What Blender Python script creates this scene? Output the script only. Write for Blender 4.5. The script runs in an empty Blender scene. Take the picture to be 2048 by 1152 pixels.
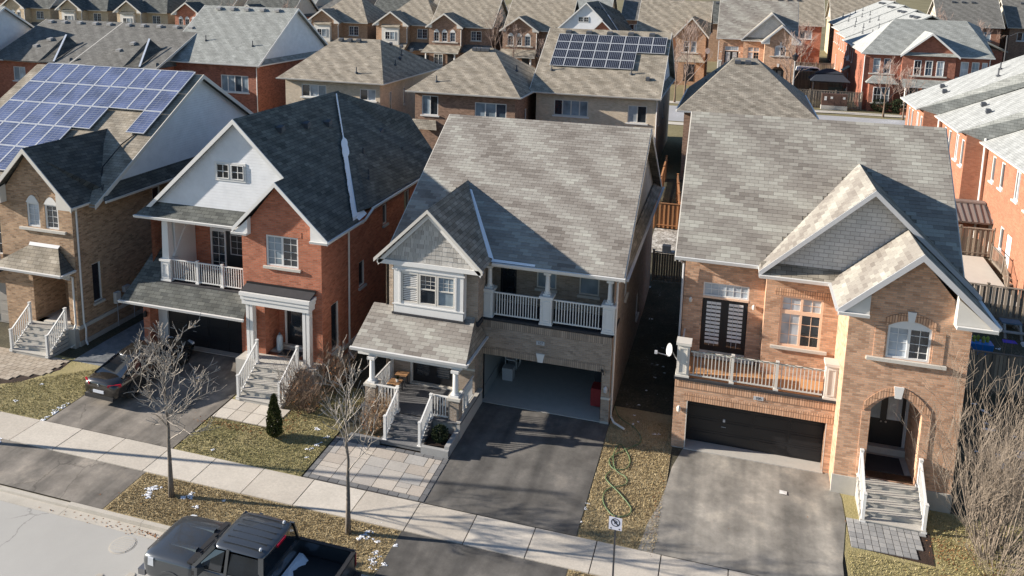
import bpy, math, random
from mathutils import Vector
rad = math.radians
V = Vector
sc = bpy.context.scene
col = sc.collection
rng = random.Random(7)

# ---------------------------------------------------------------- camera
CAM = V((9.102, -29.21, 17.16))
YAW, PITCH, ROLL, FPX, PPX, PPY = -0.289, -0.176, 0.021, 1619.7, 992.7, 240.0
fw = V((math.sin(YAW)*math.cos(PITCH), math.cos(YAW)*math.cos(PITCH), math.sin(PITCH)))
rt = V((math.cos(YAW), -math.sin(YAW), 0)); up = rt.cross(fw)
rt, up = math.cos(ROLL)*rt+math.sin(ROLL)*up, -math.sin(ROLL)*rt+math.cos(ROLL)*up
cd = bpy.data.cameras.new('camera'); cam = bpy.data.objects.new('camera', cd); col.objects.link(cam)
from mathutils import Matrix
cam.matrix_world = Matrix.Translation(CAM) @ Matrix((rt, up, -fw)).transposed().to_4x4()
cd.sensor_width = 36; cd.lens = FPX/2048*36
cd.shift_x = (1024-PPX)/2048; cd.shift_y = -(576-PPY)/2048
cd.clip_start = .5; cd.clip_end = 2000
sc.camera = cam

# ---------------------------------------------------------------- sky and sun
SUN_EL, SUN_AZ = 19.5, 10.0          # light travels towards +x and a little +y
sd = V((math.cos(rad(SUN_EL))*math.cos(rad(SUN_AZ)), math.cos(rad(SUN_EL))*math.sin(rad(SUN_AZ)), -math.sin(rad(SUN_EL))))
w = bpy.data.worlds.new('World'); sc.world = w; w.use_nodes = True
nt = w.node_tree; nt.nodes.clear()
sky = nt.nodes.new('ShaderNodeTexSky'); sky.sky_type = 'NISHITA'; sky.sun_disc = False
sky.sun_elevation = rad(SUN_EL); sky.sun_rotation = math.atan2(-sd.x, -sd.y)
sky.altitude = 200; sky.air_density = 1.0; sky.dust_density = .3; sky.ozone_density = 3.0
bg = nt.nodes.new('ShaderNodeBackground'); bg.inputs[1].default_value = .07
wo = nt.nodes.new('ShaderNodeOutputWorld')
nt.links.new(sky.outputs[0], bg.inputs[0]); nt.links.new(bg.outputs[0], wo.inputs[0])
sl = bpy.data.lights.new('sun', 'SUN'); sl.energy = 5.0; sl.angle = rad(.6); sl.color = (1, .915, .8)
so = bpy.data.objects.new('sun', sl); col.objects.link(so); so.location = (-60, -10, 40)
so.rotation_euler = sd.to_track_quat('-Z', 'Y').to_euler()
sc.view_settings.view_transform = 'Standard'; sc.view_settings.look = 'None'
sc.view_settings.gamma = 1; sc.view_settings.use_curve_mapping = False
sc.view_settings.exposure = 1.2
sc.cycles.max_bounces = 6; sc.cycles.diffuse_bounces = 3; sc.cycles.glossy_bounces = 3; sc.cycles.transmission_bounces = 4
sc.cycles.transparent_max_bounces = 6

# ---------------------------------------------------------------- materials
def newmat(name):
    m = bpy.data.materials.new(name); m.use_nodes = True
    n = m.node_tree.nodes; n.clear()
    o = n.new('ShaderNodeOutputMaterial'); b = n.new('ShaderNodeBsdfPrincipled')
    m.node_tree.links.new(b.outputs[0], o.inputs[0])
    return m, m.node_tree, b
def rgb(c): return (c[0], c[1], c[2], 1)
def noise(t, scale, detail=4, rough=.55, vec=None, dim='3D'):
    n = t.nodes.new('ShaderNodeTexNoise'); n.inputs['Scale'].default_value = scale
    n.inputs['Detail'].default_value = detail; n.inputs['Roughness'].default_value = rough
    if vec is not None: t.links.new(vec, n.inputs['Vector'])
    return n
def ramp(t, fac, stops):
    r = t.nodes.new('ShaderNodeValToRGB'); e = r.color_ramp.elements
    while len(e) < len(stops): e.new(.5)
    for i, (p, c) in enumerate(stops): e[i].position = p; e[i].color = rgb(c)
    t.links.new(fac, r.inputs[0]); return r
def mix(t, mode, fac, a, b):
    m = t.nodes.new('ShaderNodeMix'); m.data_type = 'RGBA'; m.blend_type = mode
    for s, v in ((m.inputs[0], fac), (m.inputs[6], a), (m.inputs[7], b)):
        if hasattr(v, 'is_output') or hasattr(v, 'links'): t.links.new(v, s)
        elif isinstance(v, (int, float)): s.default_value = v
        else: s.default_value = rgb(v)
    return m.outputs[2]
def bump(t, b, h, strength, dist):
    n = t.nodes.new('ShaderNodeBump'); n.inputs['Strength'].default_value = strength; n.inputs['Distance'].default_value = dist
    t.links.new(h, n.inputs['Height']); t.links.new(n.outputs[0], b.inputs['Normal'])
def uvn(t): return t.nodes.new('ShaderNodeUVMap').outputs[0]
def objc(t): return t.nodes.new('ShaderNodeTexCoord').outputs['Object']
def geop(t): return t.nodes.new('ShaderNodeNewGeometry').outputs['Position']

def m_plain(name, c, rough=.6, var=.12, scale=3., metal=0, spec=.4, bmp=0):
    m, t, b = newmat(name)
    n = noise(t, scale, 5, .6, geop(t))
    n2 = noise(t, scale*9, 3, .6, geop(t))
    f = mix(t, 'MIX', .4, n.outputs[0], n2.outputs[0])
    r = ramp(t, f, [(.25, [x*(1-var) for x in c]), (.75, [min(1, x*(1+var)) for x in c])])
    t.links.new(r.outputs[0], b.inputs[0]); b.inputs['Roughness'].default_value = rough
    b.inputs['Metallic'].default_value = metal; b.inputs['Specular IOR Level'].default_value = spec
    if bmp: bump(t, b, n2.outputs[0], bmp, .01)
    return m
def m_brick(name, c1, c2, mortar, bw=.225, bh=.076, ms=.011, soldier=False, dark=.25, swap=False):
    m, t, b = newmat(name); uv = uvn(t)
    if soldier:
        mp = t.nodes.new('ShaderNodeMapping'); mp.inputs['Rotation'].default_value = (0, 0, rad(90)); t.links.new(uv, mp.inputs[0]); uvv = mp.outputs[0]
    else: uvv = uv
    k = t.nodes.new('ShaderNodeTexBrick'); t.links.new(uvv, k.inputs['Vector'])
    k.inputs['Scale'].default_value = 1; k.inputs['Brick Width'].default_value = bw; k.inputs['Row Height'].default_value = bh
    k.inputs['Mortar Size'].default_value = ms; k.inputs['Mortar Smooth'].default_value = .3; k.inputs['Bias'].default_value = 0
    k.offset = 0 if soldier else .5
    k.inputs['Color1'].default_value = rgb(c1); k.inputs['Color2'].default_value = rgb(c2); k.inputs['Mortar'].default_value = rgb(mortar)
    # second, independent colour draw per brick (blends in a darker burn)
    k2 = t.nodes.new('ShaderNodeTexBrick'); t.links.new(uvv, k2.inputs['Vector'])
    for q in ('Brick Width', 'Row Height'): k2.inputs[q].default_value = k.inputs[q].default_value
    k2.inputs['Scale'].default_value = 1; k2.inputs['Mortar Size'].default_value = 0; k2.offset = k.offset; k2.squash = 1.0
    k2.inputs['Color1'].default_value = (1, 1, 1, 1); k2.inputs['Color2'].default_value = (1-dark*1.6,)*3+(1,); k2.inputs['Bias'].default_value = -.35
    mp2 = t.nodes.new('ShaderNodeMapping'); mp2.inputs['Location'].default_value = (bw*34, bh*58, 0); t.links.new(uvv, mp2.inputs[0]); t.links.new(mp2.outputs[0], k2.inputs['Vector'])
    n = noise(t, 1.3, 5, .65, uv); n2 = noise(t, 45, 2, .5, uv)
    c = mix(t, 'MULTIPLY', 1, k.outputs[0], k2.outputs[0])
    c = mix(t, 'MULTIPLY', 1, c, ramp(t, n.outputs[0], [(.25, (.8, .8, .8)), (.75, (1.12, 1.1, 1.08))]).outputs[0])
    c = mix(t, 'MULTIPLY', 1, c, ramp(t, n2.outputs[0], [(.3, (.84, .84, .84)), (.7, (1.1, 1.1, 1.1))]).outputs[0])
    t.links.new(c, b.inputs[0]); b.inputs['Roughness'].default_value = .85; b.inputs['Specular IOR Level'].default_value = .2
    inv = t.nodes.new('ShaderNodeMath'); inv.operation = 'MULTIPLY_ADD'; inv.inputs[1].default_value = -1; inv.inputs[2].default_value = 1; t.links.new(k.outputs['Fac'], inv.inputs[0])
    ad = t.nodes.new('ShaderNodeMath'); ad.operation = 'MULTIPLY_ADD'; ad.inputs[1].default_value = .35; t.links.new(n2.outputs[0], ad.inputs[0]); t.links.new(inv.outputs[0], ad.inputs[2])
    bump(t, b, ad.outputs[0], .55, .012)
    return m
def m_shingle(name, c1, c2, c3=None, tw=.36, th=.165, contrast=1., blotch=.5, gap=.35):
    """asphalt shingles laid out in metres on the roof's own UV"""
    m, t, b = newmat(name); uv = uvn(t)
    def bk(loc, a, d, bias=0, ms=0):
        mp = t.nodes.new('ShaderNodeMapping'); mp.inputs['Location'].default_value = loc; t.links.new(uv, mp.inputs[0])
        k = t.nodes.new('ShaderNodeTexBrick'); t.links.new(mp.outputs[0], k.inputs['Vector'])
        k.inputs['Scale'].default_value = 1; k.inputs['Brick Width'].default_value = tw; k.inputs['Row Height'].default_value = th
        k.inputs['Mortar Size'].default_value = ms; k.inputs['Mortar Smooth'].default_value = .2; k.inputs['Bias'].default_value = bias
        k.inputs['Color1'].default_value = rgb(a); k.inputs['Color2'].default_value = rgb(d); k.inputs['Mortar'].default_value = rgb([x*gap for x in c1])
        return k
    k = bk((0, 0, 0), c1, c2, 0, .007)
    lo = [1-.28*contrast]*3
    k2 = bk((tw*31, th*44, 0), (1, 1, 1), lo, -.1)
    n = noise(t, .7, 4, .6, uv); n2 = noise(t, 60, 2, .6, uv)
    wv = t.nodes.new('ShaderNodeTexWave'); wv.wave_type = 'BANDS'; wv.bands_direction = 'DIAGONAL'; wv.inputs['Scale'].default_value = .42
    wv.inputs['Distortion'].default_value = 4.5; wv.inputs['Detail'].default_value = 2; wv.inputs['Detail Scale'].default_value = 1.2; t.links.new(uv, wv.inputs[0])
    c = mix(t, 'MULTIPLY', 1, k.outputs[0], k2.outputs[0])
    q = [1-.3*blotch]*3; p = [1+.22*blotch]*3
    c = mix(t, 'MULTIPLY', 1, c, ramp(t, wv.outputs[0], [(.1, q), (.9, [1+.06*blotch]*3)]).outputs[0])
    c = mix(t, 'MULTIPLY', 1, c, ramp(t, n.outputs[0], [(.25, q), (.75, p)]).outputs[0])
    c = mix(t, 'MULTIPLY', 1, c, ramp(t, n2.outputs[0], [(.3, (.8, .8, .8)), (.7, (1.15, 1.15, 1.15))]).outputs[0])
    t.links.new(c, b.inputs[0]); b.inputs['Roughness'].default_value = .95; b.inputs['Specular IOR Level'].default_value = .15
    # course step: every course rises towards its lower edge
    sp = t.nodes.new('ShaderNodeSeparateXYZ'); t.links.new(uv, sp.inputs[0])
    md = t.nodes.new('ShaderNodeMath'); md.operation = 'MODULO'; md.inputs[1].default_value = th; t.links.new(sp.outputs[1], md.inputs[0])
    dv = t.nodes.new('ShaderNodeMath'); dv.operation = 'MULTIPLY_ADD'; dv.inputs[1].default_value = -1/th; dv.inputs[2].default_value = 1; t.links.new(md.outputs[0], dv.inputs[0])
    ad = t.nodes.new('ShaderNodeMath'); ad.operation = 'MULTIPLY_ADD'; ad.inputs[1].default_value = .3; t.links.new(n2.outputs[0], ad.inputs[0]); t.links.new(dv.outputs[0], ad.inputs[2])
    bump(t, b, ad.outputs[0], .5, .012)
    return m
def m_tab(name, stops):
    """material of shingle pieces that are real geometry: colour from each piece's own tint"""
    m, t, b = newmat(name)
    a = t.nodes.new('ShaderNodeAttribute'); a.attribute_name = 'tint'
    n2 = noise(t, 70, 2, .6, geop(t)); n = noise(t, .55, 4, .6, geop(t))
    f = t.nodes.new('ShaderNodeMath'); f.operation = 'MULTIPLY_ADD'; f.inputs[1].default_value = .5; f.inputs[2].default_value = -.25; t.links.new(n.outputs[0], f.inputs[0])
    s = t.nodes.new('ShaderNodeMath'); s.operation = 'ADD'; t.links.new(a.outputs['Fac'], s.inputs[0]); t.links.new(f.outputs[0], s.inputs[1])
    r = ramp(t, s.outputs[0], stops)
    c = mix(t, 'MULTIPLY', 1, r.outputs[0], ramp(t, n2.outputs[0], [(.3, (.82, .82, .82)), (.7, (1.14, 1.14, 1.14))]).outputs[0])
    t.links.new(c, b.inputs[0]); b.inputs['Roughness'].default_value = .95; b.inputs['Specular IOR Level'].default_value = .15
    bump(t, b, n2.outputs[0], .3, .006)
    return m
def m_siding(name, c, ph=.13):
    m, t, b = newmat(name); uv = uvn(t)
    sp = t.nodes.new('ShaderNodeSeparateXYZ'); t.links.new(uv, sp.inputs[0])
    md = t.nodes.new('ShaderNodeMath'); md.operation = 'MODULO'; md.inputs[1].default_value = ph; t.links.new(sp.outputs[1], md.inputs[0])
    dv = t.nodes.new('ShaderNodeMath'); dv.operation = 'MULTIPLY_ADD'; dv.inputs[1].default_value = -1/ph; dv.inputs[2].default_value = 1; t.links.new(md.outputs[0], dv.inputs[0])
    n = noise(t, 1.5, 4, .6, uv)
    c1 = mix(t, 'MULTIPLY', 1, c, ramp(t, n.outputs[0], [(.3, (.9, .9, .9)), (.7, (1.05, 1.05, 1.05))]).outputs[0])
    t.links.new(c1, b.inputs[0]); b.inputs['Roughness'].default_value = .55; b.inputs['Specular IOR Level'].default_value = .3
    bump(t, b, dv.outputs[0], .8, .02)
    return m
def m_glass(name, c, rough=.06, spec=.7):
    m, t, b = newmat(name)
    n = noise(t, 1.2, 3, .5, geop(t))
    r = ramp(t, n.outputs[0], [(.3, [x*.6 for x in c]), (.7, [x*1.4 for x in c])])
    t.links.new(r.outputs[0], b.inputs[0]); b.inputs['Roughness'].default_value = rough; b.inputs['Specular IOR Level'].default_value = spec
    b.inputs['Coat Weight'].default_value = .6; b.inputs['Coat Roughness'].default_value = .03
    bump(t, b, n.outputs[0], .06, .02)
    return m
def m_wood(name, c1, c2):
    m, t, b = newmat(name)
    mp = t.nodes.new('ShaderNodeMapping'); mp.inputs['Scale'].default_value = (9, 9, .8); t.links.new(geop(t), mp.inputs[0])
    n = noise(t, 2.2, 6, .6, mp.outputs[0])
    oi = t.nodes.new('ShaderNodeObjectInfo')
    c = mix(t, 'MIX', n.outputs[0], c1, c2)
    c = mix(t, 'MULTIPLY', 1, c, ramp(t, oi.outputs['Random'], [(0, (.62, .62, .62)), (1, (1.3, 1.28, 1.22))]).outputs[0])
    t.links.new(c, b.inputs[0]); b.inputs['Roughness'].default_value = .85
    bump(t, b, n.outputs[0], .3, .01)
    return m
def m_ground(name, stops, scale=.8, fine=26, rough=.95, bmp=.4, bd=.02, mixf=.5, extra=None, spec=.2):
    m, t, b = newmat(name); p = geop(t)
    n = noise(t, scale, 6, .6, p); n2 = noise(t, fine, 4, .65, p)
    f = mix(t, 'MIX', mixf, n.outputs[0], n2.outputs[0])
    r = ramp(t, f, stops); c = r.outputs[0]
    if extra: c = extra(t, p, c)
    t.links.new(c, b.inputs[0]); b.inputs['Roughness'].default_value = rough; b.inputs['Specular IOR Level'].default_value = spec
    bump(t, b, n2.outputs[0], bmp, bd)
    return m
def m_tinted(name, stops, rough=.9, scale=18, bmp=.2):
    """pieces (slabs, pavers): each object draws its own tone"""
    m, t, b = newmat(name)
    oi = t.nodes.new('ShaderNodeObjectInfo'); p = geop(t)
    n = noise(t, scale, 5, .65, p); n1 = noise(t, .9, 4, .6, p)
    r = ramp(t, oi.outputs['Random'], stops)
    c = mix(t, 'MULTIPLY', 1, r.outputs[0], ramp(t, n.outputs[0], [(.25, (.84, .84, .84)), (.75, (1.12, 1.12, 1.12))]).outputs[0])
    c = mix(t, 'MULTIPLY', 1, c, ramp(t, n1.outputs[0], [(.25, (.88, .88, .88)), (.75, (1.08, 1.08, 1.08))]).outputs[0])
    t.links.new(c, b.inputs[0]); b.inputs['Roughness'].default_value = rough; b.inputs['Specular IOR Level'].default_value = .25
    bump(t, b, n.outputs[0], bmp, .006)
    return m

MT = {}
MT['white'] = m_plain('white_trim', (.66, .65, .63), .45, .05)
MT['offwhite'] = m_plain('cream_trim', (.58, .55, .5), .5, .05)
MT['greytrim'] = m_plain('grey_trim', (.44, .44, .45), .5, .05)
MT['soffit'] = m_plain('soffit', (.42, .39, .35), .6, .06)
MT['black'] = m_plain('black_paint', (.015, .015, .017), .4, .2)
MT['membrane'] = m_plain('black_membrane', (.03, .03, .034), .8, .3)
MT['stone'] = m_plain('cast_stone', (.5, .47, .42), .85, .1, 8, bmp=.2)
MT['stucco'] = m_plain('stucco', (.72, .5, .36), .9, .08, 10, bmp=.3)
MT['concrete'] = m_plain('concrete', (.4, .38, .345), .9, .12, 4, bmp=.2)
MT['darkmetal'] = m_plain('dark_metal', (.05, .05, .055), .5, .2)
MT['vent'] = m_plain('roof_vent', (.06, .065, .075), .6, .25)
MT['ventlight'] = m_plain('roof_vent_grey', (.3, .29, .28), .5, .2)
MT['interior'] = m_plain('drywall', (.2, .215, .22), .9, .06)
MT['glass'] = m_glass('window_glass', (.022, .028, .035))
MT['glassb'] = m_glass('window_glass_blue', (.06, .085, .11))
MT['curtain'] = m_glass('curtained_glass', (.36, .4, .44), .35, .5)
MT['shade'] = m_glass('shaded_glass', (.2, .25, .29), .3, .5)
MT['snow'] = m_plain('snow', (.78, .8, .84), .7, .06, 12, bmp=.4)
MT['garagegrey'] = m_plain('garage_door_grey', (.33, .31, .28), .5, .05)
MT['brick_c'] = m_brick('taupe_brick', (.30, .235, .18), (.40, .32, .25), (.36, .32, .28), dark=.18)
MT['sold_c'] = m_brick('taupe_soldier', (.31, .245, .19), (.41, .33, .26), (.2, .17, .145), .3, .082, .012, True, .15)
MT['brick_r'] = m_brick('orange_brick', (.56, .31, .19), (.68, .42, .275), (.5, .37, .28), dark=.3)
MT['sold_r'] = m_brick('orange_soldier', (.58, .33, .2), (.7, .44, .29), (.25, .15, .1), .3, .082, .012, True, .2)
MT['brick_l1'] = m_brick('red_brick', (.47, .145, .08), (.56, .2, .115), (.38, .22, .16), dark=.25)
MT['brick_l2'] = m_brick('tan_brick', (.40, .24, .14), (.52, .34, .21), (.4, .32, .24), dark=.35)
MT['brick_b'] = m_brick('brown_brick', (.27, .15, .1), (.36, .21, .145), (.3, .23, .18), dark=.3)
MT['brick_buff'] = m_brick('buff_brick', (.56, .46, .34), (.64, .54, .42), (.58, .5, .4), dark=.12)
MT['brick_red2'] = m_brick('dark_red_brick', (.33, .1, .06), (.42, .15, .095), (.28, .17, .13), dark=.3)
MT['brick_t1'] = m_brick('salmon_brick', (.36, .14, .08), (.42, .18, .105), (.33, .2, .145), dark=.15)
MT['roof_c'] = m_shingle('weathered_shingle', (.245, .215, .175), (.36, .325, .27), blotch=.6)
MT['roof_l1'] = m_shingle('slate_grey_shingle', (.10, .105, .1), (.165, .17, .155), blotch=.6)
MT['roof_l2'] = m_shingle('charcoal_shingle', (.085, .085, .08), (.14, .135, .12), blotch=.5)
MT['roof_g'] = m_shingle('pale_grey_shingle', (.27, .28, .265), (.35, .36, .34), contrast=.6, blotch=.45)
MT['roof_t'] = m_shingle('light_grey_shingle', (.36, .37, .36), (.43, .44, .43), contrast=.35, blotch=.35)
MT['roof_d'] = m_shingle('dark_grey_shingle', (.15, .145, .135), (.205, .2, .185), contrast=.6, blotch=.5)
MT['roof_b'] = m_shingle('tan_shingle', (.29, .25, .195), (.39, .345, .28), contrast=.8, blotch=.7)
MT['tab_c'] = m_tab('shingle_pieces', [(0, (.165, .145, .128)), (.35, (.235, .212, .188)), (.65, (.30, .28, .25)), (1, (.39, .38, .335))])
MT['tab_r'] = m_tab('shingle_pieces_grey', [(0, (.165, .147, .13)), (.35, (.235, .214, .19)), (.65, (.295, .278, .245)), (1, (.385, .375, .33))])
MT['siding_w'] = m_siding('white_siding', (.66, .67, .69))
MT['siding_g'] = m_brick('grey_shake_siding', (.5, .49, .48), (.56, .55, .54), (.33, .32, .31), .32, .15, .012, dark=.06)
MT['siding_b'] = m_siding('beige_siding', (.5, .44, .36), .12)
MT['wood_o'] = m_wood('cedar_fence', (.42, .2, .085), (.28, .12, .05))
MT['wood_g'] = m_wood('weathered_fence', (.30, .25, .2), (.18, .145, .115))
MT['wood_p'] = m_wood('pressure_treated', (.36, .27, .17), (.24, .17, .1))
MT['wood_t'] = m_wood('teak', (.45, .25, .12), (.36, .19, .09))
MT['kerb'] = m_ground('kerb_concrete', [(.3, (.36, .33, .28)), (.7, (.52, .48, .42))], 1.5, 30, bmp=.2)

# ---------------------------------------------------------------- objects
OFF = {}
def link(o, parent):
    col.objects.link(o)
    if parent is not None: o.parent = parent
    return o
def root(name, loc, label, cat, group=None):
    o = bpy.data.objects.new(name, None); o.empty_display_size = .3; col.objects.link(o)
    o.location = loc; OFF[o.name] = V(loc); o['label'] = label; o['category'] = cat
    if group: o['group'] = group
    return o
def tag(o, label=None, cat=None, group=None, kind=None):
    for k, v in (('label', label), ('category', cat), ('group', group), ('kind', kind)):
        if v: o[k] = v
    return o
def off(p): return OFF[p.name] if p is not None and p.name in OFF else V((0, 0, 0))
def auto_uv(me):
    uv = me.uv_layers.new(name='UVMap'); d = uv.data; vs = me.vertices
    for p in me.polygons:
        n = p.normal
        if abs(n.z) > .999: t = V((1, 0, 0)); s = V((0, 1, 0))
        else:
            t = V((-n.y, n.x, 0)); t.normalize(); s = n.cross(t)
        for li, vi in zip(p.loop_indices, p.vertices):
            c = vs[vi].co; d[li].uv = (c.dot(t), c.dot(s))
def mesh(name, v, f, mat, uv=True, smooth=False):
    me = bpy.data.meshes.new(name); me.from_pydata([tuple(x) for x in v], [], f); me.update()
    if uv: auto_uv(me)
    if isinstance(mat, (list, tuple)):
        for m in mat: me.materials.append(MT[m])
    else: me.materials.append(MT[mat] if isinstance(mat, str) else mat)
    if smooth:
        for p in me.polygons: p.use_smooth = True
    return me
def put(name, me, parent, loc=(0, 0, 0), rot=None):
    """object for mesh data given in coordinates around loc (world)"""
    o = bpy.data.objects.new(name, me); link(o, parent)
    o.location = V(loc)-off(parent)
    if rot: o.rotation_euler = rot
    OFF[o.name] = V(loc)
    return o
class G:
    """collects shapes in world coordinates; build() makes ONE mesh object"""
    def __init__(s): s.v = []; s.f = []
    def add(s, vs, fs):
        b = len(s.v); s.v += [V(x) for x in vs]; s.f += [tuple(b+i for i in f) for f in fs]; return s
    def poly(s, pts): return s.add(pts, [tuple(range(len(pts)))])
    def hexa(s, a, b): # two quads bottom a, top b
        return s.add(list(a)+list(b), [(3, 2, 1, 0), (4, 5, 6, 7), (0, 1, 5, 4), (1, 2, 6, 5), (2, 3, 7, 6), (3, 0, 4, 7)])
    def box(s, x0, x1, y0, y1, z0, z1):
        return s.hexa([(x0, y0, z0), (x1, y0, z0), (x1, y1, z0), (x0, y1, z0)], [(x0, y0, z1), (x1, y0, z1), (x1, y1, z1), (x0, y1, z1)])
    def slab(s, pts, th):
        """polygon given counter-clockwise seen from outside, thickened inwards by th"""
        pts = [V(p) for p in pts]; n = V((0, 0, 0))
        for i in range(len(pts)): n += (pts[i]-pts[0]).cross(pts[(i+1) % len(pts)]-pts[0])
        n.normalize(); q = [p-n*th for p in pts]; k = len(pts)
        fs = [tuple(range(k)), tuple(range(2*k-1, k-1, -1))]+[(i, i+k, (i+1) % k+k, (i+1) % k) for i in range(k)]
        fs[2:] = [(i, k+i, k+(i+1) % k, (i+1) % k) for i in range(k)]
        return s.add(pts+q, fs)
    def beam(s, a, b, w, h, upv=(0, 0, 1)):
        a, b = V(a), V(b); d = (b-a).normalized(); u = V(upv); sd_ = d.cross(u)
        if sd_.length < 1e-4: sd_ = d.cross(V((1, 0, 0)))
        sd_.normalize(); u = sd_.cross(d)
        r = [(-1, -1), (1, -1), (1, 1), (-1, 1)]
        A = [a+sd_*w/2*i+u*h/2*j for i, j in r]; B = [b+sd_*w/2*i+u*h/2*j for i, j in r]
        return s.add(A+B, [(0, 1, 2, 3), (7, 6, 5, 4), (0, 4, 5, 1), (1, 5, 6, 2), (2, 6, 7, 3), (3, 7, 4, 0)])
    def tube(s, pts, rs, n=8, cap=True):
        pts = [V(p) for p in pts]
        if not hasattr(rs, '__len__'): rs = [rs]*len(pts)
        b = len(s.v); ref = V((.3, .8, .52))
        for i, p in enumerate(pts):
            d = (pts[min(i+1, len(pts)-1)]-pts[max(i-1, 0)]).normalized()
            x = d.cross(ref).normalized(); y = d.cross(x)
            for k in range(n):
                a = 2*math.pi*k/n; s.v.append(p+(x*math.cos(a)+y*math.sin(a))*rs[i])
        for i in range(len(pts)-1):
            for k in range(n):
                s.f.append((b+i*n+k, b+i*n+(k+1) % n, b+(i+1)*n+(k+1) % n, b+(i+1)*n+k))
        if cap:
            s.f.append(tuple(b+k for k in range(n))[::-1]); s.f.append(tuple(b+(len(pts)-1)*n+k for k in range(n)))
        return s
    def lathe(s, c, prof, n=16):
        c = V(c); b = len(s.v)
        for r, z in prof:
            for k in range(n):
                a = 2*math.pi*k/n; s.v.append(c+V((r*math.cos(a), r*math.sin(a), z)))
        for i in range(len(prof)-1):
            for k in range(n):
                s.f.append((b+i*n+k, b+i*n+(k+1) % n, b+(i+1)*n+(k+1) % n, b+(i+1)*n+k))
        s.f.append(tuple(b+k for k in range(n))[::-1]); s.f.append(tuple(b+(len(prof)-1)*n+k for k in range(n)))
        return s
    def build(s, name, mat, parent=None, smooth=False, origin=None):
        o_ = V(origin) if origin is not None else off(parent)
        me = mesh(name, [p-o_ for p in s.v], s.f, mat, True, smooth)
        o = bpy.data.objects.new(name, me); link(o, parent); o.location = o_-off(parent); OFF[o.name] = o_
        return o
def copy_tree(o, parent=None, delta=V((0, 0, 0)), swap=None):
    c = o.copy(); col.objects.link(c); c.parent = parent
    if parent is None: c.location = o.location+delta; OFF[c.name] = c.location.copy()
    if swap and c.type == 'MESH' and c.data.materials and c.data.materials[0] and c.data.materials[0].name in swap:
        c.data = c.data.copy(); c.data.materials[0] = swap[c.data.materials[0].name]
    for ch in o.children: copy_tree(ch, c, swap=swap)
    return c

class W:
    """frame of a vertical wall from P0 to P1 (left to right seen from outside)"""
    def __init__(s, p0, p1):
        s.p = V((p0[0], p0[1], 0)); d = V((p1[0]-p0[0], p1[1]-p0[1], 0)); s.L = d.length; s.d = d/s.L; s.n = V((s.d.y, -s.d.x, 0))
    def pt(s, u, z, o=0): return s.p+s.d*u+s.n*o+V((0, 0, z))
    def box(s, g, u0, u1, z0, z1, o0, o1):
        if o0 > o1: o0, o1 = o1, o0
        g.hexa([s.pt(u0, z0, o1), s.pt(u1, z0, o1), s.pt(u1, z0, o0), s.pt(u0, z0, o0)], [s.pt(u0, z1, o1), s.pt(u1, z1, o1), s.pt(u1, z1, o0), s.pt(u0, z1, o0)])
    def wall(s, parent, mat, z0, z1, ops=(), dep=.11, top=None, name='wall'):
        g = G(); us = sorted({0, s.L}|{o[0] for o in ops}|{o[1] for o in ops}); zs = sorted({z0, z1}|{o[2] for o in ops}|{o[3] for o in ops})
        us = [u for u in us if -1e-6 <= u <= s.L+1e-6]; zs = [z for z in zs if z0-1e-6 <= z <= z1+1e-6]
        for i in range(len(us)-1):
            for j in range(len(zs)-1):
                cu, cz = (us[i]+us[i+1])/2, (zs[j]+zs[j+1])/2
                if any(o[0] < cu < o[1] and o[2] < cz < o[3] for o in ops): continue
                g.poly([s.pt(us[i], zs[j]), s.pt(us[i+1], zs[j]), s.pt(us[i+1], zs[j+1]), s.pt(us[i], zs[j+1])])
        for o in ops:
            a, b, c, d = o[:4]; e = o[4] if len(o) > 4 else dep
            A = [s.pt(a, c), s.pt(b, c), s.pt(b, d), s.pt(a, d)]; B = [s.pt(a, c, -e), s.pt(b, c, -e), s.pt(b, d, -e), s.pt(a, d, -e)]
            for i in range(4): j = (i+1) % 4; g.poly([A[j], A[i], B[i], B[j]])
        if top: g.poly([s.pt(u, z) for u, z in top])
        return g.build(name, mat, parent)
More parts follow.
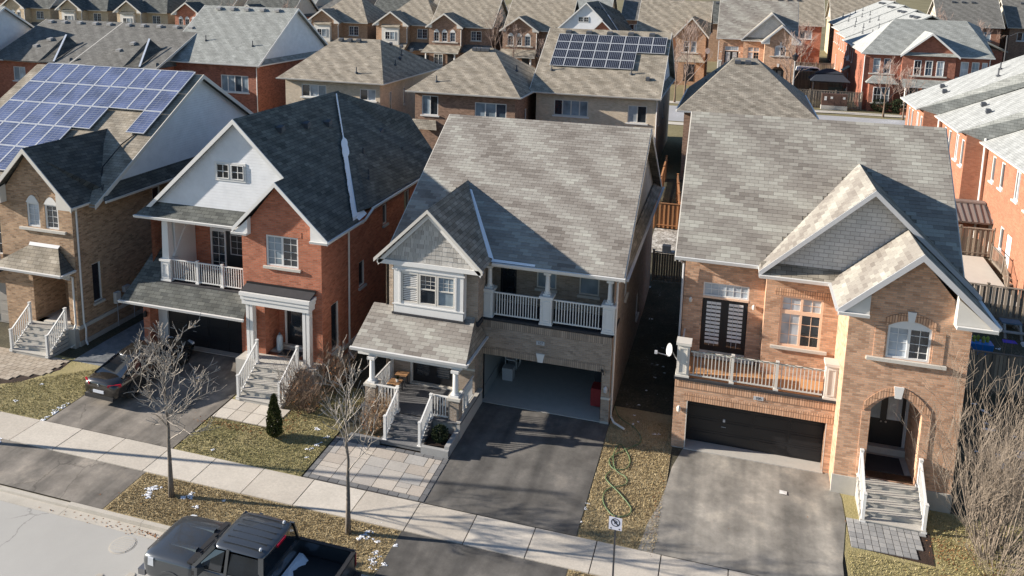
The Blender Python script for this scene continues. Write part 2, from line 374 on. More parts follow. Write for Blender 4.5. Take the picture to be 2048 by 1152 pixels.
def window(wf, parent, u0, u1, z0, z1, o=-.08, cols=1, grid=(0, 0), panes=None, fmat='white', fw_=.055, sill=None, split=None, sillmat='stone', name='window', blind=None, hung=False, mun=.018):
    """frame > pane per light, muntin, sill. panes: material per column"""
    g = G(); fo = o+.05
    wf.box(g, u0, u1, z0, z0+fw_, o-.02, fo); wf.box(g, u0, u1, z1-fw_, z1, o-.02, fo)
    wf.box(g, u0, u0+fw_, z0+fw_, z1-fw_, o-.02, fo); wf.box(g, u1-fw_, u1, z0+fw_, z1-fw_, o-.02, fo)
    cw = (u1-u0)/cols
    for i in range(1, cols): wf.box(g, u0+cw*i-fw_*.6, u0+cw*i+fw_*.6, z0+fw_, z1-fw_, o-.02, fo-.005)
    if split is not None: wf.box(g, u0+fw_, u1-fw_, split-fw_*.6, split+fw_*.6, o-.02, fo-.008)
    if hung: wf.box(g, u0+fw_, u1-fw_, (z0+z1)/2-.025, (z0+z1)/2+.025, o-.02, fo-.015)
    fr = g.build(name, fmat, parent)
    panes = panes or ['glass']*cols
    for i in range(cols):
        a, b = u0+cw*i+fw_*.5, u0+cw*(i+1)-fw_*.5
        p = G(); p.poly([wf.pt(a, z0+fw_*.5, o), wf.pt(b, z0+fw_*.5, o), wf.pt(b, z1-fw_*.5, o), wf.pt(a, z1-fw_*.5, o)])
        p.build('pane', panes[i % len(panes)], fr)
        if grid[0] or grid[1]:
            q = G()
            for k in range(1, grid[0]): x = a+(b-a)*k/grid[0]; wf.box(q, x-mun/2, x+mun/2, z0+fw_, z1-fw_, o-.01, o+.015)
            for k in range(1, grid[1]): z = z0+(z1-z0)*k/grid[1]; wf.box(q, a, b, z-mun/2, z+mun/2, o-.01, o+.0135)
            if q.v: q.build('muntin', fmat, fr)
    if sill:
        q = G(); wf.box(q, u0-sill, u1+sill, z0-.11, z0-.004, -.02, .09); q.build('sill', sillmat, fr)
    return fr
BAL = {}
def railing(parent, a, b, h=.95, mat='white', posts=(), n=None, sp=.125, bw=.032, base=.09, name='railing', skip=None):
    """a,b: base points (any slope). rails + posts in one mesh, every baluster a child"""
    a, b = V(a), V(b); g = G(); Z = V((0, 0, 1))
    g.beam(a+Z*h, b+Z*h, .06, .05); g.beam(a+Z*base, b+Z*base, .045, .05)
    for t in posts:
        p = a.lerp(b, t); g.box(p.x-.05, p.x+.05, p.y-.05, p.y+.05, p.z, p.z+h+.06); g.box(p.x-.085, p.x+.085, p.y-.085, p.y+.085, p.z, p.z+.06)
        g.box(p.x-.06, p.x+.06, p.y-.06, p.y+.06, p.z+h+.06, p.z+h+.1)
    r = g.build(name, mat, parent)
    L = (b-a).length; n = n or max(2, int(L/sp)); key = (round(h, 2), mat, bw)
    if key not in BAL:
        q = G(); q.box(-bw/2, bw/2, -bw/2, bw/2, base, h); BAL[key] = mesh('baluster', q.v, q.f, mat)
    for i in range(1, n):
        t = i/n
        if any(abs(t-p)*L < .06 for p in posts): continue
        put('baluster', BAL[key], r, a.lerp(b, t))
    return r
def gutter(parent, a, b, outn, mat='white', s=.11, name='gutter'):
    a, b, n = V(a), V(b), V(outn).normalized(); g = G(); Z = V((0, 0, 1))
    g.hexa([a-Z*s, b-Z*s, b-Z*s+n*s*.7, a-Z*s+n*s*.7], [a, b, b+n*s, a+n*s])
    return g.build(name, mat, parent)
def rake(parent, pts, w=.18, th=.05, mat='white', name='fascia', outn=(0, -1, 0), tuck=0):
    """board along a sloping roof edge; pts polyline (top edge of board)"""
    g = G(); n = V(outn)
    for a, b in zip(pts[:-1], pts[1:]):
        a, b = V(a), V(b); Z = V((0, 0, 1))
        g.hexa([a-Z*w, b-Z*w, b-Z*w+n*th, a-Z*w+n*th], [a, b, b+n*th, a+n*th])
    return g.build(name, mat, parent)
def downspout(parent, pts, r=.045, mat='white'):
    g = G(); g.tube(pts, r, 6); return g.build('downspout', mat, parent)
def clip2(poly, tri):
    """Sutherland-Hodgman: clip 2D polygon by a convex CCW polygon"""
    out = poly
    for i in range(len(tri)):
        a, b = tri[i], tri[(i+1) % len(tri)]; res = []
        def ins(p): return (b[0]-a[0])*(p[1]-a[1])-(b[1]-a[1])*(p[0]-a[0]) >= -1e-9
        for j in range(len(out)):
            p, q = out[j], out[(j+1) % len(out)]
            ip, iq = ins(p), ins(q)
            if ip: res.append(p)
            if ip != iq:
                d1 = (b[0]-a[0])*(p[1]-a[1])-(b[1]-a[1])*(p[0]-a[0]); d2 = (b[0]-a[0])*(q[1]-a[1])-(b[1]-a[1])*(q[0]-a[0])
                t = d1/(d1-d2); res.append((p[0]+(q[0]-p[0])*t, p[1]+(q[1]-p[1])*t))
        out = res
        if len(out) < 3: return []
    return out
def tint_mesh(name, vs, fs, tints, mat):
    me = mesh(name, vs, fs, mat, False)
    at = me.attributes.new('tint', 'FLOAT', 'FACE')
    at.data.foreach_set('value', tints)
    return me
def shingles(parent, quad, mat, indiv=300, tw=.36, th=.165, t=.016, hide=None, seed=1):
    """lays real shingle tabs on a convex roof face (CCW from outside, first edge = eave). The nearest are objects of their own."""
    R = random.Random(seed); q = [V(p) for p in quad]; U = (q[1]-q[0]).normalized(); N = U.cross(q[-1]-q[0]).normalized(); S = N.cross(U)
    P = [((p-q[0]).dot(U), (p-q[0]).dot(S)) for p in q]
    umin, umax = min(p[0] for p in P), max(p[0] for p in P); smax = max(p[1] for p in P)
    pieces = []; rows = int(smax/th)+1; ncol = int((umax-umin)/tw)+3
    ph = R.uniform(0, 9)
    for r in range(rows):
        sh = (r % 2)*.5*tw+R.uniform(-.02, .02); s0, s1 = r*th, r*th+th*1.02
        v = R.random(); kept = R.random()
        for c in range(-1, ncol):
            a = umin+c*tw+sh; pl = clip2([(a+.004, s0), (a+tw-.004, s0), (a+tw-.004, s1), (a+.004, s1)], P)
            if len(pl) < 3: continue
            cu, cs = sum(p[0] for p in pl)/len(pl), sum(p[1] for p in pl)/len(pl)
            ctr = q[0]+U*cu+S*cs
            if hide and hide(ctr): continue
            # blends run over a few tabs, as bundles do
            if R.random() < .85: kept = R.random()
            w_ = .5+.5*math.sin((cu*1.0+cs*1.25)*1.9+ph+1.3*math.sin(cs*1.1+ph)+.9*math.sin(cu*.8))
            tn = min(1, max(0, .08+.46*kept+.4*w_+R.uniform(-.08, .08)))
            pieces.append((pl, tn, ctr))
    order = sorted(range(len(pieces)), key=lambda i: (pieces[i][2]-CAM).length)
    solo = set(order[:indiv]); vs = []; fs = []; tt = []
    def geo(pl, org):
        k = len(pl); smin = min(p[1] for p in pl); sm = max(p[1] for p in pl)
        vb = [q[0]+U*x+S*y-org for x, y in pl]
        vt = [q[0]+U*x+S*y+N*(t*(1-.75*(y-smin)/max(1e-6, sm-smin))+.003)-org for x, y in pl]
        return vb+vt, [tuple(range(k, 2*k))]+[(i, (i+1) % k, k+(i+1) % k, k+i) for i in range(k)]
    cache = {}
    for i, (pl, tn, ctr) in enumerate(pieces):
        if i in solo:
            full = len(pl) == 4 and abs((pl[1][0]-pl[0][0])-(tw-.008)) < 1e-4 and abs(pl[2][1]-pl[1][1]-th*1.02) < 1e-4
            key = round(tn*9)
            if full and key in cache: me, c0 = cache[key]; put('shingle', me, parent, ctr); continue
            a, b = geo(pl, ctr); me = tint_mesh('shingle', a, b, [tn]*len(b), mat)
            put('shingle', me, parent, ctr)
            if full: cache[key] = (me, ctr)
        else:
            a, b = geo(pl, off(parent)); n0 = len(vs); vs += a; fs += [tuple(n0+j for j in f) for f in b]; tt += [tn]*len(b)
    if vs:
        o = put('shingle_courses', tint_mesh('shingle_courses', vs, fs, tt, mat), parent, off(parent)); o['kind'] = 'stuff'
def vent(parent, p, mat='vent', s=.32):
    p = V(p); g = G(); g.hexa([p+V((-s/2, -s/2, -.12)), p+V((s/2, -s/2, -.12)), p+V((s/2, s/2, -.02)), p+V((-s/2, s/2, -.02))], [p+V((-s/2, -s/2, .12)), p+V((s/2, -s/2, .12)), p+V((s/2*.8, s/2*.8, .2)), p+V((-s/2*.8, s/2*.8, .2))])
    return g.build('roof_vent', mat, parent)
def stack(parent, p, mat='vent', h=.45):
    p = V(p); g = G(); g.tube([p-V((0, 0, .15)), p+V((0, 0, h))], .05, 7); g.lathe(p, [(.16, -.1), (.15, .0), (.06, .05)], 8)
    return g.build('vent_pipe', mat, parent)
def text(parent, s, wf, u, z, o, size, mat, name='number'):
    cu = bpy.data.curves.new('t', 'FONT'); cu.body = s; cu.size = size; cu.align_x = 'CENTER'; cu.align_y = 'CENTER'; cu.extrude = .004
    ob = bpy.data.objects.new('t', cu); col.objects.link(ob); bpy.context.view_layer.update()
    dg = bpy.context.evaluated_depsgraph_get(); me = bpy.data.meshes.new_from_object(ob.evaluated_get(dg))
    bpy.data.objects.remove(ob); X, Y = wf.d, V((0, 0, 1)); P = wf.pt(u, z, o)
    for v in me.vertices: v.co = P+X*v.co.x+Y*v.co.y+wf.n*v.co.z-off(parent)
    me.materials.clear(); me.materials.append(MT[mat]); me.name = name
    o_ = bpy.data.objects.new(name, me); link(o_, parent); o_.location = (0, 0, 0); OFF[o_.name] = off(parent)
    return o_

def terrain(y):
    if y < 12: return 0.
    if y < 34: return 1.8*(y-12)/22
    if y < 79: return 1.8+1.3*(y-34)/45
    return 3.1+.02*(y-79)
def gz(y):
    """front-yard level"""
    if y > -.5: return -.02 if y < 12 else terrain(y)-.02
    if y > -6.52: return -.02-.16*(-.5-y)/6.02
    if y > -8: return -.18-.02*(-6.52-y)/1.48
    return max(-.25, -.2-.05*(-8-y)/2)

# ---------------------------------------------------------------- ground, road, pavements
def crack(t, p, c):
    v = t.nodes.new('ShaderNodeTexVoronoi'); v.feature = 'DISTANCE_TO_EDGE'; v.inputs['Scale'].default_value = .55
    d = noise(t, 1.2, 5, .6, p); mp = mix(t, 'MIX', .35, p, d.outputs['Color']); t.links.new(mp, v.inputs['Vector'])
    k = ramp(t, v.outputs['Distance'], [(0, (.62, .62, .62)), (.009, (1, 1, 1))])
    n = noise(t, .25, 2, .5, p); f = ramp(t, n.outputs[0], [(.5, (0, 0, 0)), (.56, (1, 1, 1))])
    return mix(t, 'MULTIPLY', f.outputs[0], c, k.outputs[0])
def stain(t, p, c):
    n = noise(t, .9, 5, .7, p); k = ramp(t, n.outputs[0], [(.3, (.6, .6, .6)), (.55, (1, 1, 1)), (.72, (1.5, 1.46, 1.4))])
    # lengthwise tyre wear
    mp = t.nodes.new('ShaderNodeMapping'); mp.inputs['Scale'].default_value = (1.3, .13, 1); t.links.new(p, mp.inputs[0])
    n2 = noise(t, 1.1, 3, .5, mp.outputs[0]); k2 = ramp(t, n2.outputs[0], [(.35, (.72, .72, .72)), (.65, (1.25, 1.23, 1.2))])
    return mix(t, 'MULTIPLY', 1, mix(t, 'MULTIPLY', 1, c, k.outputs[0]), k2.outputs[0])
MT['soil'] = m_ground('side_yard_soil', [(.3, (.03, .028, .022)), (.5, (.075, .068, .045)), (.62, (.12, .105, .07)), (.68, (.45, .46, .48))], .9, 14, bmp=.8, mixf=.6)
MT['lawn'] = m_ground('winter_lawn', [(.3, (.15, .135, .055)), (.45, (.27, .235, .11)), (.6, (.37, .31, .165)), (.75, (.47, .4, .24))], .5, 22, bmp=.9, bd=.04)
MT['lawng'] = m_ground('green_lawn', [(.3, (.13, .125, .05)), (.46, (.235, .21, .095)), (.6, (.33, .28, .145)), (.76, (.44, .375, .22))], .7, 22, bmp=.9, bd=.04)
MT['straw'] = m_ground('straw_lawn', [(.28, (.15, .11, .06)), (.45, (.29, .225, .125)), (.6, (.41, .33, .19)), (.78, (.52, .43, .27))], .6, 24, bmp=.9, bd=.04)
MT['road'] = m_ground('road_asphalt', [(.3, (.33, .32, .3)), (.5, (.385, .374, .35)), (.7, (.44, .428, .4))], .35, 60, bmp=.25, bd=.006, extra=crack)
MT['drive_l1'] = m_ground('brown_asphalt', [(.3, (.15, .135, .12)), (.7, (.245, .225, .2))], .5, 70, bmp=.4, bd=.008, extra=lambda t, p, c: crack(t, p, stain(t, p, c)))
MT['drive_c'] = m_ground('new_asphalt', [(.3, (.075, .071, .067)), (.7, (.15, .143, .134))], .6, 80, bmp=.4, bd=.008, extra=stain, spec=.35)
MT['drive_r'] = m_ground('grey_asphalt', [(.3, (.2, .188, .168)), (.7, (.32, .302, .272))], .6, 75, bmp=.4, bd=.008, extra=stain)
MT['slab'] = m_tinted('sidewalk_slab', [(0, (.45, .405, .345)), (1, (.55, .505, .44))], .9, 14)
MT['paver'] = m_tinted('stone_paver', [(0, (.36, .32, .28)), (.3, (.43, .38, .325)), (.6, (.36, .345, .325)), (1, (.48, .43, .37))], .85, 16)
MT['paverd'] = m_tinted('charcoal_paver', [(0, (.12, .12, .125)), (1, (.2, .2, .2))], .85, 16)
MT['paverg'] = m_tinted('grey_paver', [(0, (.24, .24, .24)), (1, (.34, .335, .325))], .9, 20)
MT['pavert'] = m_tinted('tan_paver', [(0, (.33, .275, .215)), (1, (.43, .37, .3))], .9, 20)
MT['gravel'] = m_ground('grey_gravel', [(.3, (.12, .13, .14)), (.7, (.3, .31, .32))], 3, 40, bmp=.8)
MT['mulch'] = m_ground('mulch', [(.3, (.02, .015, .012)), (.7, (.07, .045, .035))], 3, 40, bmp=.9)
MT['farground'] = m_ground('far_yards', [(.3, (.1, .09, .05)), (.5, (.19, .165, .09)), (.7, (.28, .245, .15))], .12, 6, bmp=.3)
MT['road2'] = m_ground('far_road', [(.3, (.3, .3, .3)), (.55, (.36, .36, .37)), (.7, (.6, .6, .62))], .3, 8, bmp=.1)
MT['walk2'] = m_plain('far_sidewalk', (.5, .46, .4), .9, .08)

def sheet(name, pts, mat, z=None, label=None):
    g = G(); P = [(p[0], p[1], (gz(p[1])+.004 if z is None else z)) if len(p) == 2 else p for p in pts]
    g.poly(P); o = g.build(name, mat); o['kind'] = 'structure'
    return o
g = G(); ys = [(-300, -.62), (-30, -.62), (-10.12, -.62), (-10.1, -.3), (-8, -.23), (-6.5, -.21), (-.5, -.03), (12, -.03)]+[(y, terrain(y)-.03) for y in (34, 79, 140, 300, 900)]
xs = [-700, -60, -30, -16, -8, 0, 8, 16, 30, 60, 700]
for (y0, z0), (y1, z1) in zip(ys[:-1], ys[1:]):
    for x0, x1 in zip(xs[:-1], xs[1:]): g.poly([(x0, y0, z0), (x1, y0, z0), (x1, y1, z1), (x0, y1, z1)])
gr = g.build('ground', 'soil'); gr['kind'] = 'structure'
gr.data.materials.append(MT['farground'])
for p in gr.data.polygons:
    if p.center.y > 34: p.material_index = 1
def strip(name, x0, x1, y0, y1, mat, dz=0., n=8):
    """sheet that follows the front-yard slope"""
    g = G(); Y = sorted({y0, y1}|{y for y in (-8., -6.52, -.5) if y0 < y < y1})
    for a, b in zip(Y[:-1], Y[1:]): g.poly([(x0, a, gz(a)+dz), (x1, a, gz(a)+dz), (x1, b, gz(b)+dz), (x0, b, gz(b)+dz)])
    o = g.build(name, mat); o['kind'] = 'structure'; return o
strip('lawn', -9.75, -4.5, -6.52, -.6, 'lawng', .003)
strip('lawn', -19.6, -15.65, -6.52, -2.2, 'lawn', .003)
strip('lawn', 5.28, 7.75, -6.52, 1.5, 'straw', .003)
strip('lawn', 13.3, 30, -6.52, -1.7, 'lawn', .003)
strip('boulevard', -9.75, -.05, -10.02, -7.99, 'straw', .003)
strip('boulevard', 5.3, 7.2, -10.02, -7.99, 'straw', .003)
strip('boulevard', 13.2, 30, -10.02, -7.99, 'straw', .003)
strip('boulevard', -60, -16.1, -10.02, -7.99, 'straw', .003)
strip('driveway', -15.6, -9.8, -6.52, .3, 'drive_l1', .012)
strip('driveway', .08, 5.27, -6.52, .02, 'drive_c', .02)
g = G(); yy = [-6.52, -5.2, -4.2, -3.2, -2, -.5, -.1]; xr = [13.15, 13.2, 13.35, 13.5, 13.5, 13.3, 13.2]; xl = [7.2, 7.35, 7.6, 7.75, 7.85, 8.2, 8.2]
for i in range(6): g.poly([(xl[i], yy[i], gz(yy[i])+.016), (xr[i], yy[i], gz(yy[i])+.016), (xr[i+1], yy[i+1], gz(yy[i+1])+.016), (xl[i+1], yy[i+1], gz(yy[i+1])+.016)])
o = g.build('driveway', 'drive_r'); o['kind'] = 'structure'
strip('driveway_apron', -16.1, -9.75, -10.02, -7.99, 'drive_l1', .01)
strip('driveway_apron', -.05, 5.3, -10.02, -7.99, 'drive_c', .01)
strip('driveway_apron', 7.2, 13.2, -10.02, -7.99, 'drive_r', .01)
strip('side_path', -18.3, -16.3, -2.4, 6, 'gravel', .006)
sheet('road', [(-80, -19.5), (60, -19.5), (60, -10.5), (-80, -10.5)], 'road', -.385)
# kerb and gutter pan in poured lengths
kroot = G(); kroot.box(-80, 60, -10.2, -10.03, -.6, -.42); kb = kroot.build('kerb', 'kerb'); kb['kind'] = 'structure'
x = -40.
while x < 24:
    low = any(a < x+1.4 < b for a, b in ((-16.3, -9.9), (-.1, 5.4), (7.2, 13.2))); t = -.29 if low else -.245
    q = G(); L = 2.9; e = .006
    q.hexa([(x+e, -10.2, -.42), (x+L-e, -10.2, -.42), (x+L-e, -10.03, -.42), (x+e, -10.03, -.42)], [(x+e, -10.18, t), (x+L-e, -10.18, t), (x+L-e, -10.03, t+.005), (x+e, -10.03, t+.005)])
    q.hexa([(x+e, -10.56, -.43), (x+L-e, -10.56, -.43), (x+L-e, -10.2, -.43), (x+e, -10.2, -.43)], [(x+e, -10.56, -.376), (x+L-e, -10.56, -.376), (x+L-e, -10.2, -.362), (x+e, -10.2, -.362)])
    q.build('kerb_length', 'kerb', kb); x += L
# sidewalk: one slab object per joint
sb = G(); sb.box(-60, 40, -7.98, -6.53, -.45, -.215); sw = sb.build('sidewalk', 'mulch'); sw['kind'] = 'structure'
S = 1.977; q = G(); e = .011; zt = -.168
q.hexa([(e, -.725, -.06), (S-e, -.725, -.06), (S-e, .725, -.06), (e, .725, -.06)], [(e+.006, -.719, .0), (S-e-.006, -.719, .0), (S-e-.006, .719, .0), (e+.006, .719, .0)])
sme = mesh('slab', q.v, q.f, 'slab')
for i in range(-10, 18): put('slab', sme, sw, (i*S, -7.255, zt+rng.uniform(-.004, .004)))
# stone paver walk of the middle house: ashlar pieces with a charcoal border
pw = G(); pw.poly([(-4.42, -6.5, gz(-6.5)+.004), (.1, -6.5, gz(-6.5)+.004), (.1, -3.95, gz(-3.95)+.004), (-4.42, -3.95, gz(-3.95)+.004)]); pw = pw.build('paver_walk', 'mulch'); pw['kind'] = 'structure'
PM = {}
def paver(parent, x0, x1, y0, y1, mat, h=.03, gap=.007, dz=0):
    k = (round(x1-x0, 3), round(y1-y0, 3), mat)
    if k not in PM:
        a, b = (x1-x0)/2-gap, (y1-y0)/2-gap; c = .005; q = G()
        q.hexa([(-a, -b, -.03), (a, -b, -.03), (a, b, -.03), (-a, b, -.03)], [(-a+c, -b+c, h), (a-c, -b+c, h), (a-c, b-c, h), (-a+c, b-c, h)]); PM[k] = mesh('paver', q.v, q.f, mat)
    yc = (y0+y1)/2
    o = put('paver', PM[k], parent, ((x0+x1)/2, yc, gz(yc)+.006+dz+rng.uniform(-.002, .002))); o.rotation_euler = (.0266, 0, 0)
    return o
bx = .2
n = 7
for i in range(n): paver(pw, -4.42, -4.22, -6.5+i*2.5/n, -6.5+(i+1)*2.5/n, 'paverd'); paver(pw, -.1, .1, -6.5+i*2.5/n, -6.5+(i+1)*2.5/n, 'paverd')
for i in range(11): paver(pw, -4.22+i*4.12/11, -4.22+(i+1)*4.12/11, -6.5, -6.3, 'paverd')
for i in range(11): paver(pw, -4.22+i*4.12/11, -4.22+(i+1)*4.12/11, -4.2, -4., 'paverd')
cell = 4.12/16; grid = {}
ny = int(2.1/cell)
for j in range(ny):
    for i in range(16):
        if (i, j) in grid: continue
        for wx, wy in sorted([(3, 2), (2, 2), (2, 1), (1, 2), (1, 1), (3, 1)], key=lambda k: rng.random()-k[0]*k[1]*.09):
            if i+wx <= 16 and j+wy <= ny and all((i+a, j+b) not in grid for a in range(wx) for b in range(wy)):
                for a in range(wx):
                    for b in range(wy): grid[(i+a, j+b)] = 1
                cy = 2.1/ny; paver(pw, -4.22+i*cell, -4.22+(i+wx)*cell, -6.3+j*cy, -6.3+(j+wy)*cy, 'paver'); break
# big square slabs in front of the red house's steps
lw = G(); lw.poly([(-9.75, -4.3, gz(-4.3)+.004), (-7.0, -4.3, gz(-4.3)+.004), (-7.0, -2.9, gz(-2.9)+.004), (-9.75, -2.9, gz(-2.9)+.004)]); lw = lw.build('slab_walk', 'mulch'); lw['kind'] = 'structure'
for i in range(4):
    for j in range(2): paver(lw, -9.72+i*.68, -9.72+(i+1)*.68, -4.28+j*.66, -4.28+(j+1)*.66, 'slab', .03, .012)
# grey interlock in front of the orange house's steps
rw = G(); rw.poly([(13.52, -4.35, gz(-4.35)+.02), (15.85, -4.5, gz(-4.5)+.02), (16.0, -3.0, gz(-3)+.02), (13.52, -3.0, gz(-3)+.02)]); rw = rw.build('paver_walk', 'mulch'); rw['kind'] = 'structure'
for i in range(11):
    for j in range(6):
        x0 = 13.53+i*.213+(.0 if j % 2 else -.0)
        if x0+.2 < 15.5+.09*j: paver(rw, x0, x0+.213, -4.38+j*.232, -4.38+(j+1)*.232, 'paverg', .025, .006, .015)
# tan interlock in front of the left house
tw_ = G(); tw_.poly([(-30, -5.4, gz(-5.4)+.004), (-20.5, -5.35, gz(-5.35)+.004), (-19.0, -4.6, gz(-4.6)+.004), (-18.15, -3.2, gz(-3.2)+.004), (-18.3, -2.5, gz(-2.5)+.004), (-30, -2.5, gz(-2.5)+.004)]); tw_ = tw_.build('paver_patio', 'mulch'); tw_['kind'] = 'structure'
for i in range(22):
    for j in range(12):
        x0 = -24.2+i*.3+(j % 2)*.15; y0 = -5.3+j*.24
        if x0+.3 < -20.5+(y0+5.35)*1.35 and x0+.3 < -18.2: paver(tw_, x0, x0+.3, y0, y0+.24, 'pavert', .025, .006)
# street behind
for nm, y0, y1, mt_, dz in (('back_street', 57., 66., 'road2', .0), ('far_sidewalk', 55., 56.4, 'walk2', .02), ('far_sidewalk', 67.5, 69, 'walk2', .02)):
    o = G().poly([(-260, y0, terrain(y0)+dz), (44, y0, terrain(y0)+dz), (44, y1, terrain(y1)+dz), (-260, y1, terrain(y1)+dz)]).build(nm, mt_); o['kind'] = 'structure'
o = G().poly([(38.5, 40, terrain(40)+.03), (49, 40, terrain(40)+.03), (72, 190, terrain(190)+.05), (52, 190, terrain(190)+.05)]).build('side_street', 'road2'); o['kind'] = 'structure'
o = G().poly([(48, 97, terrain(97)+.034), (140, 94, terrain(94)+.034), (140, 112, terrain(112)+.034), (48, 112, terrain(112)+.034)]).build('cross_street', 'road2'); o['kind'] = 'structure'

# ================================================================ middle house
def column(parent, x, y, z0, z1, r=.1, mat='white', name='column'):
    g = G(); g.box(x-r*1.5, x+r*1.5, y-r*1.5, y+r*1.5, z0, z0+.07); h = z1-z0
    g.lathe((x, y, z0), [(r*1.3, .07), (r*1.3, .12), (r*1.05, .14), (r, .2), (r*.95, h*.5), (r*.85, h-.16), (r*1.05, h-.13), (r*1.05, h-.1)], 14)
    g.box(x-r*1.4, x+r*1.4, y-r*1.4, y+r*1.4, z1-.1, z1); return g.build(name, mat, parent, False)
def pedestal(parent, x0, x1, y0, y1, z0, z1, mat='white'):
    g = G(); g.box(x0, x1, y0, y1, z0, z1-.1); g.box(x0-.03, x1+.03, y0-.03, y1+.03, z0, z0+.07)
    g.box(x0-.05, x1+.05, y0-.05, y1+.05, z1-.1, z1)
    w_ = x1-x0; h = z1-z0
    for a, b, c, d in ((x0+.07, x1-.07, z0+.13, z0+.17), (x0+.07, x1-.07, z1-.24, z1-.2), (x0+.07, x0+.1, z0+.17, z1-.24), (x1-.1, x1-.07, z0+.17, z1-.24)): g.box(a, b, y0-.022, y0, c, d)
    return g.build('pedestal', mat, parent)
def steps(parent, x0, x1, ytop, ztop, ybot, zbot, n, mat='concrete', nosing=True, skirt=None):
    dy = (ybot-ytop)/n; dz = (ztop-zbot)/n; r = None
    for i in range(n):
        g = G(); y0 = ytop+dy*i; zt = ztop-dz*i
        g.box(x0, x1, y0+dy, ytop, zt-dz, zt-.03); g.box(x0-.02, x1+.02, y0+dy-.025, y0 if i else ytop, zt-.03, zt)
        g.build('step', mat, parent)
def gable_roof_front(parent, xl, xr, zl, zr_, apex_x, apex_z, yf, yb_l, yb_r, yb_a, mat, th=.1, name='gable_roof', up_=0):
    """two slopes of a front gable: each a slab; left and right eave back points given"""
    g = G().slab([(xl, yf, zl), (apex_x, yf, apex_z), (apex_x, yb_a, apex_z), (xl, yb_l, zl)][::1], th)
    a = g.build(name, mat, parent)
    g = G().slab([(apex_x, yf, apex_z), (xr, yf, zr_), (xr, yb_r, zr_), (apex_x, yb_a, apex_z)], th)
    b = g.build(name, mat, parent)
    return a, b
C = root('brick_house', (.7, 3, 0), 'taupe brick house with open garage and balcony over it, number 107', 'house', 'houses in the front row')
wf = W((-.12, 0), (5.23, 0))
wf.wall(C, 'brick_c', -.15, 3.65, [(.12, 5.02, -.15, 2.14, .28)])
g = G(); wf.box(g, .02, 5.12, 2.141, 2.44, .001, .012); g.build('soldier_course', 'sold_c', C)
g = G(); wf.box(g, 0.003, 5.347, 3.3, 3.6, .001, .014); g.build('soldier_course', 'sold_c', C)
g = G(); g.add([wf.pt(2.46, 2.14, .04), wf.pt(2.66, 2.14, .04), wf.pt(2.73, 2.5, .04), wf.pt(2.39, 2.5, .04), wf.pt(2.46, 2.14, 0), wf.pt(2.66, 2.14, 0), wf.pt(2.73, 2.5, 0), wf.pt(2.39, 2.5, 0)], [(0, 1, 2, 3), (4, 0, 3, 7), (1, 5, 6, 2), (3, 2, 6, 7), (4, 5, 1, 0)]); g.build('keystone', 'white', C)
g = G(); wf.box(g, 2.38, 2.71, 2.87, 3.02, 0, .025); pl = g.build('number_plate', 'greytrim', C); text(pl, '107', wf, 2.545, 2.945, .026, .15, 'darkmetal')
g = G(); wf.box(g, 5.02, 5.351, 1.02, 1.1, -.02, .03); g.box(5.23, 5.26, .0, .5, 1.02, 1.1); g.build('stone_band', 'stone', C)
g = G(); wf.box(g, 5.02, 5.36, -.15, .1, -.02, .02); g.build('pier_footing', 'concrete', C)
g = G(); wf.box(g, 4.98, 5.06, 2.2, 2.26, .012, .12); g.tube([wf.pt(5.06, 2.2, .05), wf.pt(5.1, 2.12, .16)], .03, 8); g.build('camera_light', 'black', C)
g = G(); g.lathe(wf.pt(5.2, 1.35, .1), [(.03, 0), (.07, .03), (.08, .18), (.03, .26)], 8); g.build('wall_lamp', 'greytrim', C)
# garage inside
g = G(); g.box(0, 4.9, .02, 6.4, -.2, .03); g.build('garage_floor', 'concrete', C)
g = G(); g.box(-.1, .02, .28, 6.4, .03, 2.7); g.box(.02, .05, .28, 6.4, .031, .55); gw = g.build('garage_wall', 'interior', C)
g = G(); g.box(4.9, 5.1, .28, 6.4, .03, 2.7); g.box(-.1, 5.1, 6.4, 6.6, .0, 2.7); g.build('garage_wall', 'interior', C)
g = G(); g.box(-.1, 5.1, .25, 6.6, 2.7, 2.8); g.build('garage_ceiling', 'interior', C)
g = G(); g.box(.0, 4.9, .3, .36, 2.1, 2.2); g.box(.03, 4.87, .5, 2.7, 2.42, 2.46); g.build('raised_garage_door', 'garagegrey', C)
g = G(); g.box(-.004, .05, .24, .3, .03, 2.14); g.box(4.85, 4.904, .24, .3, .03, 2.14); g.build('garage_jamb', 'black', C)
# side walls
W((5.23, 0), (5.23, 14.6)).wall(C, 'brick_c', -.15, 6.1, [(3.2, 4.0, 3.9, 5.2), (8, 8.9, 1., 2.2)])
window(W((5.23, 0), (5.23, 14.6)), C, 3.2, 4.0, 3.9, 5.2, sill=.08, panes=['glass'])
window(W((5.23, 0), (5.23, 14.6)), C, 8, 8.9, 1., 2.2, sill=.08, panes=['glass'])
W((-3.85, 14.6), (-3.85, -.75)).wall(C, 'brick_c', -.15, 6.1)
W((5.23, 14.6), (-3.85, 14.6)).wall(C, 'brick_c', -.15, 6.1)
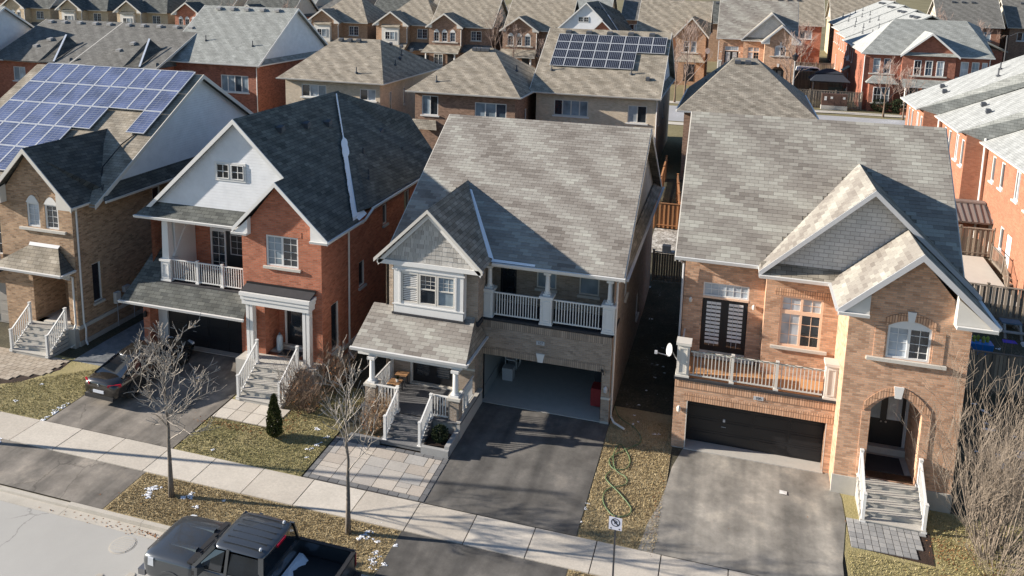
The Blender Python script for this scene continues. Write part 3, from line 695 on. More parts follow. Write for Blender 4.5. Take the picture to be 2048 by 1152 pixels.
# entrance wall behind the porch
pw1 = W((-3.85, -.45), (-.12, -.45)); pw1.wall(C, 'brick_c', -.1, 3.9, [(.95, 2.85, .62, 2.75, .14)])
W((-.12, -.45), (-.12, 0)).wall(C, 'brick_c', -.1, 3.66)
g = G(); pw1.box(g, .0, .9, 1.55, 1.63, 0, .05); pw1.box(g, 2.9, 3.73, 1.55, 1.63, 0, .05); g.build('stone_band', 'stone', C)
g = G(); pw1.box(g, .95, 1.02, .62, 2.75, -.16, .02); pw1.box(g, 2.78, 2.85, .62, 2.75, -.16, .02); pw1.box(g, .95, 2.85, 2.68, 2.75, -.16, .0); g.build('door_frame', 'offwhite', C)
g = G(); pw1.box(g, .95, 2.85, .56, .64, -.14, .08); g.build('door_sill', 'stone', C)
for k in range(2):
    a = 1.02+k*.88; g = G(); pw1.box(g, a, a+.88, .64, 2.68, -.14, -.1); d = g.build('door_leaf', 'black', C)
    q = G(); pw1.box(q, a+.16, a+.72, .95, 2.5, -.1, -.085); q.build('pane', 'glass', d)
    q = G(); 
    for z in [1.05+i*.1 for i in range(15)]: pw1.box(q, a+.17+rng.uniform(0, .05), a+.71-rng.uniform(0, .06), z, z+.018, -.085, -.075)
    q.build('iron_scroll', 'darkmetal', d)
    q = G(); q.tube([pw1.pt(a+(.8 if k == 0 else .08), 1.5, -.06), pw1.pt(a+(.8 if k == 0 else .08), 1.95, -.06)], .018, 6); q.build('handle', 'stone', d)
# upper bay: brick, white box window, shingled gable
bw_ = W((-3.72, -.75), (.05, -.75)); bw_.wall(C, 'brick_c', 3.4, 6.12)
W((.05, -.75), (.05, 1.8)).wall(C, 'brick_c', 3.6, 6.12)
g = G(); g.box(-.36, .12, -.82, -.2, 3.62, 3.8); g.box(-3.78, -3.38, -.82, -.2, 3.62, 3.8); g.build('flashing', 'membrane', C)
bo = W((-3.4, -1.06), (-.43, -1.06)); wx0, wx1, wz0, wz1 = .33, 2.6, 4.33, 5.6
ops = [(wx0, wx1, wz0, wz1, .06)]
bo.wall(C, 'white', 3.86, 6.0, ops, .06, name='bay_box')
g = G(); g.box(-3.4, -3.38, -1.06, -.75, 3.86, 6.); g.box(-.45, -.43, -1.06, -.75, 3.86, 6.); g.box(-3.4, -.43, -1.05, -.76, 3.86, 3.9); g.build('bay_side', 'white', C)
g = G(); bo.box(g, -.04, 3.01, 5.66, 5.72, .0, .035); bo.box(g, -.06, 3.03, 5.86, 6.02, 0, .06); bo.box(g, -.03, 3.0, 4.2, 4.25, 0, .03)
bo.box(g, wx0-.07, wx0, wz0-.05, wz1+.05, 0, .025); bo.box(g, wx1, wx1+.07, wz0-.05, wz1+.05, 0, .025); g.build('bay_trim', 'white', C)
g = G(); bo.box(g, -.05, 3.02, 3.8, 3.87, -.02, .05); g.build('flashing', 'membrane', C)
for k in range(3):
    a = wx0+k*(wx1-wx0)/3; b = a+(wx1-wx0)/3
    f = window(bo, C, a+.01, b-.01, wz0, wz1, -.05, 1, (0, 0), [['glass', 'glass', 'shade'][k]], fmat='offwhite', fw_=.06, hung=True)
    q = G()
    if k == 0:
        for z in [wz0+.1+i*.075 for i in range(15)]: bo.box(q, a+.08, b-.08, z, z+.045, -.055, -.043)
        q.build('shutter_slats', 'white', f)
    else:
        for x in (a+(b-a)*.36, a+(b-a)*.64): bo.box(q, x-.008, x+.008, (wz0+wz1)/2, wz1-.05, -.055, -.04)
        for z in (wz1-.3, wz1-.45): bo.box(q, a+.06, b-.06, z-.008, z+.008, -.055, -.041)
        q.build('muntin', 'offwhite', f)
# gable face of split shakes
gy = -1.04; AX, AZ, GL, GR, GZ = -1.89, 8.3, -4.13, .36, 6.1
gf = G(); gf.poly([(GL+.2, gy+.01, 6.02), (GR-.2, gy+.01, 6.02), (AX, gy+.01, AZ-.12)]); gfo = gf.build('gable_face', 'siding_g', C)
MT['shake'] = m_tinted('cedar_shake_paint', [(0, (.33, .31, .285)), (.5, (.42, .4, .37)), (1, (.5, .475, .44))], .85, 30, .5)
for r in range(11):
    z0 = 6.06+r*.19; hw = (AZ-.14-z0)/(AZ-GZ)*(GR-GL)/2-.12
    x = AX-hw
    while x < AX+hw-.03:
        ww = min(rng.choice((.1, .14, .18, .22, .26)), AX+hw-x); q = G(); dz = rng.uniform(0, .012); zt = z0+.2
        def lim(xx): return min(zt, AZ-.14-abs(xx-AX)*(AZ-GZ)/((GR-GL)/2)*1.0+.06)
        q.hexa([(x+.004, gy-.035, z0-dz), (x+ww-.004, gy-.035, z0-dz), (x+ww-.004, gy, z0-dz), (x+.004, gy, z0-dz)], [(x+.004, gy-.018, max(z0, lim(x))), (x+ww-.004, gy-.018, max(z0, lim(x+ww))), (x+ww-.004, gy, max(z0, lim(x+ww))), (x+.004, gy, max(z0, lim(x)))])
        q.build('shake', 'shake', gfo, origin=(x, gy, z0)); x += ww
# main roof
EY, EZ, RY, RZ, RX0, RX1 = -.08, 6.08, 7.23, 10.53, -4.07, 5.58
sl_ = (RZ-EZ)/(RY-EY); vy = EY+(AZ-EZ)/sl_
front = [(RX0, EY, EZ), (RX1, EY, EZ), (RX1, RY, RZ), (RX0, RY, RZ)]
rf = G().slab(front, .14).build('roof', 'roof_c', C)
shingles(rf, front, 'tab_c', 300, hide=lambda p: p.y < vy and abs(p.x-AX) < (GR-AX)*(AZ-p.z)/(AZ-GZ)-.05, seed=3)
G().slab([(RX1, 14.54, EZ), (RX0, 14.54, EZ), (RX0, RY, RZ), (RX1, RY, RZ)], .14).build('roof', 'roof_c', C)
g = G().slab([(RX1-.3, .3, 6.2), (RX1+.06, .02, 6.05), (RX1+.06, 14.5, 6.05), (RX1-.3, 14.3, 6.5)], .06); g.build('pent_roof', 'roof_c', C)
g = G().poly([(5.2, .1, 6.05), (5.2, 14.4, 6.05), (5.2, RY, RZ-.1)]); g.build('gable_wall', 'siding_b', C)
g = G().poly([(-3.8, 14.4, 6.05), (-3.8, .1, 6.05), (-3.8, RY, RZ-.1)]); g.build('gable_wall', 'siding_b', C)
rake(C, [(RX1, EY, EZ-.01), (RX1, RY, RZ-.01), (RX1, 14.5, EZ-.01)], .2, .04, 'offwhite', outn=(1, 0, 0))
rake(C, [(RX0, EY, EZ-.01), (RX0, RY, RZ-.01), (RX0, 14.5, EZ-.01)], .2, .04, 'offwhite', outn=(-1, 0, 0))
ga, gb = gable_roof_front(C, GL, GR, GZ, GZ, AX, AZ, -1.26, EY+.2, EY+.03, vy+.05, 'roof_c')
g = G(); g.poly([(AX, vy+.05, AZ+.012), (AX-.12, vy-.1, AZ-.09), (AX-.12, -1.26, AZ-.1), (AX, -1.26, AZ+.012)]); g.poly([(AX, vy+.05, AZ+.012), (AX, -1.26, AZ+.012), (AX+.12, -1.26, AZ-.1), (AX+.12, vy-.1, AZ-.09)]); g.build('ridge_cap', 'roof_c', ga)
rake(C, [(GL-.02, -1.26, GZ-.0), (AX, -1.26, AZ+.0), (GR+.02, -1.26, GZ)], .16, .035, 'offwhite')
rake(C, [(GL+.1, -1.09, GZ-.13), (AX, -1.09, AZ-.2), (GR-.1, -1.09, GZ-.13)], .2, .05, 'white', name='inner_trim')
g = G(); g.box(GL+.06, GR-.06, -1.14, -1.04, 5.86, 6.04); g.build('frieze_board', 'white', C)
g = G(); g.add([(GL, -1.24, GZ-.14), (AX, -1.24, AZ-.14), (AX, -.98, AZ-.14), (GL, -.98, GZ-.14), (GR, -1.24, GZ-.14), (GR, -.98, GZ-.14)], [(0, 3, 2, 1), (1, 2, 5, 4)]); g.build('soffit', 'soffit', C)
# snow lying in the valley and the gutter
sn = G(); vb = V((GR+.0, EY+.0, EZ+.03)); vt = V((AX+.0, vy, AZ+.03))
for i in range(12):
    t0, t1 = .02+i*.07, .02+(i+1)*.07; a, b = vb.lerp(vt, t0), vb.lerp(vt, t1); w0 = .1*(1-t0*.75)+.02; w1 = .1*(1-t1*.75)+.02
    sn.add([a+V((-w0, -.0, w0*.75)), a+V((w0, .0, .01)), b+V((w1, 0, .01)), b+V((-w1, 0, w1*.75)), a+V((0, 0, .05)), b+V((0, 0, .05))], [(0, 4, 5, 3), (4, 1, 2, 5)])
for i in range(16):
    x0 = GR+.0+i*.11; sn.add([(x0, EY-.03, EZ+.02), (x0+.12, EY-.03, EZ+.02), (x0+.12, EY+.1-.004*i, EZ+.09), (x0, EY+.1-.004*i, EZ+.09)], [(0, 1, 2, 3)])
tag(sn.build('valley_snow', 'snow', C), kind='stuff')
gutter(C, (GR+.05, EY, EZ-.01), (RX1+.05, EY, EZ-.01), (0, -1, 0), 'white', .12)
gutter(C, (RX1+.07, .02, 6.03), (RX1+.07, 14.5, 6.03), (1, 0, 0), 'greytrim', .12)
downspout(C, [(5.5, -.02, 5.95), (5.33, .12, 5.8), (5.3, .18, .5), (5.3, .18, .25), (5.45, .0, .12), (5.9, -.25, .06)], .045, 'offwhite')
# balcony over the garage
rw_ = W((.05, 1.8), (5.23, 1.8)); rw_.wall(C, 'brick_c', 3.6, 6.1, [(.16, .86, 3.8, 5.95), (1.72, 2.55, 4.5, 5.85), (3.5, 4.32, 4.45, 5.8)])
window(rw_, C, .16, .86, 3.8, 5.95, fw_=.07, panes=['glass'], name='balcony_door', fmat='black'); 
window(rw_, C, 1.72, 2.55, 4.5, 5.85, panes=['shade'], sill=.06, fmat='offwhite'); window(rw_, C, 3.5, 4.32, 4.45, 5.8, panes=['shade'], sill=.06, fmat='offwhite')
g = G(); g.box(-.1, 5.25, .0, 1.8, 3.58, 3.67); g.box(-.1, 5.27, -.05, .08, 3.63, 3.72); g.box(5.2, 5.28, -.05, 1.7, 3.63, 3.72); g.build('balcony_deck', 'membrane', C)
for x in (-.05, 2.36, 4.82): pedestal(C, x, x+.46, .0, .44, 3.72, 4.9)
for x in (.22, 2.59, 5.05): column(C, x, .22, 4.9, 5.84, .1)
g = G(); g.box(.06, 5.3, .1, .36, 5.82, 6.0); g.build('balcony_beam', 'offwhite', C)
g = G(); g.box(.06, 5.3, .0, 1.8, 6.0, 6.04); g.build('balcony_soffit', 'soffit', C)
railing(C, (.46, .12, 3.76), (2.3, .12, 3.76), 1.0, n=17); railing(C, (2.87, .12, 3.76), (4.77, .12, 3.76), 1.0, n=17)
railing(C, (5.1, .5, 3.76), (5.1, 1.75, 3.76), 1.0, n=10)
# porch
pf = .55
g = G(); g.box(-4.0, .04, -2.72, -.45, -.2, pf); g.build('porch_floor', 'concrete', C)
g = G(); g.box(-4.05, .1, -2.8, -.44, pf, pf+.03); pt = g.build('porch_tread', 'paverd', C)
PE = 2.9
pr = [(-4.5, -2.55, PE), (.2, -2.55, PE), (-.06, -.7, 3.98), (-4.4, -.7, 3.98)]
o = G().slab(pr, .1).build('porch_roof', 'roof_c', C); shingles(o, pr, 'tab_c', 300, seed=5)
G().slab([(.2, -2.55, PE), (.2, .0, PE), (-.06, -.7, 3.98)], .06).build('porch_roof_hip', 'roof_c', C)
g = G(); g.box(-4.4, .1, -2.45, -.46, PE-.12, PE-.1); g.build('porch_soffit', 'soffit', C)
g = G(); g.box(-4.3, .0, -2.42, -2.2, PE-.34, PE-.11); g.box(-4.3, -4.1, -2.2, -.46, PE-.34, PE-.11); g.box(-.16, .0, -2.2, -.46, PE-.34, PE-.11); g.build('porch_beam', 'white', C)
gutter(C, (-4.55, -2.55, PE), (.25, -2.55, PE), (0, -1, 0), 'white', .12); gutter(C, (.2, -2.6, PE), (.2, .0, PE), (1, 0, 0), 'white', .1)
g = G(); g.poly([(-4.42, -.6, 3.9), (-4.42, -2.5, PE-.1), (-4.42, -.6, PE-.1)]); g.build('porch_gable_end', 'white', C)
for x in (-3.68, -.24):
    g = G(); g.box(x-.21, x+.21, -2.65, -2.23, pf+.03, 1.4); g.build('pier', 'brick_c', C)
    g = G(); g.box(x-.26, x+.26, -2.7, -2.18, 1.4, 1.5); g.build('pier_cap', 'stone', C)
    column(C, x, -2.44, 1.5, PE-.34, .11)
zr = pf+.03
railing(C, (-3.7, -2.2, zr), (-3.7, -.5, zr), .9, posts=(1,), n=13); railing(C, (-3.45, -2.6, zr), (-2.55, -2.6, zr), .9, posts=(1,), n=7)
railing(C, (-1.12, -2.6, zr), (-.47, -2.6, zr), .9, n=6); railing(C, (-.1, -2.2, zr), (-.1, -.75, zr), .9, posts=(0,), n=12)
steps(C, -2.65, -1.02, -2.75, pf+.03, -3.95, -.06, 4, 'paverd')
railing(C, (-2.5, -2.72, zr), (-2.5, -3.85, .05), .9, posts=(0, 1), n=9); railing(C, (-1.12, -2.72, zr), (-1.12, -3.85, .05), .9, posts=(0, 1), n=9)
# planter beside the steps with low walls
g = G(); g.box(-.12, .06, -3.95, -2.8, -.1, .32); g.box(-1.0, .06, -4.05, -3.9, -.1, .2); g.build('planter_wall', 'paverg', C)
g = G(); g.box(-1.0, -.12, -3.9, -2.8, -.1, .12); g.build('planter_soil', 'mulch', C)
g = G(); g.box(-.1, .07, -2.8, -.02, -.1, .62); g.build('porch_side_wall', 'concrete', C)
g = G(); g.box(-3.9, -2.66, -4.05, -3.85, -.1, .1); g.build('edging', 'paverd', C)

# ================================================================ orange house on the right
def garage_door(parent, wf, u0, u1, z0, z1, o, mat, rows=4, cols=4, handle=True):
    g = G(); wf.box(g, u0, u1, z0, z1, o-.05, o-.012); d = g.build('garage_door', mat, parent)
    rh = (z1-z0)/rows; cw = (u1-u0)/cols
    q = G(); wf.box(q, .004, cw-.004, .006, rh-.006, -.012, 0); wf.box(q, .08, cw-.08, .09, rh-.09, 0, .014)
    me = mesh('door_panel', [p-wf.p for p in q.v], q.f, mat)
    for r in range(rows):
        for c in range(cols): put('door_panel', me, d, wf.pt(u0+c*cw, z0+r*rh, o))
    if handle:
        q = G(); wf.box(q, u0+1.38, u0+1.46, z0+.95, z0+1.06, o, o+.04); q.tube([wf.pt(u0+1.33, z0+.75, o+.03), wf.pt(u0+1.5, z0+.75, o+.03)], .012, 5); q.build('handle', 'greytrim', d)
    return d
def arch_fill(wf, u0, u1, zs, zt, o0, o1, n=12, name='arch', mat='white', parent=None, zb=None):
    """segment between a segmental arch (springing zs, crown zt) and the straight line zb"""
    zb = zs if zb is None else zb; g = G(); m = (u0+u1)/2; h = (u1-u0)/2
    def za(u): return zs+(zt-zs)*(1-((u-m)/h)**2)
    for i in range(n):
        a, b = u0+(u1-u0)*i/n, u0+(u1-u0)*(i+1)/n
        A, B = za(a), za(b)
        if zb <= zs: lo = [zb, zb]; hi = [A, B]
        else: lo = [A, B]; hi = [zb, zb]
        g.hexa([wf.pt(a, lo[0], o1), wf.pt(b, lo[1], o1), wf.pt(b, lo[1], o0), wf.pt(a, lo[0], o0)], [wf.pt(a, hi[0], o1), wf.pt(b, hi[1], o1), wf.pt(b, hi[1], o0), wf.pt(a, hi[0], o0)])
    return g.build(name, mat, parent)
def arch_band(wf, u0, u1, zs, zt, th, o0, o1, mat, parent, n=14, name='arch_course'):
    g = G(); m = (u0+u1)/2; h = (u1-u0)/2
    def za(u): return zs+(zt-zs)*(1-((u-m)/h)**2)
    for i in range(n):
        a, b = u0+(u1-u0)*i/n, u0+(u1-u0)*(i+1)/n; A, B = za(a), za(b)
        g.hexa([wf.pt(a, A, o1), wf.pt(b, B, o1), wf.pt(b, B, o0), wf.pt(a, A, o0)], [wf.pt(a, A+th, o1), wf.pt(b, B+th, o1), wf.pt(b, B+th, o0), wf.pt(a, A+th, o0)])
    return g.build(name, mat, parent)
def keystone(wf, u, z0, z1, w0, w1, o, parent, mat='white'):
    g = G(); P = [wf.pt(u-w0, z0, o), wf.pt(u+w0, z0, o), wf.pt(u+w1, z1, o), wf.pt(u-w1, z1, o)]; Q = [wf.pt(u-w0, z0, -.02), wf.pt(u+w0, z0, -.02), wf.pt(u+w1, z1, -.02), wf.pt(u-w1, z1, -.02)]
    g.add(P+Q, [(0, 1, 2, 3), (4, 0, 3, 7), (1, 5, 6, 2), (3, 2, 6, 7), (5, 4, 7, 6), (4, 5, 1, 0)]); return g.build('keystone', mat, parent)
R = root('brick_house', (12.2, 4, 0), 'orange brick house with closed black garage door and stacked double gable, number 105', 'house', 'houses in the front row')
RYF = -.67
rg = W((7.70, RYF), (13.21, RYF)); rg.wall(R, 'brick_r', -.35, 2.73, [(.5, 5.26, -.35, 1.9, .3)])
g = G(); rg.box(g, .35, 5.48, 1.901, 2.2, .001, .013); g.build('soldier_course', 'sold_r', R)
g = G(); rg.box(g, .003, 5.5, 2.38, 2.68, .001, .014); g.build('soldier_course', 'sold_r', R)
g = G(); rg.box(g, 2.78, 3.12, 2.36, 2.5, .01, .03); pl = g.build('number_plate', 'greytrim', R); text(pl, '105', rg, 2.95, 2.43, .031, .14, 'darkmetal')
g = G(); rg.box(g, .47, .5, -.1, 1.9, -.3, .004); rg.box(g, .42, .5, -.1, 1.9, -.34, -.3); g.build('garage_jamb', 'offwhite', R)
g = G(); rg.box(g, 5.26, 5.29, -.1, 1.9, -.3, .004); g.build('garage_jamb', 'offwhite', R)
g = G(); rg.box(g, -.02, .42, -.35, -.02, -.02, .015); g.build('pier_footing', 'concrete', R)
g = G(); g.box(8.15, 13.0, -.75, .2, -.2, .02); g.build('garage_sill', 'concrete', R)
garage_door(R, rg, .42, 5.34, .03, 2.05, -.56, 'black', 4, 4)
g = G(); g.lathe(rg.pt(.2, 1.45, .09), [(.03, 0), (.07, .03), (.08, .16), (.03, .24)], 8); g.build('wall_lamp', 'offwhite', R)
# tower
TX0, TX1, TYF = 13.21, 16.83, -1.65
tw = W((TX0, TYF), (TX1, TYF))
gx, gzz = 15.15, 8.62
tw.wall(R, 'brick_r', -.2, 6.62, [(.95, 2.5, .72, 3.8, .5), (1.2, 2.5, 5.08, 6.42)], .11, top=[(0, 6.62), (TX1-TX0, 6.62), (gx-TX0, gzz)])
W((TX0, 1.2), (TX0, TYF)).wall(R, 'brick_r', -.2, 6.6); W((TX1, TYF), (TX1, 12.4)).wall(R, 'brick_r', -.2, 6.9)
arch_fill(tw, .95, 2.5, 3.2, 3.78, -.5, 0, name='arch_infill', mat='brick_r', parent=R, zb=3.81)
arch_band(tw, .72, 2.73, 3.12, 3.8, .3, .001, .03, 'sold_r', R); keystone(tw, 1.72, 3.72, 4.12, .1, .15, .06, R)
g = G(); tw.box(g, .68, .95, .75, 3.1, .001, .03); g.build('pilaster', 'brick_r', R); g = G(); tw.box(g, 2.5, 2.77, .75, 3.1, .001, .03); g.build('pilaster', 'brick_r', R)
window(tw, R, 1.2, 2.5, 5.08, 6.2, cols=2, grid=(2, 4), panes=['curtain', 'glass'], sill=.0, name='window', fw_=.07)
arch_fill(tw, 1.2, 2.5, 6.2, 6.42, -.1, -.02, mat='white', parent=R, name='arch_panel', zb=6.19)
arch_fill(tw, 1.2, 2.5, 6.2, 6.42, -.12, 0, mat='brick_r', parent=R, name='arch_infill', zb=6.43)
arch_band(tw, 1.1, 2.6, 6.2, 6.44, .26, .001, .02, 'sold_r', R); keystone(tw, 1.85, 6.4, 6.75, .09, .13, .05, R)
g = G(); tw.box(g, .62, 3.0, 4.96, 5.07, -.02, .11); g.build('sill', 'stone', R)
g = G(); tw.box(g, .82, 1.14, 5.07, 6.15, .001, .02); g.build('pilaster', 'brick_r', R); g = G(); tw.box(g, 2.56, 2.9, 5.07, 6.15, .001, .02); g.build('pilaster', 'brick_r', R)
g = G(); tw.box(g, -.04, 3.66, -.2, .62, -.06, .05); g.build('stone_base', 'concrete', R)
# entrance recess
g = G(); g.box(13.9, 16.1, TYF+.02, .35, -.2, .72); g.build('porch_floor', 'concrete', R)
g = G(); g.poly([(14.16, .3, .72), (15.71, .3, .72), (15.71, .3, 3.85), (14.16, .3, 3.85)]); g.poly([(14.16, TYF+.5, .72), (14.16, .3, .72), (14.16, .3, 3.85), (14.16, TYF+.5, 3.85)]); g.poly([(15.71, .3, .72), (15.71, TYF+.5, .72), (15.71, TYF+.5, 3.85), (15.71, .3, 3.85)]); g.poly([(14.16, .3, 3.84), (15.71, .3, 3.84), (15.71, TYF+.4, 3.84), (14.16, TYF+.4, 3.84)]); g.build('entry_walls', 'brick_r', R)
dw = W((14.16, .3), (15.71, .3))
g = G(); dw.box(g, .0, .1, .95, 3.3, .0, .1); dw.box(g, 1.45, 1.55, .95, 3.3, .0, .1); dw.box(g, 0, 1.55, 3.25, 3.35, 0, .1); g.build('door_frame', 'greytrim', R)
g = G(); dw.box(g, 0, 1.55, .72, .96, .0, .3); g.build('door_step', 'concrete', R)
for k in range(2):
    g = G(); dw.box(g, .1+k*.675, .775+k*.675, .96, 3.25, .02, .07); d = g.build('door_leaf', 'black', R)
    q = G(); dw.box(q, .2+k*.675, .66+k*.675, 1.95, 3.1, .07, .082); q.build('pane', ['shade', 'curtain'][k], d)
    q = G(); q.lathe(dw.pt(.7 if k == 0 else .86, 1.85, .1), [(.02, -.03), (.035, 0), (.02, .03)], 8); q.build('handle', 'stone', d)
g = G(); g.box(14.3, 15.5, -1.2, -.15, .72, .735); g.build('door_mat', 'membrane', R)
steps(R, 13.95, 15.85, -1.72, .72, -3.05, -.14, 5)
railing(R, (14.02, -1.75, .75), (14.02, -3.0, -.05), .9, posts=(0, 1), n=10); railing(R, (15.82, -1.75, .75), (15.82, -3.0, -.05), .9, posts=(0, 1), n=10)
# recessed upper walls
u1 = W((7.72, 1.35), (10.68, 1.35)); u1.wall(R, 'brick_r', 2.7, 6.85, [(.72, 2.4, 2.95, 5.8)])
W((10.68, 1.35), (10.68, .75)).wall(R, 'brick_r', 2.7, 6.85)
u2 = W((10.68, .75), (13.21, .75)); u2.wall(R, 'brick_r', 2.7, 6.85, [(.55, 2.0, 3.92, 5.87)])
W((7.72, 12.4), (7.72, 1.35)).wall(R, 'brick_r', -.2, 6.9); W((7.72, 1.35), (7.72, RYF)).wall(R, 'brick_r', -.35, 2.72)
W((TX1, 12.4), (7.72, 12.4)).wall(R, 'brick_r', -.2, 6.9)
f = window(u1, R, .72, 2.4, 5.25, 5.8, cols=1, grid=(6, 2), panes=['curtain'], name='transom'); g = G(); u1.box(g, .72, 2.4, 5.17, 5.25, -.1, .01); g.build('door_head', 'stucco', R)
g = G(); u1.box(g, .72, 2.4, 2.95, 3.02, -.1, -.02); fr = g.build('french_door_sill', 'stone', R)
for k in range(2):
    a = .74+k*.82; g = G(); u1.box(g, a, a+.82, 3.02, 5.17, -.1, -.05); d = g.build('french_door', 'black', R)
    q = G(); u1.box(q, a+.14, a+.68, 3.25, 5.03, -.05, -.04); q.build('pane', 'glass', d)
    q = G()
    for i in range(11 if k == 0 else 10): z = 4.93-i*.16; u1.box(q, a+.15, a+.67, z, z+.1, -.04, -.033)
    q.build('zebra_blind', 'white', d)
    q = G()
    for x in (a+.32, a+.5): u1.box(q, x-.008, x+.008, 3.25, 5.03, -.033, -.028)
    q.build('muntin', 'greytrim', d)
g = G(); u1.box(g, .5, 2.75, 2.78, 2.94, -.02, .14); g.build('door_sill', 'stone', R)
f = window(u2, R, .55, 2.0, 3.92, 5.25, cols=2, grid=(2, 3), panes=['curtain', 'glass'], sill=.25, fmat='stucco', fw_=.075)
window(u2, R, .55, 2.0, 5.25, 5.87, cols=2, grid=(2, 2), panes=['curtain', 'curtain'], fmat='stucco', fw_=.075, name='transom')
g = G(); u2.box(g, .3, 2.25, 5.88, 6.14, .001, .014); g.build('soldier_course', 'sold_r', R)
for u in (.28, 2.6): g = G(); g.lathe(u1.pt(u, 4.95, .08), [(.03, 0), (.06, .03), (.07, .14), (.03, .2)], 8); g.build('wall_lamp', 'offwhite', R)
# balcony
g = G(); g.box(7.72, 13.2, RYF+.02, 1.35, 2.62, 2.735); g.build('balcony_deck', 'wood_t', R)
g = G(); g.box(7.66, 13.22, RYF-.06, RYF+.06, 2.7, 2.79); g.build('flashing', 'membrane', R)
pedestal(R, 7.72, 8.16, RYF+.0, RYF+.44, 2.79, 4.13, 'offwhite'); pedestal(R, 12.8, 13.2, RYF+.0, RYF+.44, 2.79, 4.13, 'offwhite')
railing(R, (8.2, RYF+.1, 2.8), (12.75, RYF+.1, 2.8), 1.0, 'offwhite', posts=(.325, .66), n=36); railing(R, (7.85, RYF+.5, 2.8), (7.85, 1.3, 2.8), 1.0, 'offwhite', n=13)
MT['lights'] = m_plain('light_string', (.04, .06, .04), .5, .2)
g = G(); g.tube([(8.2+i*.114, RYF+.06+.03*math.sin(i*1.9), 3.83+.025*math.sin(i*1.3)) for i in range(41)], .012, 4)
tag(g.build('light_string', 'lights', None), 'string of dark fairy lights wound along the white balcony rail', 'light string')
# main roof
EY2, EZ2, RY2, RZ2, X0, X1 = .95, 6.84, 6.2, 11.6, 7.36, 17.17
qd = [(X0, EY2, EZ2), (X1, EY2, EZ2), (X1, RY2, RZ2), (X0, RY2, RZ2)]
BX, BZ, BL, BR, BE, BY = 13.95, 10.2, 10.38, 17.52, 6.84, .32
s2 = (RZ2-EZ2)/(RY2-EY2); vy2 = EY2+(BZ-EZ2)/s2
rf = G().slab(qd, .14).build('roof', 'roof_c', R)
shingles(rf, qd, 'tab_r', 300, hide=lambda p: abs(p.x-BX) < (BX-BL)*(BZ-p.z)/(BZ-BE)-.05, seed=11)
G().slab([(X1, 11.45, EZ2), (X0, 11.45, EZ2), (X0, RY2, RZ2), (X1, RY2, RZ2)], .14).build('roof', 'roof_c', R)
for sx, xx in ((-1, X0), (1, X1)): rake(R, [(xx, EY2, EZ2-.01), (xx, RY2, RZ2-.01), (xx, 11.4, EZ2-.01)], .2, .04, 'offwhite', outn=(sx, 0, 0))
g = G().poly([(TX1, 1.1, 6.8), (TX1, 11.3, 6.8), (TX1, RY2, RZ2-.1)]); g.build('gable_wall', 'siding_b', R)
g = G().poly([(7.72, 11.3, 6.8), (7.72, 1.1, 6.8), (7.72, RY2, RZ2-.1)]); g.build('gable_wall', 'siding_b', R)
# big upper gable
def rake_roof(a, b, nm='gable_roof'): return G().slab(a, .1).build(nm, 'roof_c', b)
L_ = [(BL, BY, BE), (BX, BY, BZ), (BX, vy2+.05, BZ), (BL, EY2+.1, BE)]
ql = [(BL, EY2+.02, BE), (BL, BY, BE), (BX, BY, BZ), (BX, vy2, BZ)]
o = G().slab(ql, .1).build('gable_roof', 'roof_c', R); shingles(o, ql, 'tab_r', 300, seed=13)
o = G().slab([(BX, BY, BZ), (BR, BY, BE), (BR, EY2+.1, BE), (BX, vy2+.05, BZ)], .1).build('gable_roof', 'roof_c', R)
rake(R, [(BL-.02, BY, BE), (BX, BY, BZ), (BR+.02, BY, BE)], .2, .035, 'greytrim')
g = G().poly([(BL+.3, .72, 6.95), (BR-.4, .72, 6.95), (BX, .72, BZ-.15)]); gfo = g.build('gable_face', 'siding_g', R)
g = G(); g.add([(BL, BY+.02, BE-.12), (BX, BY+.02, BZ-.12), (BX, .74, BZ-.12), (BL, .74, BE-.12), (BR, BY+.02, BE-.12), (BR, .74, BE-.12)], [(0, 3, 2, 1), (1, 2, 5, 4)]); g.build('soffit', 'soffit', R)
pq = [(10.42, .33, 6.72), (13.3, .33, 6.72), (13.3, .74, 7.1), (10.42, .74, 7.1)]
G().slab(pq, .08).build('pent_roof', 'roof_c', R); g = G(); g.box(10.4, 13.2, .34, .76, 6.6, 6.66); g.build('soffit', 'soffit', R)
gutter(R, (10.38, .33, 6.72), (12.86, .33, 6.72), (0, -1, 0), 'white', .12); gutter(R, (X0-.04, EY2, EZ2), (10.42, EY2, EZ2), (0, -1, 0), 'white', .12)
g = G(); g.box(10.36, 10.46, .33, .98, 6.72, 6.84); g.build('gutter_return', 'white', R)
# tower gable
HX, HZ, HL, HR, HE, HY = 15.14, 8.83, 12.82, 17.44, 6.7, -2.0
hb = .75
ql = [(HL, hb, HE), (HL, HY, HE), (HX, HY, HZ), (HX, hb, HZ)]
o = G().slab(ql, .1).build('tower_roof', 'roof_c', R); shingles(o, ql, 'tab_r', 300, seed=17)
o = G().slab([(HX, HY, HZ), (HR, HY, HE), (HR, 3.5, HE), (HX, 2.9, HZ)], .1).build('tower_roof', 'roof_c', R)
rake(R, [(HL-.02, HY, HE), (HX, HY, HZ), (HR+.02, HY, HE)], .24, .035, 'greytrim')
g = G(); g.add([(HL, HY+.02, HE-.13), (HX, HY+.02, HZ-.13), (HX, TYF, HZ-.13), (HL, TYF, HE-.13), (HR, HY+.02, HE-.13), (HR, TYF, HE-.13)], [(0, 3, 2, 1), (1, 2, 5, 4)]); g.build('soffit', 'soffit', R)
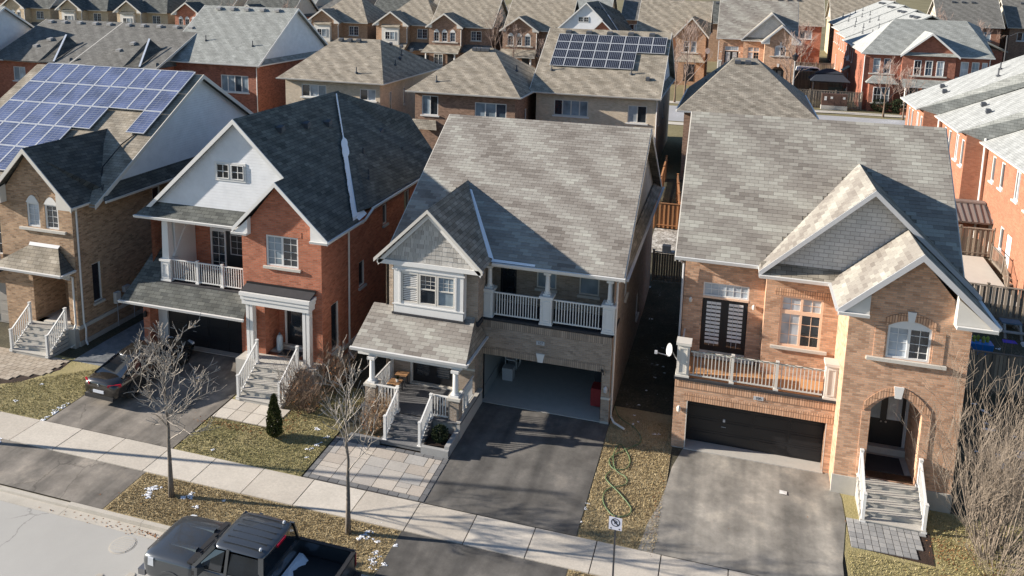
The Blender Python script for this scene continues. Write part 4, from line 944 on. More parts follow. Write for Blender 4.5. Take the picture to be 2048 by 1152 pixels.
for x0, x1, s in ((HL, TX0+.55, -1), (TX1-.55, HR, 1)):
    g = G(); xm = x1 if s < 0 else x0; xe = x0 if s < 0 else x1; hz_ = HE+(abs(xe-xm))*(HZ-HE)/(HX-HL)
    g.add([(x0, HY+.05, HE-.2), (x1, HY+.05, HE-.2), (xm, HY+.05, hz_-.3), (x0, TYF+.0, HE-.2), (x1, TYF+.0, HE-.2), (xm, TYF+.0, hz_-.2)], [(0, 1, 2), (3, 5, 4), (0, 3, 4, 1), (1, 4, 5, 2), (2, 5, 3, 0)])
    g.build('eave_return', 'offwhite', R); gutter(R, (x0, HY+.02, HE-.09), (x1, HY+.02, HE-.09), (0, -1, 0), 'white', .11)
gutter(R, (HL, HY, HE), (HL, .35, HE), (-1, 0, 0), 'white', .11); gutter(R, (HR, HY, HE), (HR, 3.0, HE), (1, 0, 0), 'white', .11)
downspout(R, [(7.5, .9, 6.7), (7.66, 1.2, 6.5), (7.66, 1.25, 2.8)], .045, 'greytrim')
g = G()
for i in range(14): t0 = i/14; x = HX+(HR-HX)*(.25+.6*t0); z = HZ-(x-HX)*(HZ-HE)/(HR-HX); g.poly([(x, HY+2.2, z+.03), (x+.12, HY+2.2, z-.07), (x+.12, HY+2.5, z-.05), (x, HY+2.5, z+.03)])

# ================================================================ red brick house
L1 = root('brick_house', (-11.2, 4, 0), 'red brick house with white gable, small balcony and snow in the roof valley', 'house', 'houses in the front row')
tx0, tx1, ty = -10.5, -6.75, -.75
RX, RZ1, EL, ER, EZ1, TA = -11.1, 11.0, -16.0, -6.33, 6.42, -8.68
sr = (RZ1-EZ1)/(ER-RX); TZA = RZ1-sr*(TA-RX)
t1 = W((tx0, ty), (tx1, ty))
t1.wall(L1, 'brick_l1', -.2, 6.4, [(1.0, 3.2, .9, 3.45, .3), (1.16, 2.68, 4.95, 6.3)], top=[(0, 6.4), (tx1-tx0, 6.4), (TA-tx0, TZA-.12)])
window(t1, L1, 1.16, 2.68, 4.95, 6.3, cols=2, grid=(2, 4), panes=['shade', 'glass'], sill=.12, fw_=.075)
g = G(); t1.box(g, 1.0, 2.85, 6.31, 6.56, .001, .013); g.build('soldier_course', 'brick_l1', L1)
s1 = W((tx1, ty), (tx1, 11.5)); s1.wall(L1, 'brick_l1', -.2, 6.4, [(.75, 1.45, 1.05, 3.2, .1), (6.0, 6.5, 5.2, 6.2, .1), (3.4, 4.0, 3.0, 4.2, .1), (8.6, 9.3, 5.0, 6.2, .1)])
for a, b, c, d in ((.75, 1.45, 1.05, 3.2), (6.0, 6.5, 5.2, 6.2), (3.4, 4.0, 3.0, 4.2), (8.6, 9.3, 5.0, 6.2)): window(s1, L1, a, b, c, d, -.09, sill=.06, panes=['glass'], sillmat='greytrim', fw_=.05)
g = G(); g.box(tx1-.3, tx1+.1, ty-.1, 3.6, .72, .86); g.build('stone_band', 'stone', L1)
g = G(); g.box(tx1-.2, tx1+.05, ty-.05, 11, -.2, .4); g.build('foundation', 'concrete', L1)
W((tx0, 1.4), (tx0, ty)).wall(L1, 'brick_l1', -.2, 6.6); W((-15.9, 11.5), (-15.9, .2)).wall(L1, 'brick_l1', -.2, 6.5); W((tx1, 11.5), (-15.9, 11.5)).wall(L1, 'brick_l1', -.2, 6.5)
# entry
g = G(); g.box(tx0, tx1-.02, -1.5, .6, -.2, .9); g.build('porch_floor', 'concrete', L1)
g = G(); e0, e1 = -9.5, -7.3
g.poly([(e0, .35, .9), (e1, .35, .9), (e1, .35, 3.5), (e0, .35, 3.5)]); g.poly([(e0, ty+.3, .9), (e0, .35, .9), (e0, .35, 3.5), (e0, ty+.3, 3.5)]); g.poly([(e1, .35, .9), (e1, ty+.3, .9), (e1, ty+.3, 3.5), (e1, .35, 3.5)]); g.poly([(e0, .35, 3.46), (e1, .35, 3.46), (e1, -.6, 3.46), (e0, -.6, 3.46)]); g.build('entry_walls', 'brick_l1', L1)
dw = W((-9.15, .35), (-8.1, .35)); g = G(); dw.box(g, 0, .09, 1.0, 3.3, 0, .1); dw.box(g, .96, 1.05, 1.0, 3.3, 0, .1); dw.box(g, 0, 1.05, 3.22, 3.3, 0, .1); g.build('door_frame', 'white', L1)
g = G(); dw.box(g, .09, .96, 1.0, 3.22, .01, .05); d = g.build('door_leaf', 'black', L1); q = G(); dw.box(q, .22, .83, 1.4, 3.0, .05, .06); q.build('pane', 'glass', d)
g = G(); dw.box(g, -.2, 1.3, .9, 1.0, 0, .2); g.build('door_sill', 'stone', L1)
g = G(); g.box(-9.0, -8.0, -.7, -.1, .9, .915); g.build('door_mat', 'membrane', L1)
# flat-roofed portico
g = G(); g.slab([(-10.3, -1.28, 3.92), (-7.02, -1.28, 3.92), (-7.02, -.77, 4.08), (-10.3, -.77, 4.08)], .05); g.build('portico_roof', 'membrane', L1)
g = G(); g.box(-10.3, -7.02, -.83, -.76, 4.06, 4.14); g.build('flashing', 'black', L1)
for z0, z1, o in ((3.33, 3.55, .0), (3.553, 3.72, .04), (3.723, 3.87, .08)):
    g = G(); g.box(-10.24-o, -7.08+o, -1.3-o, -.77, z0, z1); g.build('entablature', 'white', L1)
for x in (-9.93, -7.25):
    g = G(); g.box(x-.2, x+.2, -1.28, -.95, .9, 1.0); g.box(x-.16, x-.02, -1.24, -.98, 1.0, 3.33); g.box(x+.02, x+.16, -1.24, -.98, 1.0, 3.33); g.box(x-.04, x+.04, -1.16, -1.06, 1.0, 3.33); g.build('column', 'white', L1)
steps(L1, -9.5, -7.4, -1.5, .9, -3.0, -.1, 5); 
railing(L1, (-9.4, -1.55, .9), (-9.4, -2.95, .0), .95, posts=(0, 1), n=11); railing(L1, (-7.5, -1.55, .9), (-7.5, -2.95, .0), .95, posts=(0, 1), n=11)
# garage
gl = W((-16.25, -.2), (-10.5, -.2)); gl.wall(L1, 'brick_l1', -.2, 2.75, [(.36, 5.2, -.2, 2.1, 1.0)])
garage_door(L1, W((-15.9, .45), (-10.9, .45)), .5, 4.9, .0, 2.25, 0, 'black', 4, 4)
g = G(); g.box(-15.9, -15.4, .36, .52, 0, 2.2); g.build('garage_jamb', 'white', L1)
g = G(); g.box(-15.9, -10.9, .1, .6, -.1, .015); g.build('garage_sill', 'concrete', L1)
W((-16.25, 3.5), (-16.25, -.2)).wall(L1, 'brick_l1', -.2, 3.4)
g = G(); gl.box(g, 2.55, 2.95, 2.12, 2.24, .0, .03); pl = g.build('number_plate', 'greytrim', L1); text(pl, '109', gl, 2.75, 2.18, .031, .13, 'darkmetal')
g = G(); g.lathe(gl.pt(.18, 1.45, .1), [(.03, 0), (.08, .03), (.09, .2), (.03, .3)], 8); g.build('wall_lamp', 'black', L1)
lo_e, lo_z = -1.36, 2.66; ls = .82
lower = [(-16.45, lo_e, lo_z), (-10.15, lo_e, lo_z), (-10.5, -.45, lo_z+ls*(-.45-lo_e)), (-16.3, -.45, lo_z+ls*(-.45-lo_e))]
o = G().slab(lower, .08).build('lower_roof', 'roof_l1', L1)
G().slab([(-16.3, -.45, lo_z+ls*(-.45-lo_e)), (-14.98, -.45, lo_z+ls*(-.45-lo_e)), (-14.98, 3.2, lo_z+ls*(3.2-lo_e)), (-16.0, 3.2, lo_z+ls*(3.2-lo_e))], .08).build('lower_roof', 'roof_l1', L1)
G().poly([(-14.98, -.45, 3.3), (-14.98, 3.2, 3.3), (-14.98, 3.2, 6.4)]).build('cheek_wall', 'siding_w', L1)
gutter(L1, (-16.5, lo_e, lo_z), (-10.12, lo_e, lo_z), (0, -1, 0), 'white', .11)
g = G(); g.box(-16.35, -10.5, lo_e+.05, -.2, 2.5, 2.54); g.build('soffit', 'soffit', L1)
# balcony
g = G(); g.box(-14.97, -10.5, -.45, 1.4, 3.3, 3.4); g.box(-14.97, -10.5, -.5, -.4, 3.3, 3.43); g.build('balcony_deck', 'membrane', L1)
pedestal(L1, -14.93, -14.45, -.45, -.0, 3.43, 4.45)
g = G(); g.hexa([(-14.87, -.4, 4.45), (-14.51, -.4, 4.45), (-14.51, -.06, 4.45), (-14.87, -.06, 4.45)], [(-14.83, -.37, 6.36), (-14.55, -.37, 6.36), (-14.55, -.09, 6.36), (-14.83, -.09, 6.36)]); g.build('column', 'white', L1)
g = G().slab([(-14.5, -.25, 4.5), (-14.5, -.12, 4.5), (-14.05, -.12, 6.36), (-14.25, -.25, 6.36)], .05); g = G(); g.beam((-14.47, -.1, 4.5), (-14.47, 1.2, 6.3), .1, .14); g.build('brace', 'white', L1)
g = G(); g.box(-14.6, -14.46, .0, 1.4, 3.4, 6.4); g.build('side_panel', 'white', L1)
railing(L1, (-14.42, -.32, 3.45), (-10.56, -.32, 3.45), .98, posts=(.34, .67, .995), n=33)
bk = W((-14.46, 1.4), (tx0, 1.4)); bk.wall(L1, 'brick_l1', 3.35, 6.6, [(.78, 3.1, 3.45, 6.0, .1)])
window(bk, L1, .78, 1.6, 3.45, 5.4, cols=1, grid=(2, 5), fw_=.08, name='side_light'); window(bk, L1, .78, 1.6, 5.4, 6.0, cols=1, grid=(2, 1), fw_=.07, name='transom'); window(bk, L1, 1.6, 3.1, 5.4, 6.0, cols=1, grid=(4, 1), fw_=.07, name='transom')
g = G(); bk.box(g, 1.62, 3.1, 3.45, 5.38, -.1, -.05); d = g.build('balcony_door', 'black', L1); window(bk, d, 1.85, 2.85, 4.3, 5.25, -.06, 1, (3, 3), fw_=.03, name='door_glass', fmat='greytrim')
# main gable
GYF = -.22
mg = W((EL+.3, -.02), (tx0+1.9, -.02))
g = G(); zb = 6.9
def zl(x): return RZ1-(RZ1-EZ1)/(RX-EL)*abs(x-RX) if x < RX else RZ1-sr*(x-RX)
P = [(EL+.35, zb-.35), (tx0+2.3, zb-.35), (tx0+2.3, zl(tx0+2.3)-.1), (RX, RZ1-.12), (EL+.35, zl(EL+.35)-.1)]
g.poly([(x, -.02, z) for x, z in P]); g.build('gable_face', 'siding_w', L1)
fr_ = W((-12.2, -.02), (-10.5, -.02)); g = G(); fr_.box(g, -.02, 1.52, 8.22, 8.3, 0, .03); fr_.box(g, -.02, 1.52, 8.98, 9.06, 0, .03); fr_.box(g, -.02, .06, 8.3, 8.98, 0, .03); fr_.box(g, 1.44, 1.52, 8.3, 8.98, 0, .03); fr_.box(g, .71, .79, 8.3, 8.98, 0, .03); g.build('window_surround', 'white', L1)
for a in (.08, .81): window(fr_, L1, a, a+.62, 8.32, 8.96, .01, 1, (2, 2), ['glass'], fw_=.03, mun=.03)
rfl = G().slab([(EL, GYF, EZ1), (RX, GYF, RZ1), (RX, 9.2, RZ1), (EL, 9.2, EZ1)][::-1][::1], .12) if False else G().slab([(EL, 9.2, EZ1), (EL, GYF, EZ1), (RX, GYF, RZ1), (RX, 9.2, RZ1)], .12)
rfl.build('roof', 'roof_l1', L1)
VX = (ER, 2.3, EZ1)
right = [(RX, GYF, RZ1), (TA, GYF, TZA), (TA, -1.02, TZA), (ER, -1.02, EZ1), (ER, 1.9, EZ1), (RX, 8.9, RZ1)]
ro = G().slab(right, .1).build('roof', 'roof_l1', L1)
o2 = G().slab([(ER+.12, 2.9, EZ1+.42), (ER+.12, 11.9, EZ1+.42), (RX+2.9, 11.9, RZ1-1.5), (RX, 8.9, RZ1+.02), (ER-.15, 2.1, EZ1+.4)], .1)
o2.build('roof', 'roof_l1', L1)
G().slab([(ER+.12, 11.9, EZ1+.42), (EL, 12.5, EZ1), (EL, 9.2, EZ1), (RX, 8.9, RZ1)], .1).build('roof', 'roof_l1', L1)
sn = G(); A, B = V((ER-.12, 1.85, EZ1+.2)), V((RX+.25, 8.5, RZ1-.1))
R5 = random.Random(5)
nn = 40; prev = None
for i in range(nn+1):
    t = i/nn; p = A.lerp(B, t); w0 = (.27 if t < .6 else .05)*(1+.3*R5.random())
    a_, b_ = p+V((-.0, -w0, .05)), p+V((.0, w0*1.0, .05))
    if prev: sn.add([prev[0], prev[1], b_, a_, prev[0]-V((0, 0, .2)), prev[1]-V((0, 0, .2))], [(0, 1, 2, 3), (1, 0, 4, 5)])
    prev = (a_, b_)
sn.poly([(ER-.3, 1.9, EZ1+.3), (ER+.02, 1.85, EZ1+.06), (ER+.08, 2.5, EZ1+.2), (ER-.2, 2.6, EZ1+.4)])
tag(sn.build('valley_snow', 'snow', L1), kind='stuff')
o = G().slab([(-10.75, .0, EZ1+.14), (-10.75, -1.02, EZ1+.14), (TA, -1.02, TZA), (TA, .0, TZA)], .1).build('tower_roof', 'roof_l1', L1)
rake(L1, [(EL-.03, GYF, EZ1), (RX, GYF, RZ1), (TA-.05, GYF, TZA+.02)], .22, .04, 'white')
rake(L1, [(-10.77, -1.02, EZ1+.12), (TA, -1.02, TZA), (ER+.03, -1.02, EZ1)], .2, .04, 'white')
g = G(); g.add([(-10.75, -1.0, EZ1), (TA, -1.0, TZA-.13), (TA, ty, TZA-.13), (-10.75, ty, EZ1), (ER, -1.0, EZ1-.13), (ER, ty, EZ1-.13)], [(0, 3, 2, 1), (1, 2, 5, 4)]); g.build('soffit', 'soffit', L1)
for x0, x1, xm in ((-10.8, -10.05, -10.05), (-7.1, ER+.05, -7.1)):
    g = G(); hz_ = EZ1+.72 if xm == x0 else EZ1+.72
    g.add([(x0, -1.0, EZ1-.16), (x1, -1.0, EZ1-.16), (xm, -1.0, hz_-.2), (x0, ty, EZ1-.16), (x1, ty, EZ1-.16), (xm, ty, hz_-.12)], [(0, 1, 2), (3, 5, 4), (0, 3, 4, 1), (1, 4, 5, 2), (2, 5, 3, 0)]); g.build('eave_return', 'white', L1)
    gutter(L1, (x0, -1.02, EZ1-.06), (x1, -1.02, EZ1-.06), (0, -1, 0), 'white', .1)
pq = [(EL-.02, -.62, 6.42), (-10.6, -.62, 6.42), (-10.6, -.02, 6.92), (EL+.4, -.02, 6.92)]
G().slab(pq, .08).build('pent_roof', 'roof_l1', L1); gutter(L1, (EL-.05, -.62, 6.42), (-10.7, -.62, 6.42), (0, -1, 0), 'white', .11)
g = G(); g.box(EL+.1, -10.5, -.56, 1.4, 6.33, 6.37); g.build('balcony_soffit', 'soffit', L1)
gutter(L1, (ER, -1.05, EZ1-.02), (ER, 2.3, EZ1-.02), (1, 0, 0), 'white', .11); gutter(L1, (ER+.12, 2.9, EZ1+.38), (ER+.12, 11.9, EZ1+.38), (1, 0, 0), 'white', .11); gutter(L1, (ER+.05, 2.3, EZ1+.0), (ER+.15, 2.95, EZ1+.38), (1, 0, 0), 'white', .1)
downspout(L1, [(ER+.06, 2.2, 6.3), (ER-.3, 1.75, 6.15), (tx1+.06, 1.6, 6.0), (tx1+.06, 1.55, .6), (tx1+.06, 1.5, .45), (tx1+.35, 1.4, .2)], .045)
for x, y in ((-10.2, 2.0), (-10.05, 4.0), (-9.85, 5.7), (-8.8, 9.4)): vent(ro, (x, y, RZ1-sr*(x-RX)+.08))
for x, y in ((-8.2, 6.2), (-7.6, 9.6), (-7.4, 5.1), (-7.2, 4.7)): stack(ro, (x, y, RZ1-sr*(x-RX)+.12), h=.4)

# ================================================================ tan brick house with solar panels
L2 = root('brick_house', (-22, 4, 0), 'tan brick house at the left edge with dark tower roof and solar roof', 'house', 'houses in the front row')
vx0, vx1, vy_ = -23.1, -18.95, -1.2
t2 = W((vx0, vy_), (vx1, vy_)); hx, hz = -21.05, 9.2
t2.wall(L2, 'brick_l2', -.2, 6.65, [(1.65, 3.65, .85, 3.3, .5), (1.63, 2.35, 5.45, 6.6), (2.65, 3.4, 5.45, 6.6)], top=[(0, 6.65), (vx1-vx0, 6.65), (hx-vx0, hz-.1)])
for a, b, pm in ((1.63, 2.35, 'curtain'), (2.65, 3.4, 'glass')):
    window(t2, L2, a, b, 5.45, 6.6, cols=1, grid=(2, 4), panes=[pm], fw_=.08); arch_fill(t2, a, b, 6.6, 6.95, -.02, .02, mat='white', parent=L2, name='arch_panel', zb=6.59); arch_band(t2, a-.08, b+.08, 6.6, 6.98, .24, .001, .018, 'brick_l2', L2)
g = G(); t2.box(g, 1.2, 3.8, 5.3, 5.42, -.02, .1); g.build('sill', 'stone', L2)
s2w = W((vx1, vy_), (vx1, 15.4)); s2w.wall(L2, 'brick_l2', -.2, 6.7, [(.95, 1.5, 1.7, 3.6, .12), (5.2, 5.8, 5.0, 6.2, .1)])
window(s2w, L2, .95, 1.5, 1.7, 3.6, -.1, sill=.06, fw_=.05); window(s2w, L2, 5.2, 5.8, 5.0, 6.2, sill=.06)
W((vx0, 3), (vx0, vy_)).wall(L2, 'brick_l2', -.2, 6.65); W((-29, 15.4), (-29, -.6)).wall(L2, 'brick_l2', -.2, 6.7); W((vx1, 15.4), (-29, 15.4)).wall(L2, 'brick_l2', -.2, 6.7)
g = G(); g.box(vx1-2, vx1+.06, vy_-.06, 4, .78, .95); g.build('stone_band', 'stone', L2); g = G(); g.box(vx1-.6, vx1+.02, vy_-.03, 12, -.2, .2); g.build('foundation', 'concrete', L2)
gg = W((-29, -.6), (vx0, -.6)); gg.wall(L2, 'brick_l2', -.2, 6.65, [(.4, 5.85, -.2, 2.15, .25), (3.6, 5.4, 3.6, 5.7, .1)]); garage_door(L2, gg, .4, 5.85, .0, 2.15, -.2, 'garagegrey', 4, 4, False); window(gg, L2, 3.6, 5.4, 3.6, 5.7, cols=2, grid=(2, 4))
g = G(); gg.box(g, .4, 5.88, 3.1, 3.3, 0, .9); g.build('balcony_deck', 'membrane', L2); railing(L2, (-28.6, -1.4, 3.3), (-23.15, -1.4, 3.3), .95, posts=(.5, 1), n=44)
g = G(); e0, e1 = vx0+1.65, vx0+3.65
g.poly([(e0, .6, .85), (e1, .6, .85), (e1, .6, 3.35), (e0, .6, 3.35)]); g.poly([(e0, vy_+.5, .85), (e0, .6, .85), (e0, .6, 3.35), (e0, vy_+.5, 3.35)]); g.poly([(e1, .6, .85), (e1, vy_+.5, .85), (e1, vy_+.5, 3.35), (e1, .6, 3.35)]); g.poly([(e0, .6, 3.32), (e1, .6, 3.32), (e1, -.9, 3.32), (e0, -.9, 3.32)]); g.build('entry_walls', 'brick_l2', L2)
g = G(); g.box(e0-.3, vx1-.05, vy_-.25, .6, -.2, .85); g.build('porch_floor', 'concrete', L2)
steps(L2, e0-.1, e1+.1, vy_-.25, .85, -2.65, -.1, 5); railing(L2, (e0, vy_-.3, .85), (e0, -2.6, -.0), .95, posts=(0, 1), n=10); railing(L2, (e1+.02, vy_-.3, .85), (e1+.02, -2.6, -.0), .95, posts=(0, 1), n=10)
# hipped hood over the entry
pa = [(-23.0, -2.0, 3.66), (-19.0, -2.0, 3.66), (-19.75, vy_-.1, 4.6), (-21.4, vy_-.1, 4.6)]
G().slab(pa, .06).build('hood_roof', 'roof_b', L2); G().slab([(-19.0, -2.0, 3.66), (-19.0, vy_, 3.66), (-19.75, vy_-.1, 4.6)], .05).build('hood_roof', 'roof_l2', L2); G().slab([(-23.0, vy_, 3.66), (-23.0, -2.0, 3.66), (-21.4, vy_-.1, 4.6)], .05).build('hood_roof', 'roof_l2', L2)
g = G(); g.slab([(-21.4, vy_-.12, 4.6), (-19.75, vy_-.12, 4.6), (-19.72, vy_-.0, 4.72), (-21.44, vy_-.0, 4.72)], .03); g.build('flashing', 'greytrim', L2)
g = G(); g.box(-22.9, -19.1, -1.92, vy_, 3.54, 3.58); g.build('soffit', 'soffit', L2); gutter(L2, (-23.05, -2.0, 3.66), (-18.95, -2.0, 3.66), (0, -1, 0), 'white', .11); gutter(L2, (-19.0, -2.05, 3.66), (-19.0, vy_, 3.66), (1, 0, 0), 'white', .11)
for x in (-21.6, -19.35): g = G(); g.hexa([(x-.07, -1.4, 3.2), (x+.07, -1.4, 3.2), (x+.07, vy_, 3.1), (x-.07, vy_, 3.1)], [(x-.07, -1.85, 3.54), (x+.07, -1.85, 3.54), (x+.07, vy_, 3.54), (x-.07, vy_, 3.54)]); g.build('bracket', 'white', L2)
# roofs
my, mz, ms_ = 7.5, 11.65, .62; me_y = -.6; me_z = mz+ms_*(me_y-my); XR, XL = -18.2, -29.3
mr = G().slab([(XL, me_y, me_z), (XR, me_y, me_z), (XR, my, mz), (XL, my, mz)], .12).build('roof', 'roof_b', L2)
G().slab([(XR, 15.6, me_z), (XL, 15.6, me_z), (XL, my, mz), (XR, my, mz)], .12).build('roof', 'roof_l2', L2)
g = G().poly([(-18.55, -.2, 6.7), (-18.55, 15.2, 6.7), (-18.55, my, mz-.1)]); g.build('gable_wall', 'siding_w', L2)
G().slab([(-18.6, .3, 7.3), (-18.0, -.2, 6.72), (-18.0, 15.6, 6.72), (-18.6, 15.2, 7.3)], .06).build('pent_roof', 'roof_l2', L2); gutter(L2, (-18.0, -.2, 6.71), (-18.0, 15.6, 6.71), (1, 0, 0), 'offwhite', .1)
rake(L2, [(XR, me_y, me_z), (XR, my, mz), (XR, 15.6, me_z)], .22, .04, 'offwhite', outn=(1, 0, 0))
g = G(); g.add([(XR, me_y, me_z-.14), (XR, my, mz-.14), (-18.56, my, mz-.14), (-18.56, me_y, me_z-.14), (XR, 15.6, me_z-.14), (-18.56, 15.6, me_z-.14)], [(0, 1, 2, 3), (1, 4, 5, 2)]); g.build('soffit', 'soffit', L2)
hb_ = my+(hz-mz)/ms_; hl, hr, he, hyf = -23.45, -18.6, 6.7, -1.55
G().slab([(hl, .1, he), (hl, hyf, he), (hx, hyf, hz), (hx, hb_, hz)], .1).build('tower_roof', 'roof_l2', L2)
G().slab([(hx, hyf, hz), (hr, hyf, he), (hr, .3, he), (hr+.35, .5, he+.3), (hx, hb_, hz)], .1).build('tower_roof', 'roof_l2', L2)
rake(L2, [(hl-.02, hyf, he), (hx, hyf, hz), (hr+.02, hyf, he)], .24, .04, 'offwhite')
g = G(); g.add([(hl, hyf+.02, he-.14), (hx, hyf+.02, hz-.14), (hx, vy_, hz-.14), (hl, vy_, he-.14), (hr, hyf+.02, he-.14), (hr, vy_, he-.14)], [(0, 3, 2, 1), (1, 2, 5, 4)]); g.build('soffit', 'offwhite', L2)
for x0, x1, xm in ((hl, vx0+.5, vx0+.5), (vx1-.5, hr, vx1-.5)):
    g = G(); g.add([(x0, hyf+.03, he-.18), (x1, hyf+.03, he-.18), (xm, hyf+.03, he+.55), (x0, vy_, he-.18), (x1, vy_, he-.18), (xm, vy_, he+.65)], [(0, 1, 2), (3, 5, 4), (0, 3, 4, 1), (1, 4, 5, 2), (2, 5, 3, 0)]); g.build('eave_return', 'offwhite', L2)
gutter(L2, (hr, hyf, he-.01), (hr, .4, he-.01), (1, 0, 0), 'offwhite', .1)
downspout(L2, [(hr+.02, -1.3, 6.6), (vx1+.06, -1.0, 6.35), (vx1+.06, -1.0, 1.05), (vx1+.16, -1.0, .8), (vx1+.14, -1.02, .2), (vx1+.3, -1.1, .05)], .045); downspout(L2, [(-19.02, -1.6, 3.5), (-19.1, vy_-.06, 3.3), (-19.1, vy_-.06, 1.05), (-19.1, vy_-.2, .8), (-19.05, vy_-.2, .15), (-19.15, vy_-.4, .05)], .045)
g = G(); g.tube([(-19.1, 3.6, 9.25), (-19.4, 2.6, 8.7), (-19.3, 1.2, 7.9), (-18.75, .3, 6.9), (-18.8, 0, 6.75)], .03, 6); g.build('conduit', 'black', L2)
# utility boxes on the side wall
for y, z, w_, h, mt_ in ((.95, 1.2, .3, .55, 'white'), (1.55, 1.55, .35, .3, 'greytrim'), (2.1, 1.0, .22, .35, 'greytrim')):
    g = G(); g.box(vx1, vx1+.18, y, y+w_, z, z+h); g.build('meter_box', mt_, L2)
g = G(); g.tube([(vx1+.08, 1.1, 1.2), (vx1+.08, 1.1, .0)], .02, 5); g.tube([(vx1+.08, 2.2, 1.0), (vx1+.08, 2.2, .0)], .02, 5); g.build('meter_pipe', 'greytrim', L2)
# solar array: every panel its own piece
MT['pv'] = m_glass('solar_cells_blue', (.085, .105, .19), .22, .5); MT['pvd'] = m_glass('solar_cells_dark', (.016, .018, .026), .15, .5); MT['alu'] = m_plain('aluminium', (.62, .63, .65), .35, .05, metal=.3); MT['busbar'] = m_plain('cell_lines', (.3, .32, .38), .5, .05)
def solar(loc, label, U, S_, N_, cells, pw_, ph_, mat, nb=6, lines='h'):
    rt_ = root('solar_array', loc, label, 'solar panels', 'rooftop solar arrays')
    def fr(a, b, c, d, z0, z1, g): g.hexa([U*a+S_*c+N_*z0, U*b+S_*c+N_*z0, U*b+S_*d+N_*z0, U*a+S_*d+N_*z0], [U*a+S_*c+N_*z1, U*b+S_*c+N_*z1, U*b+S_*d+N_*z1, U*a+S_*d+N_*z1])
    g = G(); w_, h = pw_-.02, ph_-.02; f = .035
    for a, b, c, d in ((0, w_, 0, f), (0, w_, h-f, h), (0, f, f, h-f), (w_-f, w_, f, h-f)): fr(a, b, c, d, .09, .14, g)
    fm = mesh('solar_panel', g.v, g.f, 'alu'); g = G(); fr(f, w_-f, f, h-f, .1, .128, g); cm = mesh('cells', g.v, g.f, mat)
    g = G()
    for i in range(1, nb):
        if lines == 'v': x = f+(w_-2*f)*i/nb; fr(x-.008, x+.008, f, h-f, .125, .1295, g)
        else: y = f+(h-2*f)*i/nb; fr(f, w_-f, y-.006, y+.006, .125, .1295, g)
    for i in range(1, 3):
        if lines != 'v': x = f+(w_-2*f)*i/3; fr(x-.005, x+.005, f, h-f, .125, .13, g)
    lm = mesh('cell_lines', g.v, g.f, 'busbar')
    for (i, j) in cells:
        P_ = V(loc)+U*(i*pw_)+S_*(j*ph_); o = put('solar_panel', fm, rt_, P_); put('cells', cm, o, P_); put('cell_lines', lm, o, P_)
    return rt_
Sv = V((0, 1, ms_)).normalized(); Nv = V((1, 0, 0)).cross(Sv)
cells = [(i, j) for i in range(9) for j in (3, 4)]+[(i, 2) for i in range(6)]+[(8, 2)]+[(i, 1) for i in range(5)]+[(i, 0) for i in range(4)]
jy = 7.85-1.4*5; loc = (-28.4, jy-.35, mz+ms_*(jy-.35-my)+.02)
solar(loc, 'blue solar panels covering the roof of the tan brick house at the left edge', V((1, 0, 0)), Sv, Nv, cells, 1.09, 1.4*1.177, 'pv', 10)

# ================================================================ houses behind, seen from their backs
def gable_shell(H, x0, x1, yf, yb, ez, ry, rz, mroof, mgable, rk='offwhite', th=.12):
    a = G().slab([(x0, yf, ez), (x1, yf, ez), (x1, ry, rz), (x0, ry, rz)], th).build('roof', mroof, H)
    G().slab([(x1, yb, ez), (x0, yb, ez), (x0, ry, rz), (x1, ry, rz)], th).build('roof', mroof, H)
    for s, x in ((1, x1), (-1, x0)):
        rake(H, [(x, yf, ez), (x, ry, rz), (x, yb, ez)], .22, .04, rk, outn=(s, 0, 0)); xi = x-s*.42
        P = [(xi, yf+.3, ez-.05), (xi, yb-.3, ez-.05), (xi, ry, rz-.12)]
        G().poly(P if s > 0 else P[::-1]).build('gable_wall', mgable, H)
        Q = [(xi-.02*s, yf+.6, ez+.45), (x-.05*s, yf+.1, ez-.02), (x-.05*s, yb-.1, ez-.02), (xi-.02*s, yb-.6, ez+.45)]
        G().slab(Q if s > 0 else Q[::-1], .06).build('pent_roof', mroof, H)
    return a
def hip_shell(H, x0, x1, yf, yb, ez, rx0, rx1, ry0, ry1, rz, mroof, th=.12):
    """ridge from (rx0,ry0) to (rx1,ry1) (or a small flat)"""
    a = G().slab([(x0, yf, ez), (x1, yf, ez), (rx1, ry0, rz), (rx0, ry0, rz)], th).build('roof', mroof, H)
    P = lambda *p: G().slab(list(p), th).build('roof', mroof, H)
    if abs(ry1-ry0) < .05:
        b = P((x1, yf, ez), (x1, yb, ez), (rx1, ry1, rz)); P((x1, yb, ez), (x0, yb, ez), (rx0, ry1, rz), (rx1, ry1, rz)); P((x0, yb, ez), (x0, yf, ez), (rx0, ry0, rz))
    else:
        b = P((x1, yf, ez), (x1, yb, ez), (rx1, ry1, rz), (rx1, ry0, rz)); P((x1, yb, ez), (x0, yb, ez), (rx0, ry1, rz), (rx1, ry1, rz)); P((x0, yb, ez), (x0, yf, ez), (rx0, ry0, rz), (rx0, ry1, rz)); P((rx0, ry0, rz), (rx1, ry0, rz), (rx1, ry1, rz), (rx0, ry1, rz))
    return a, b
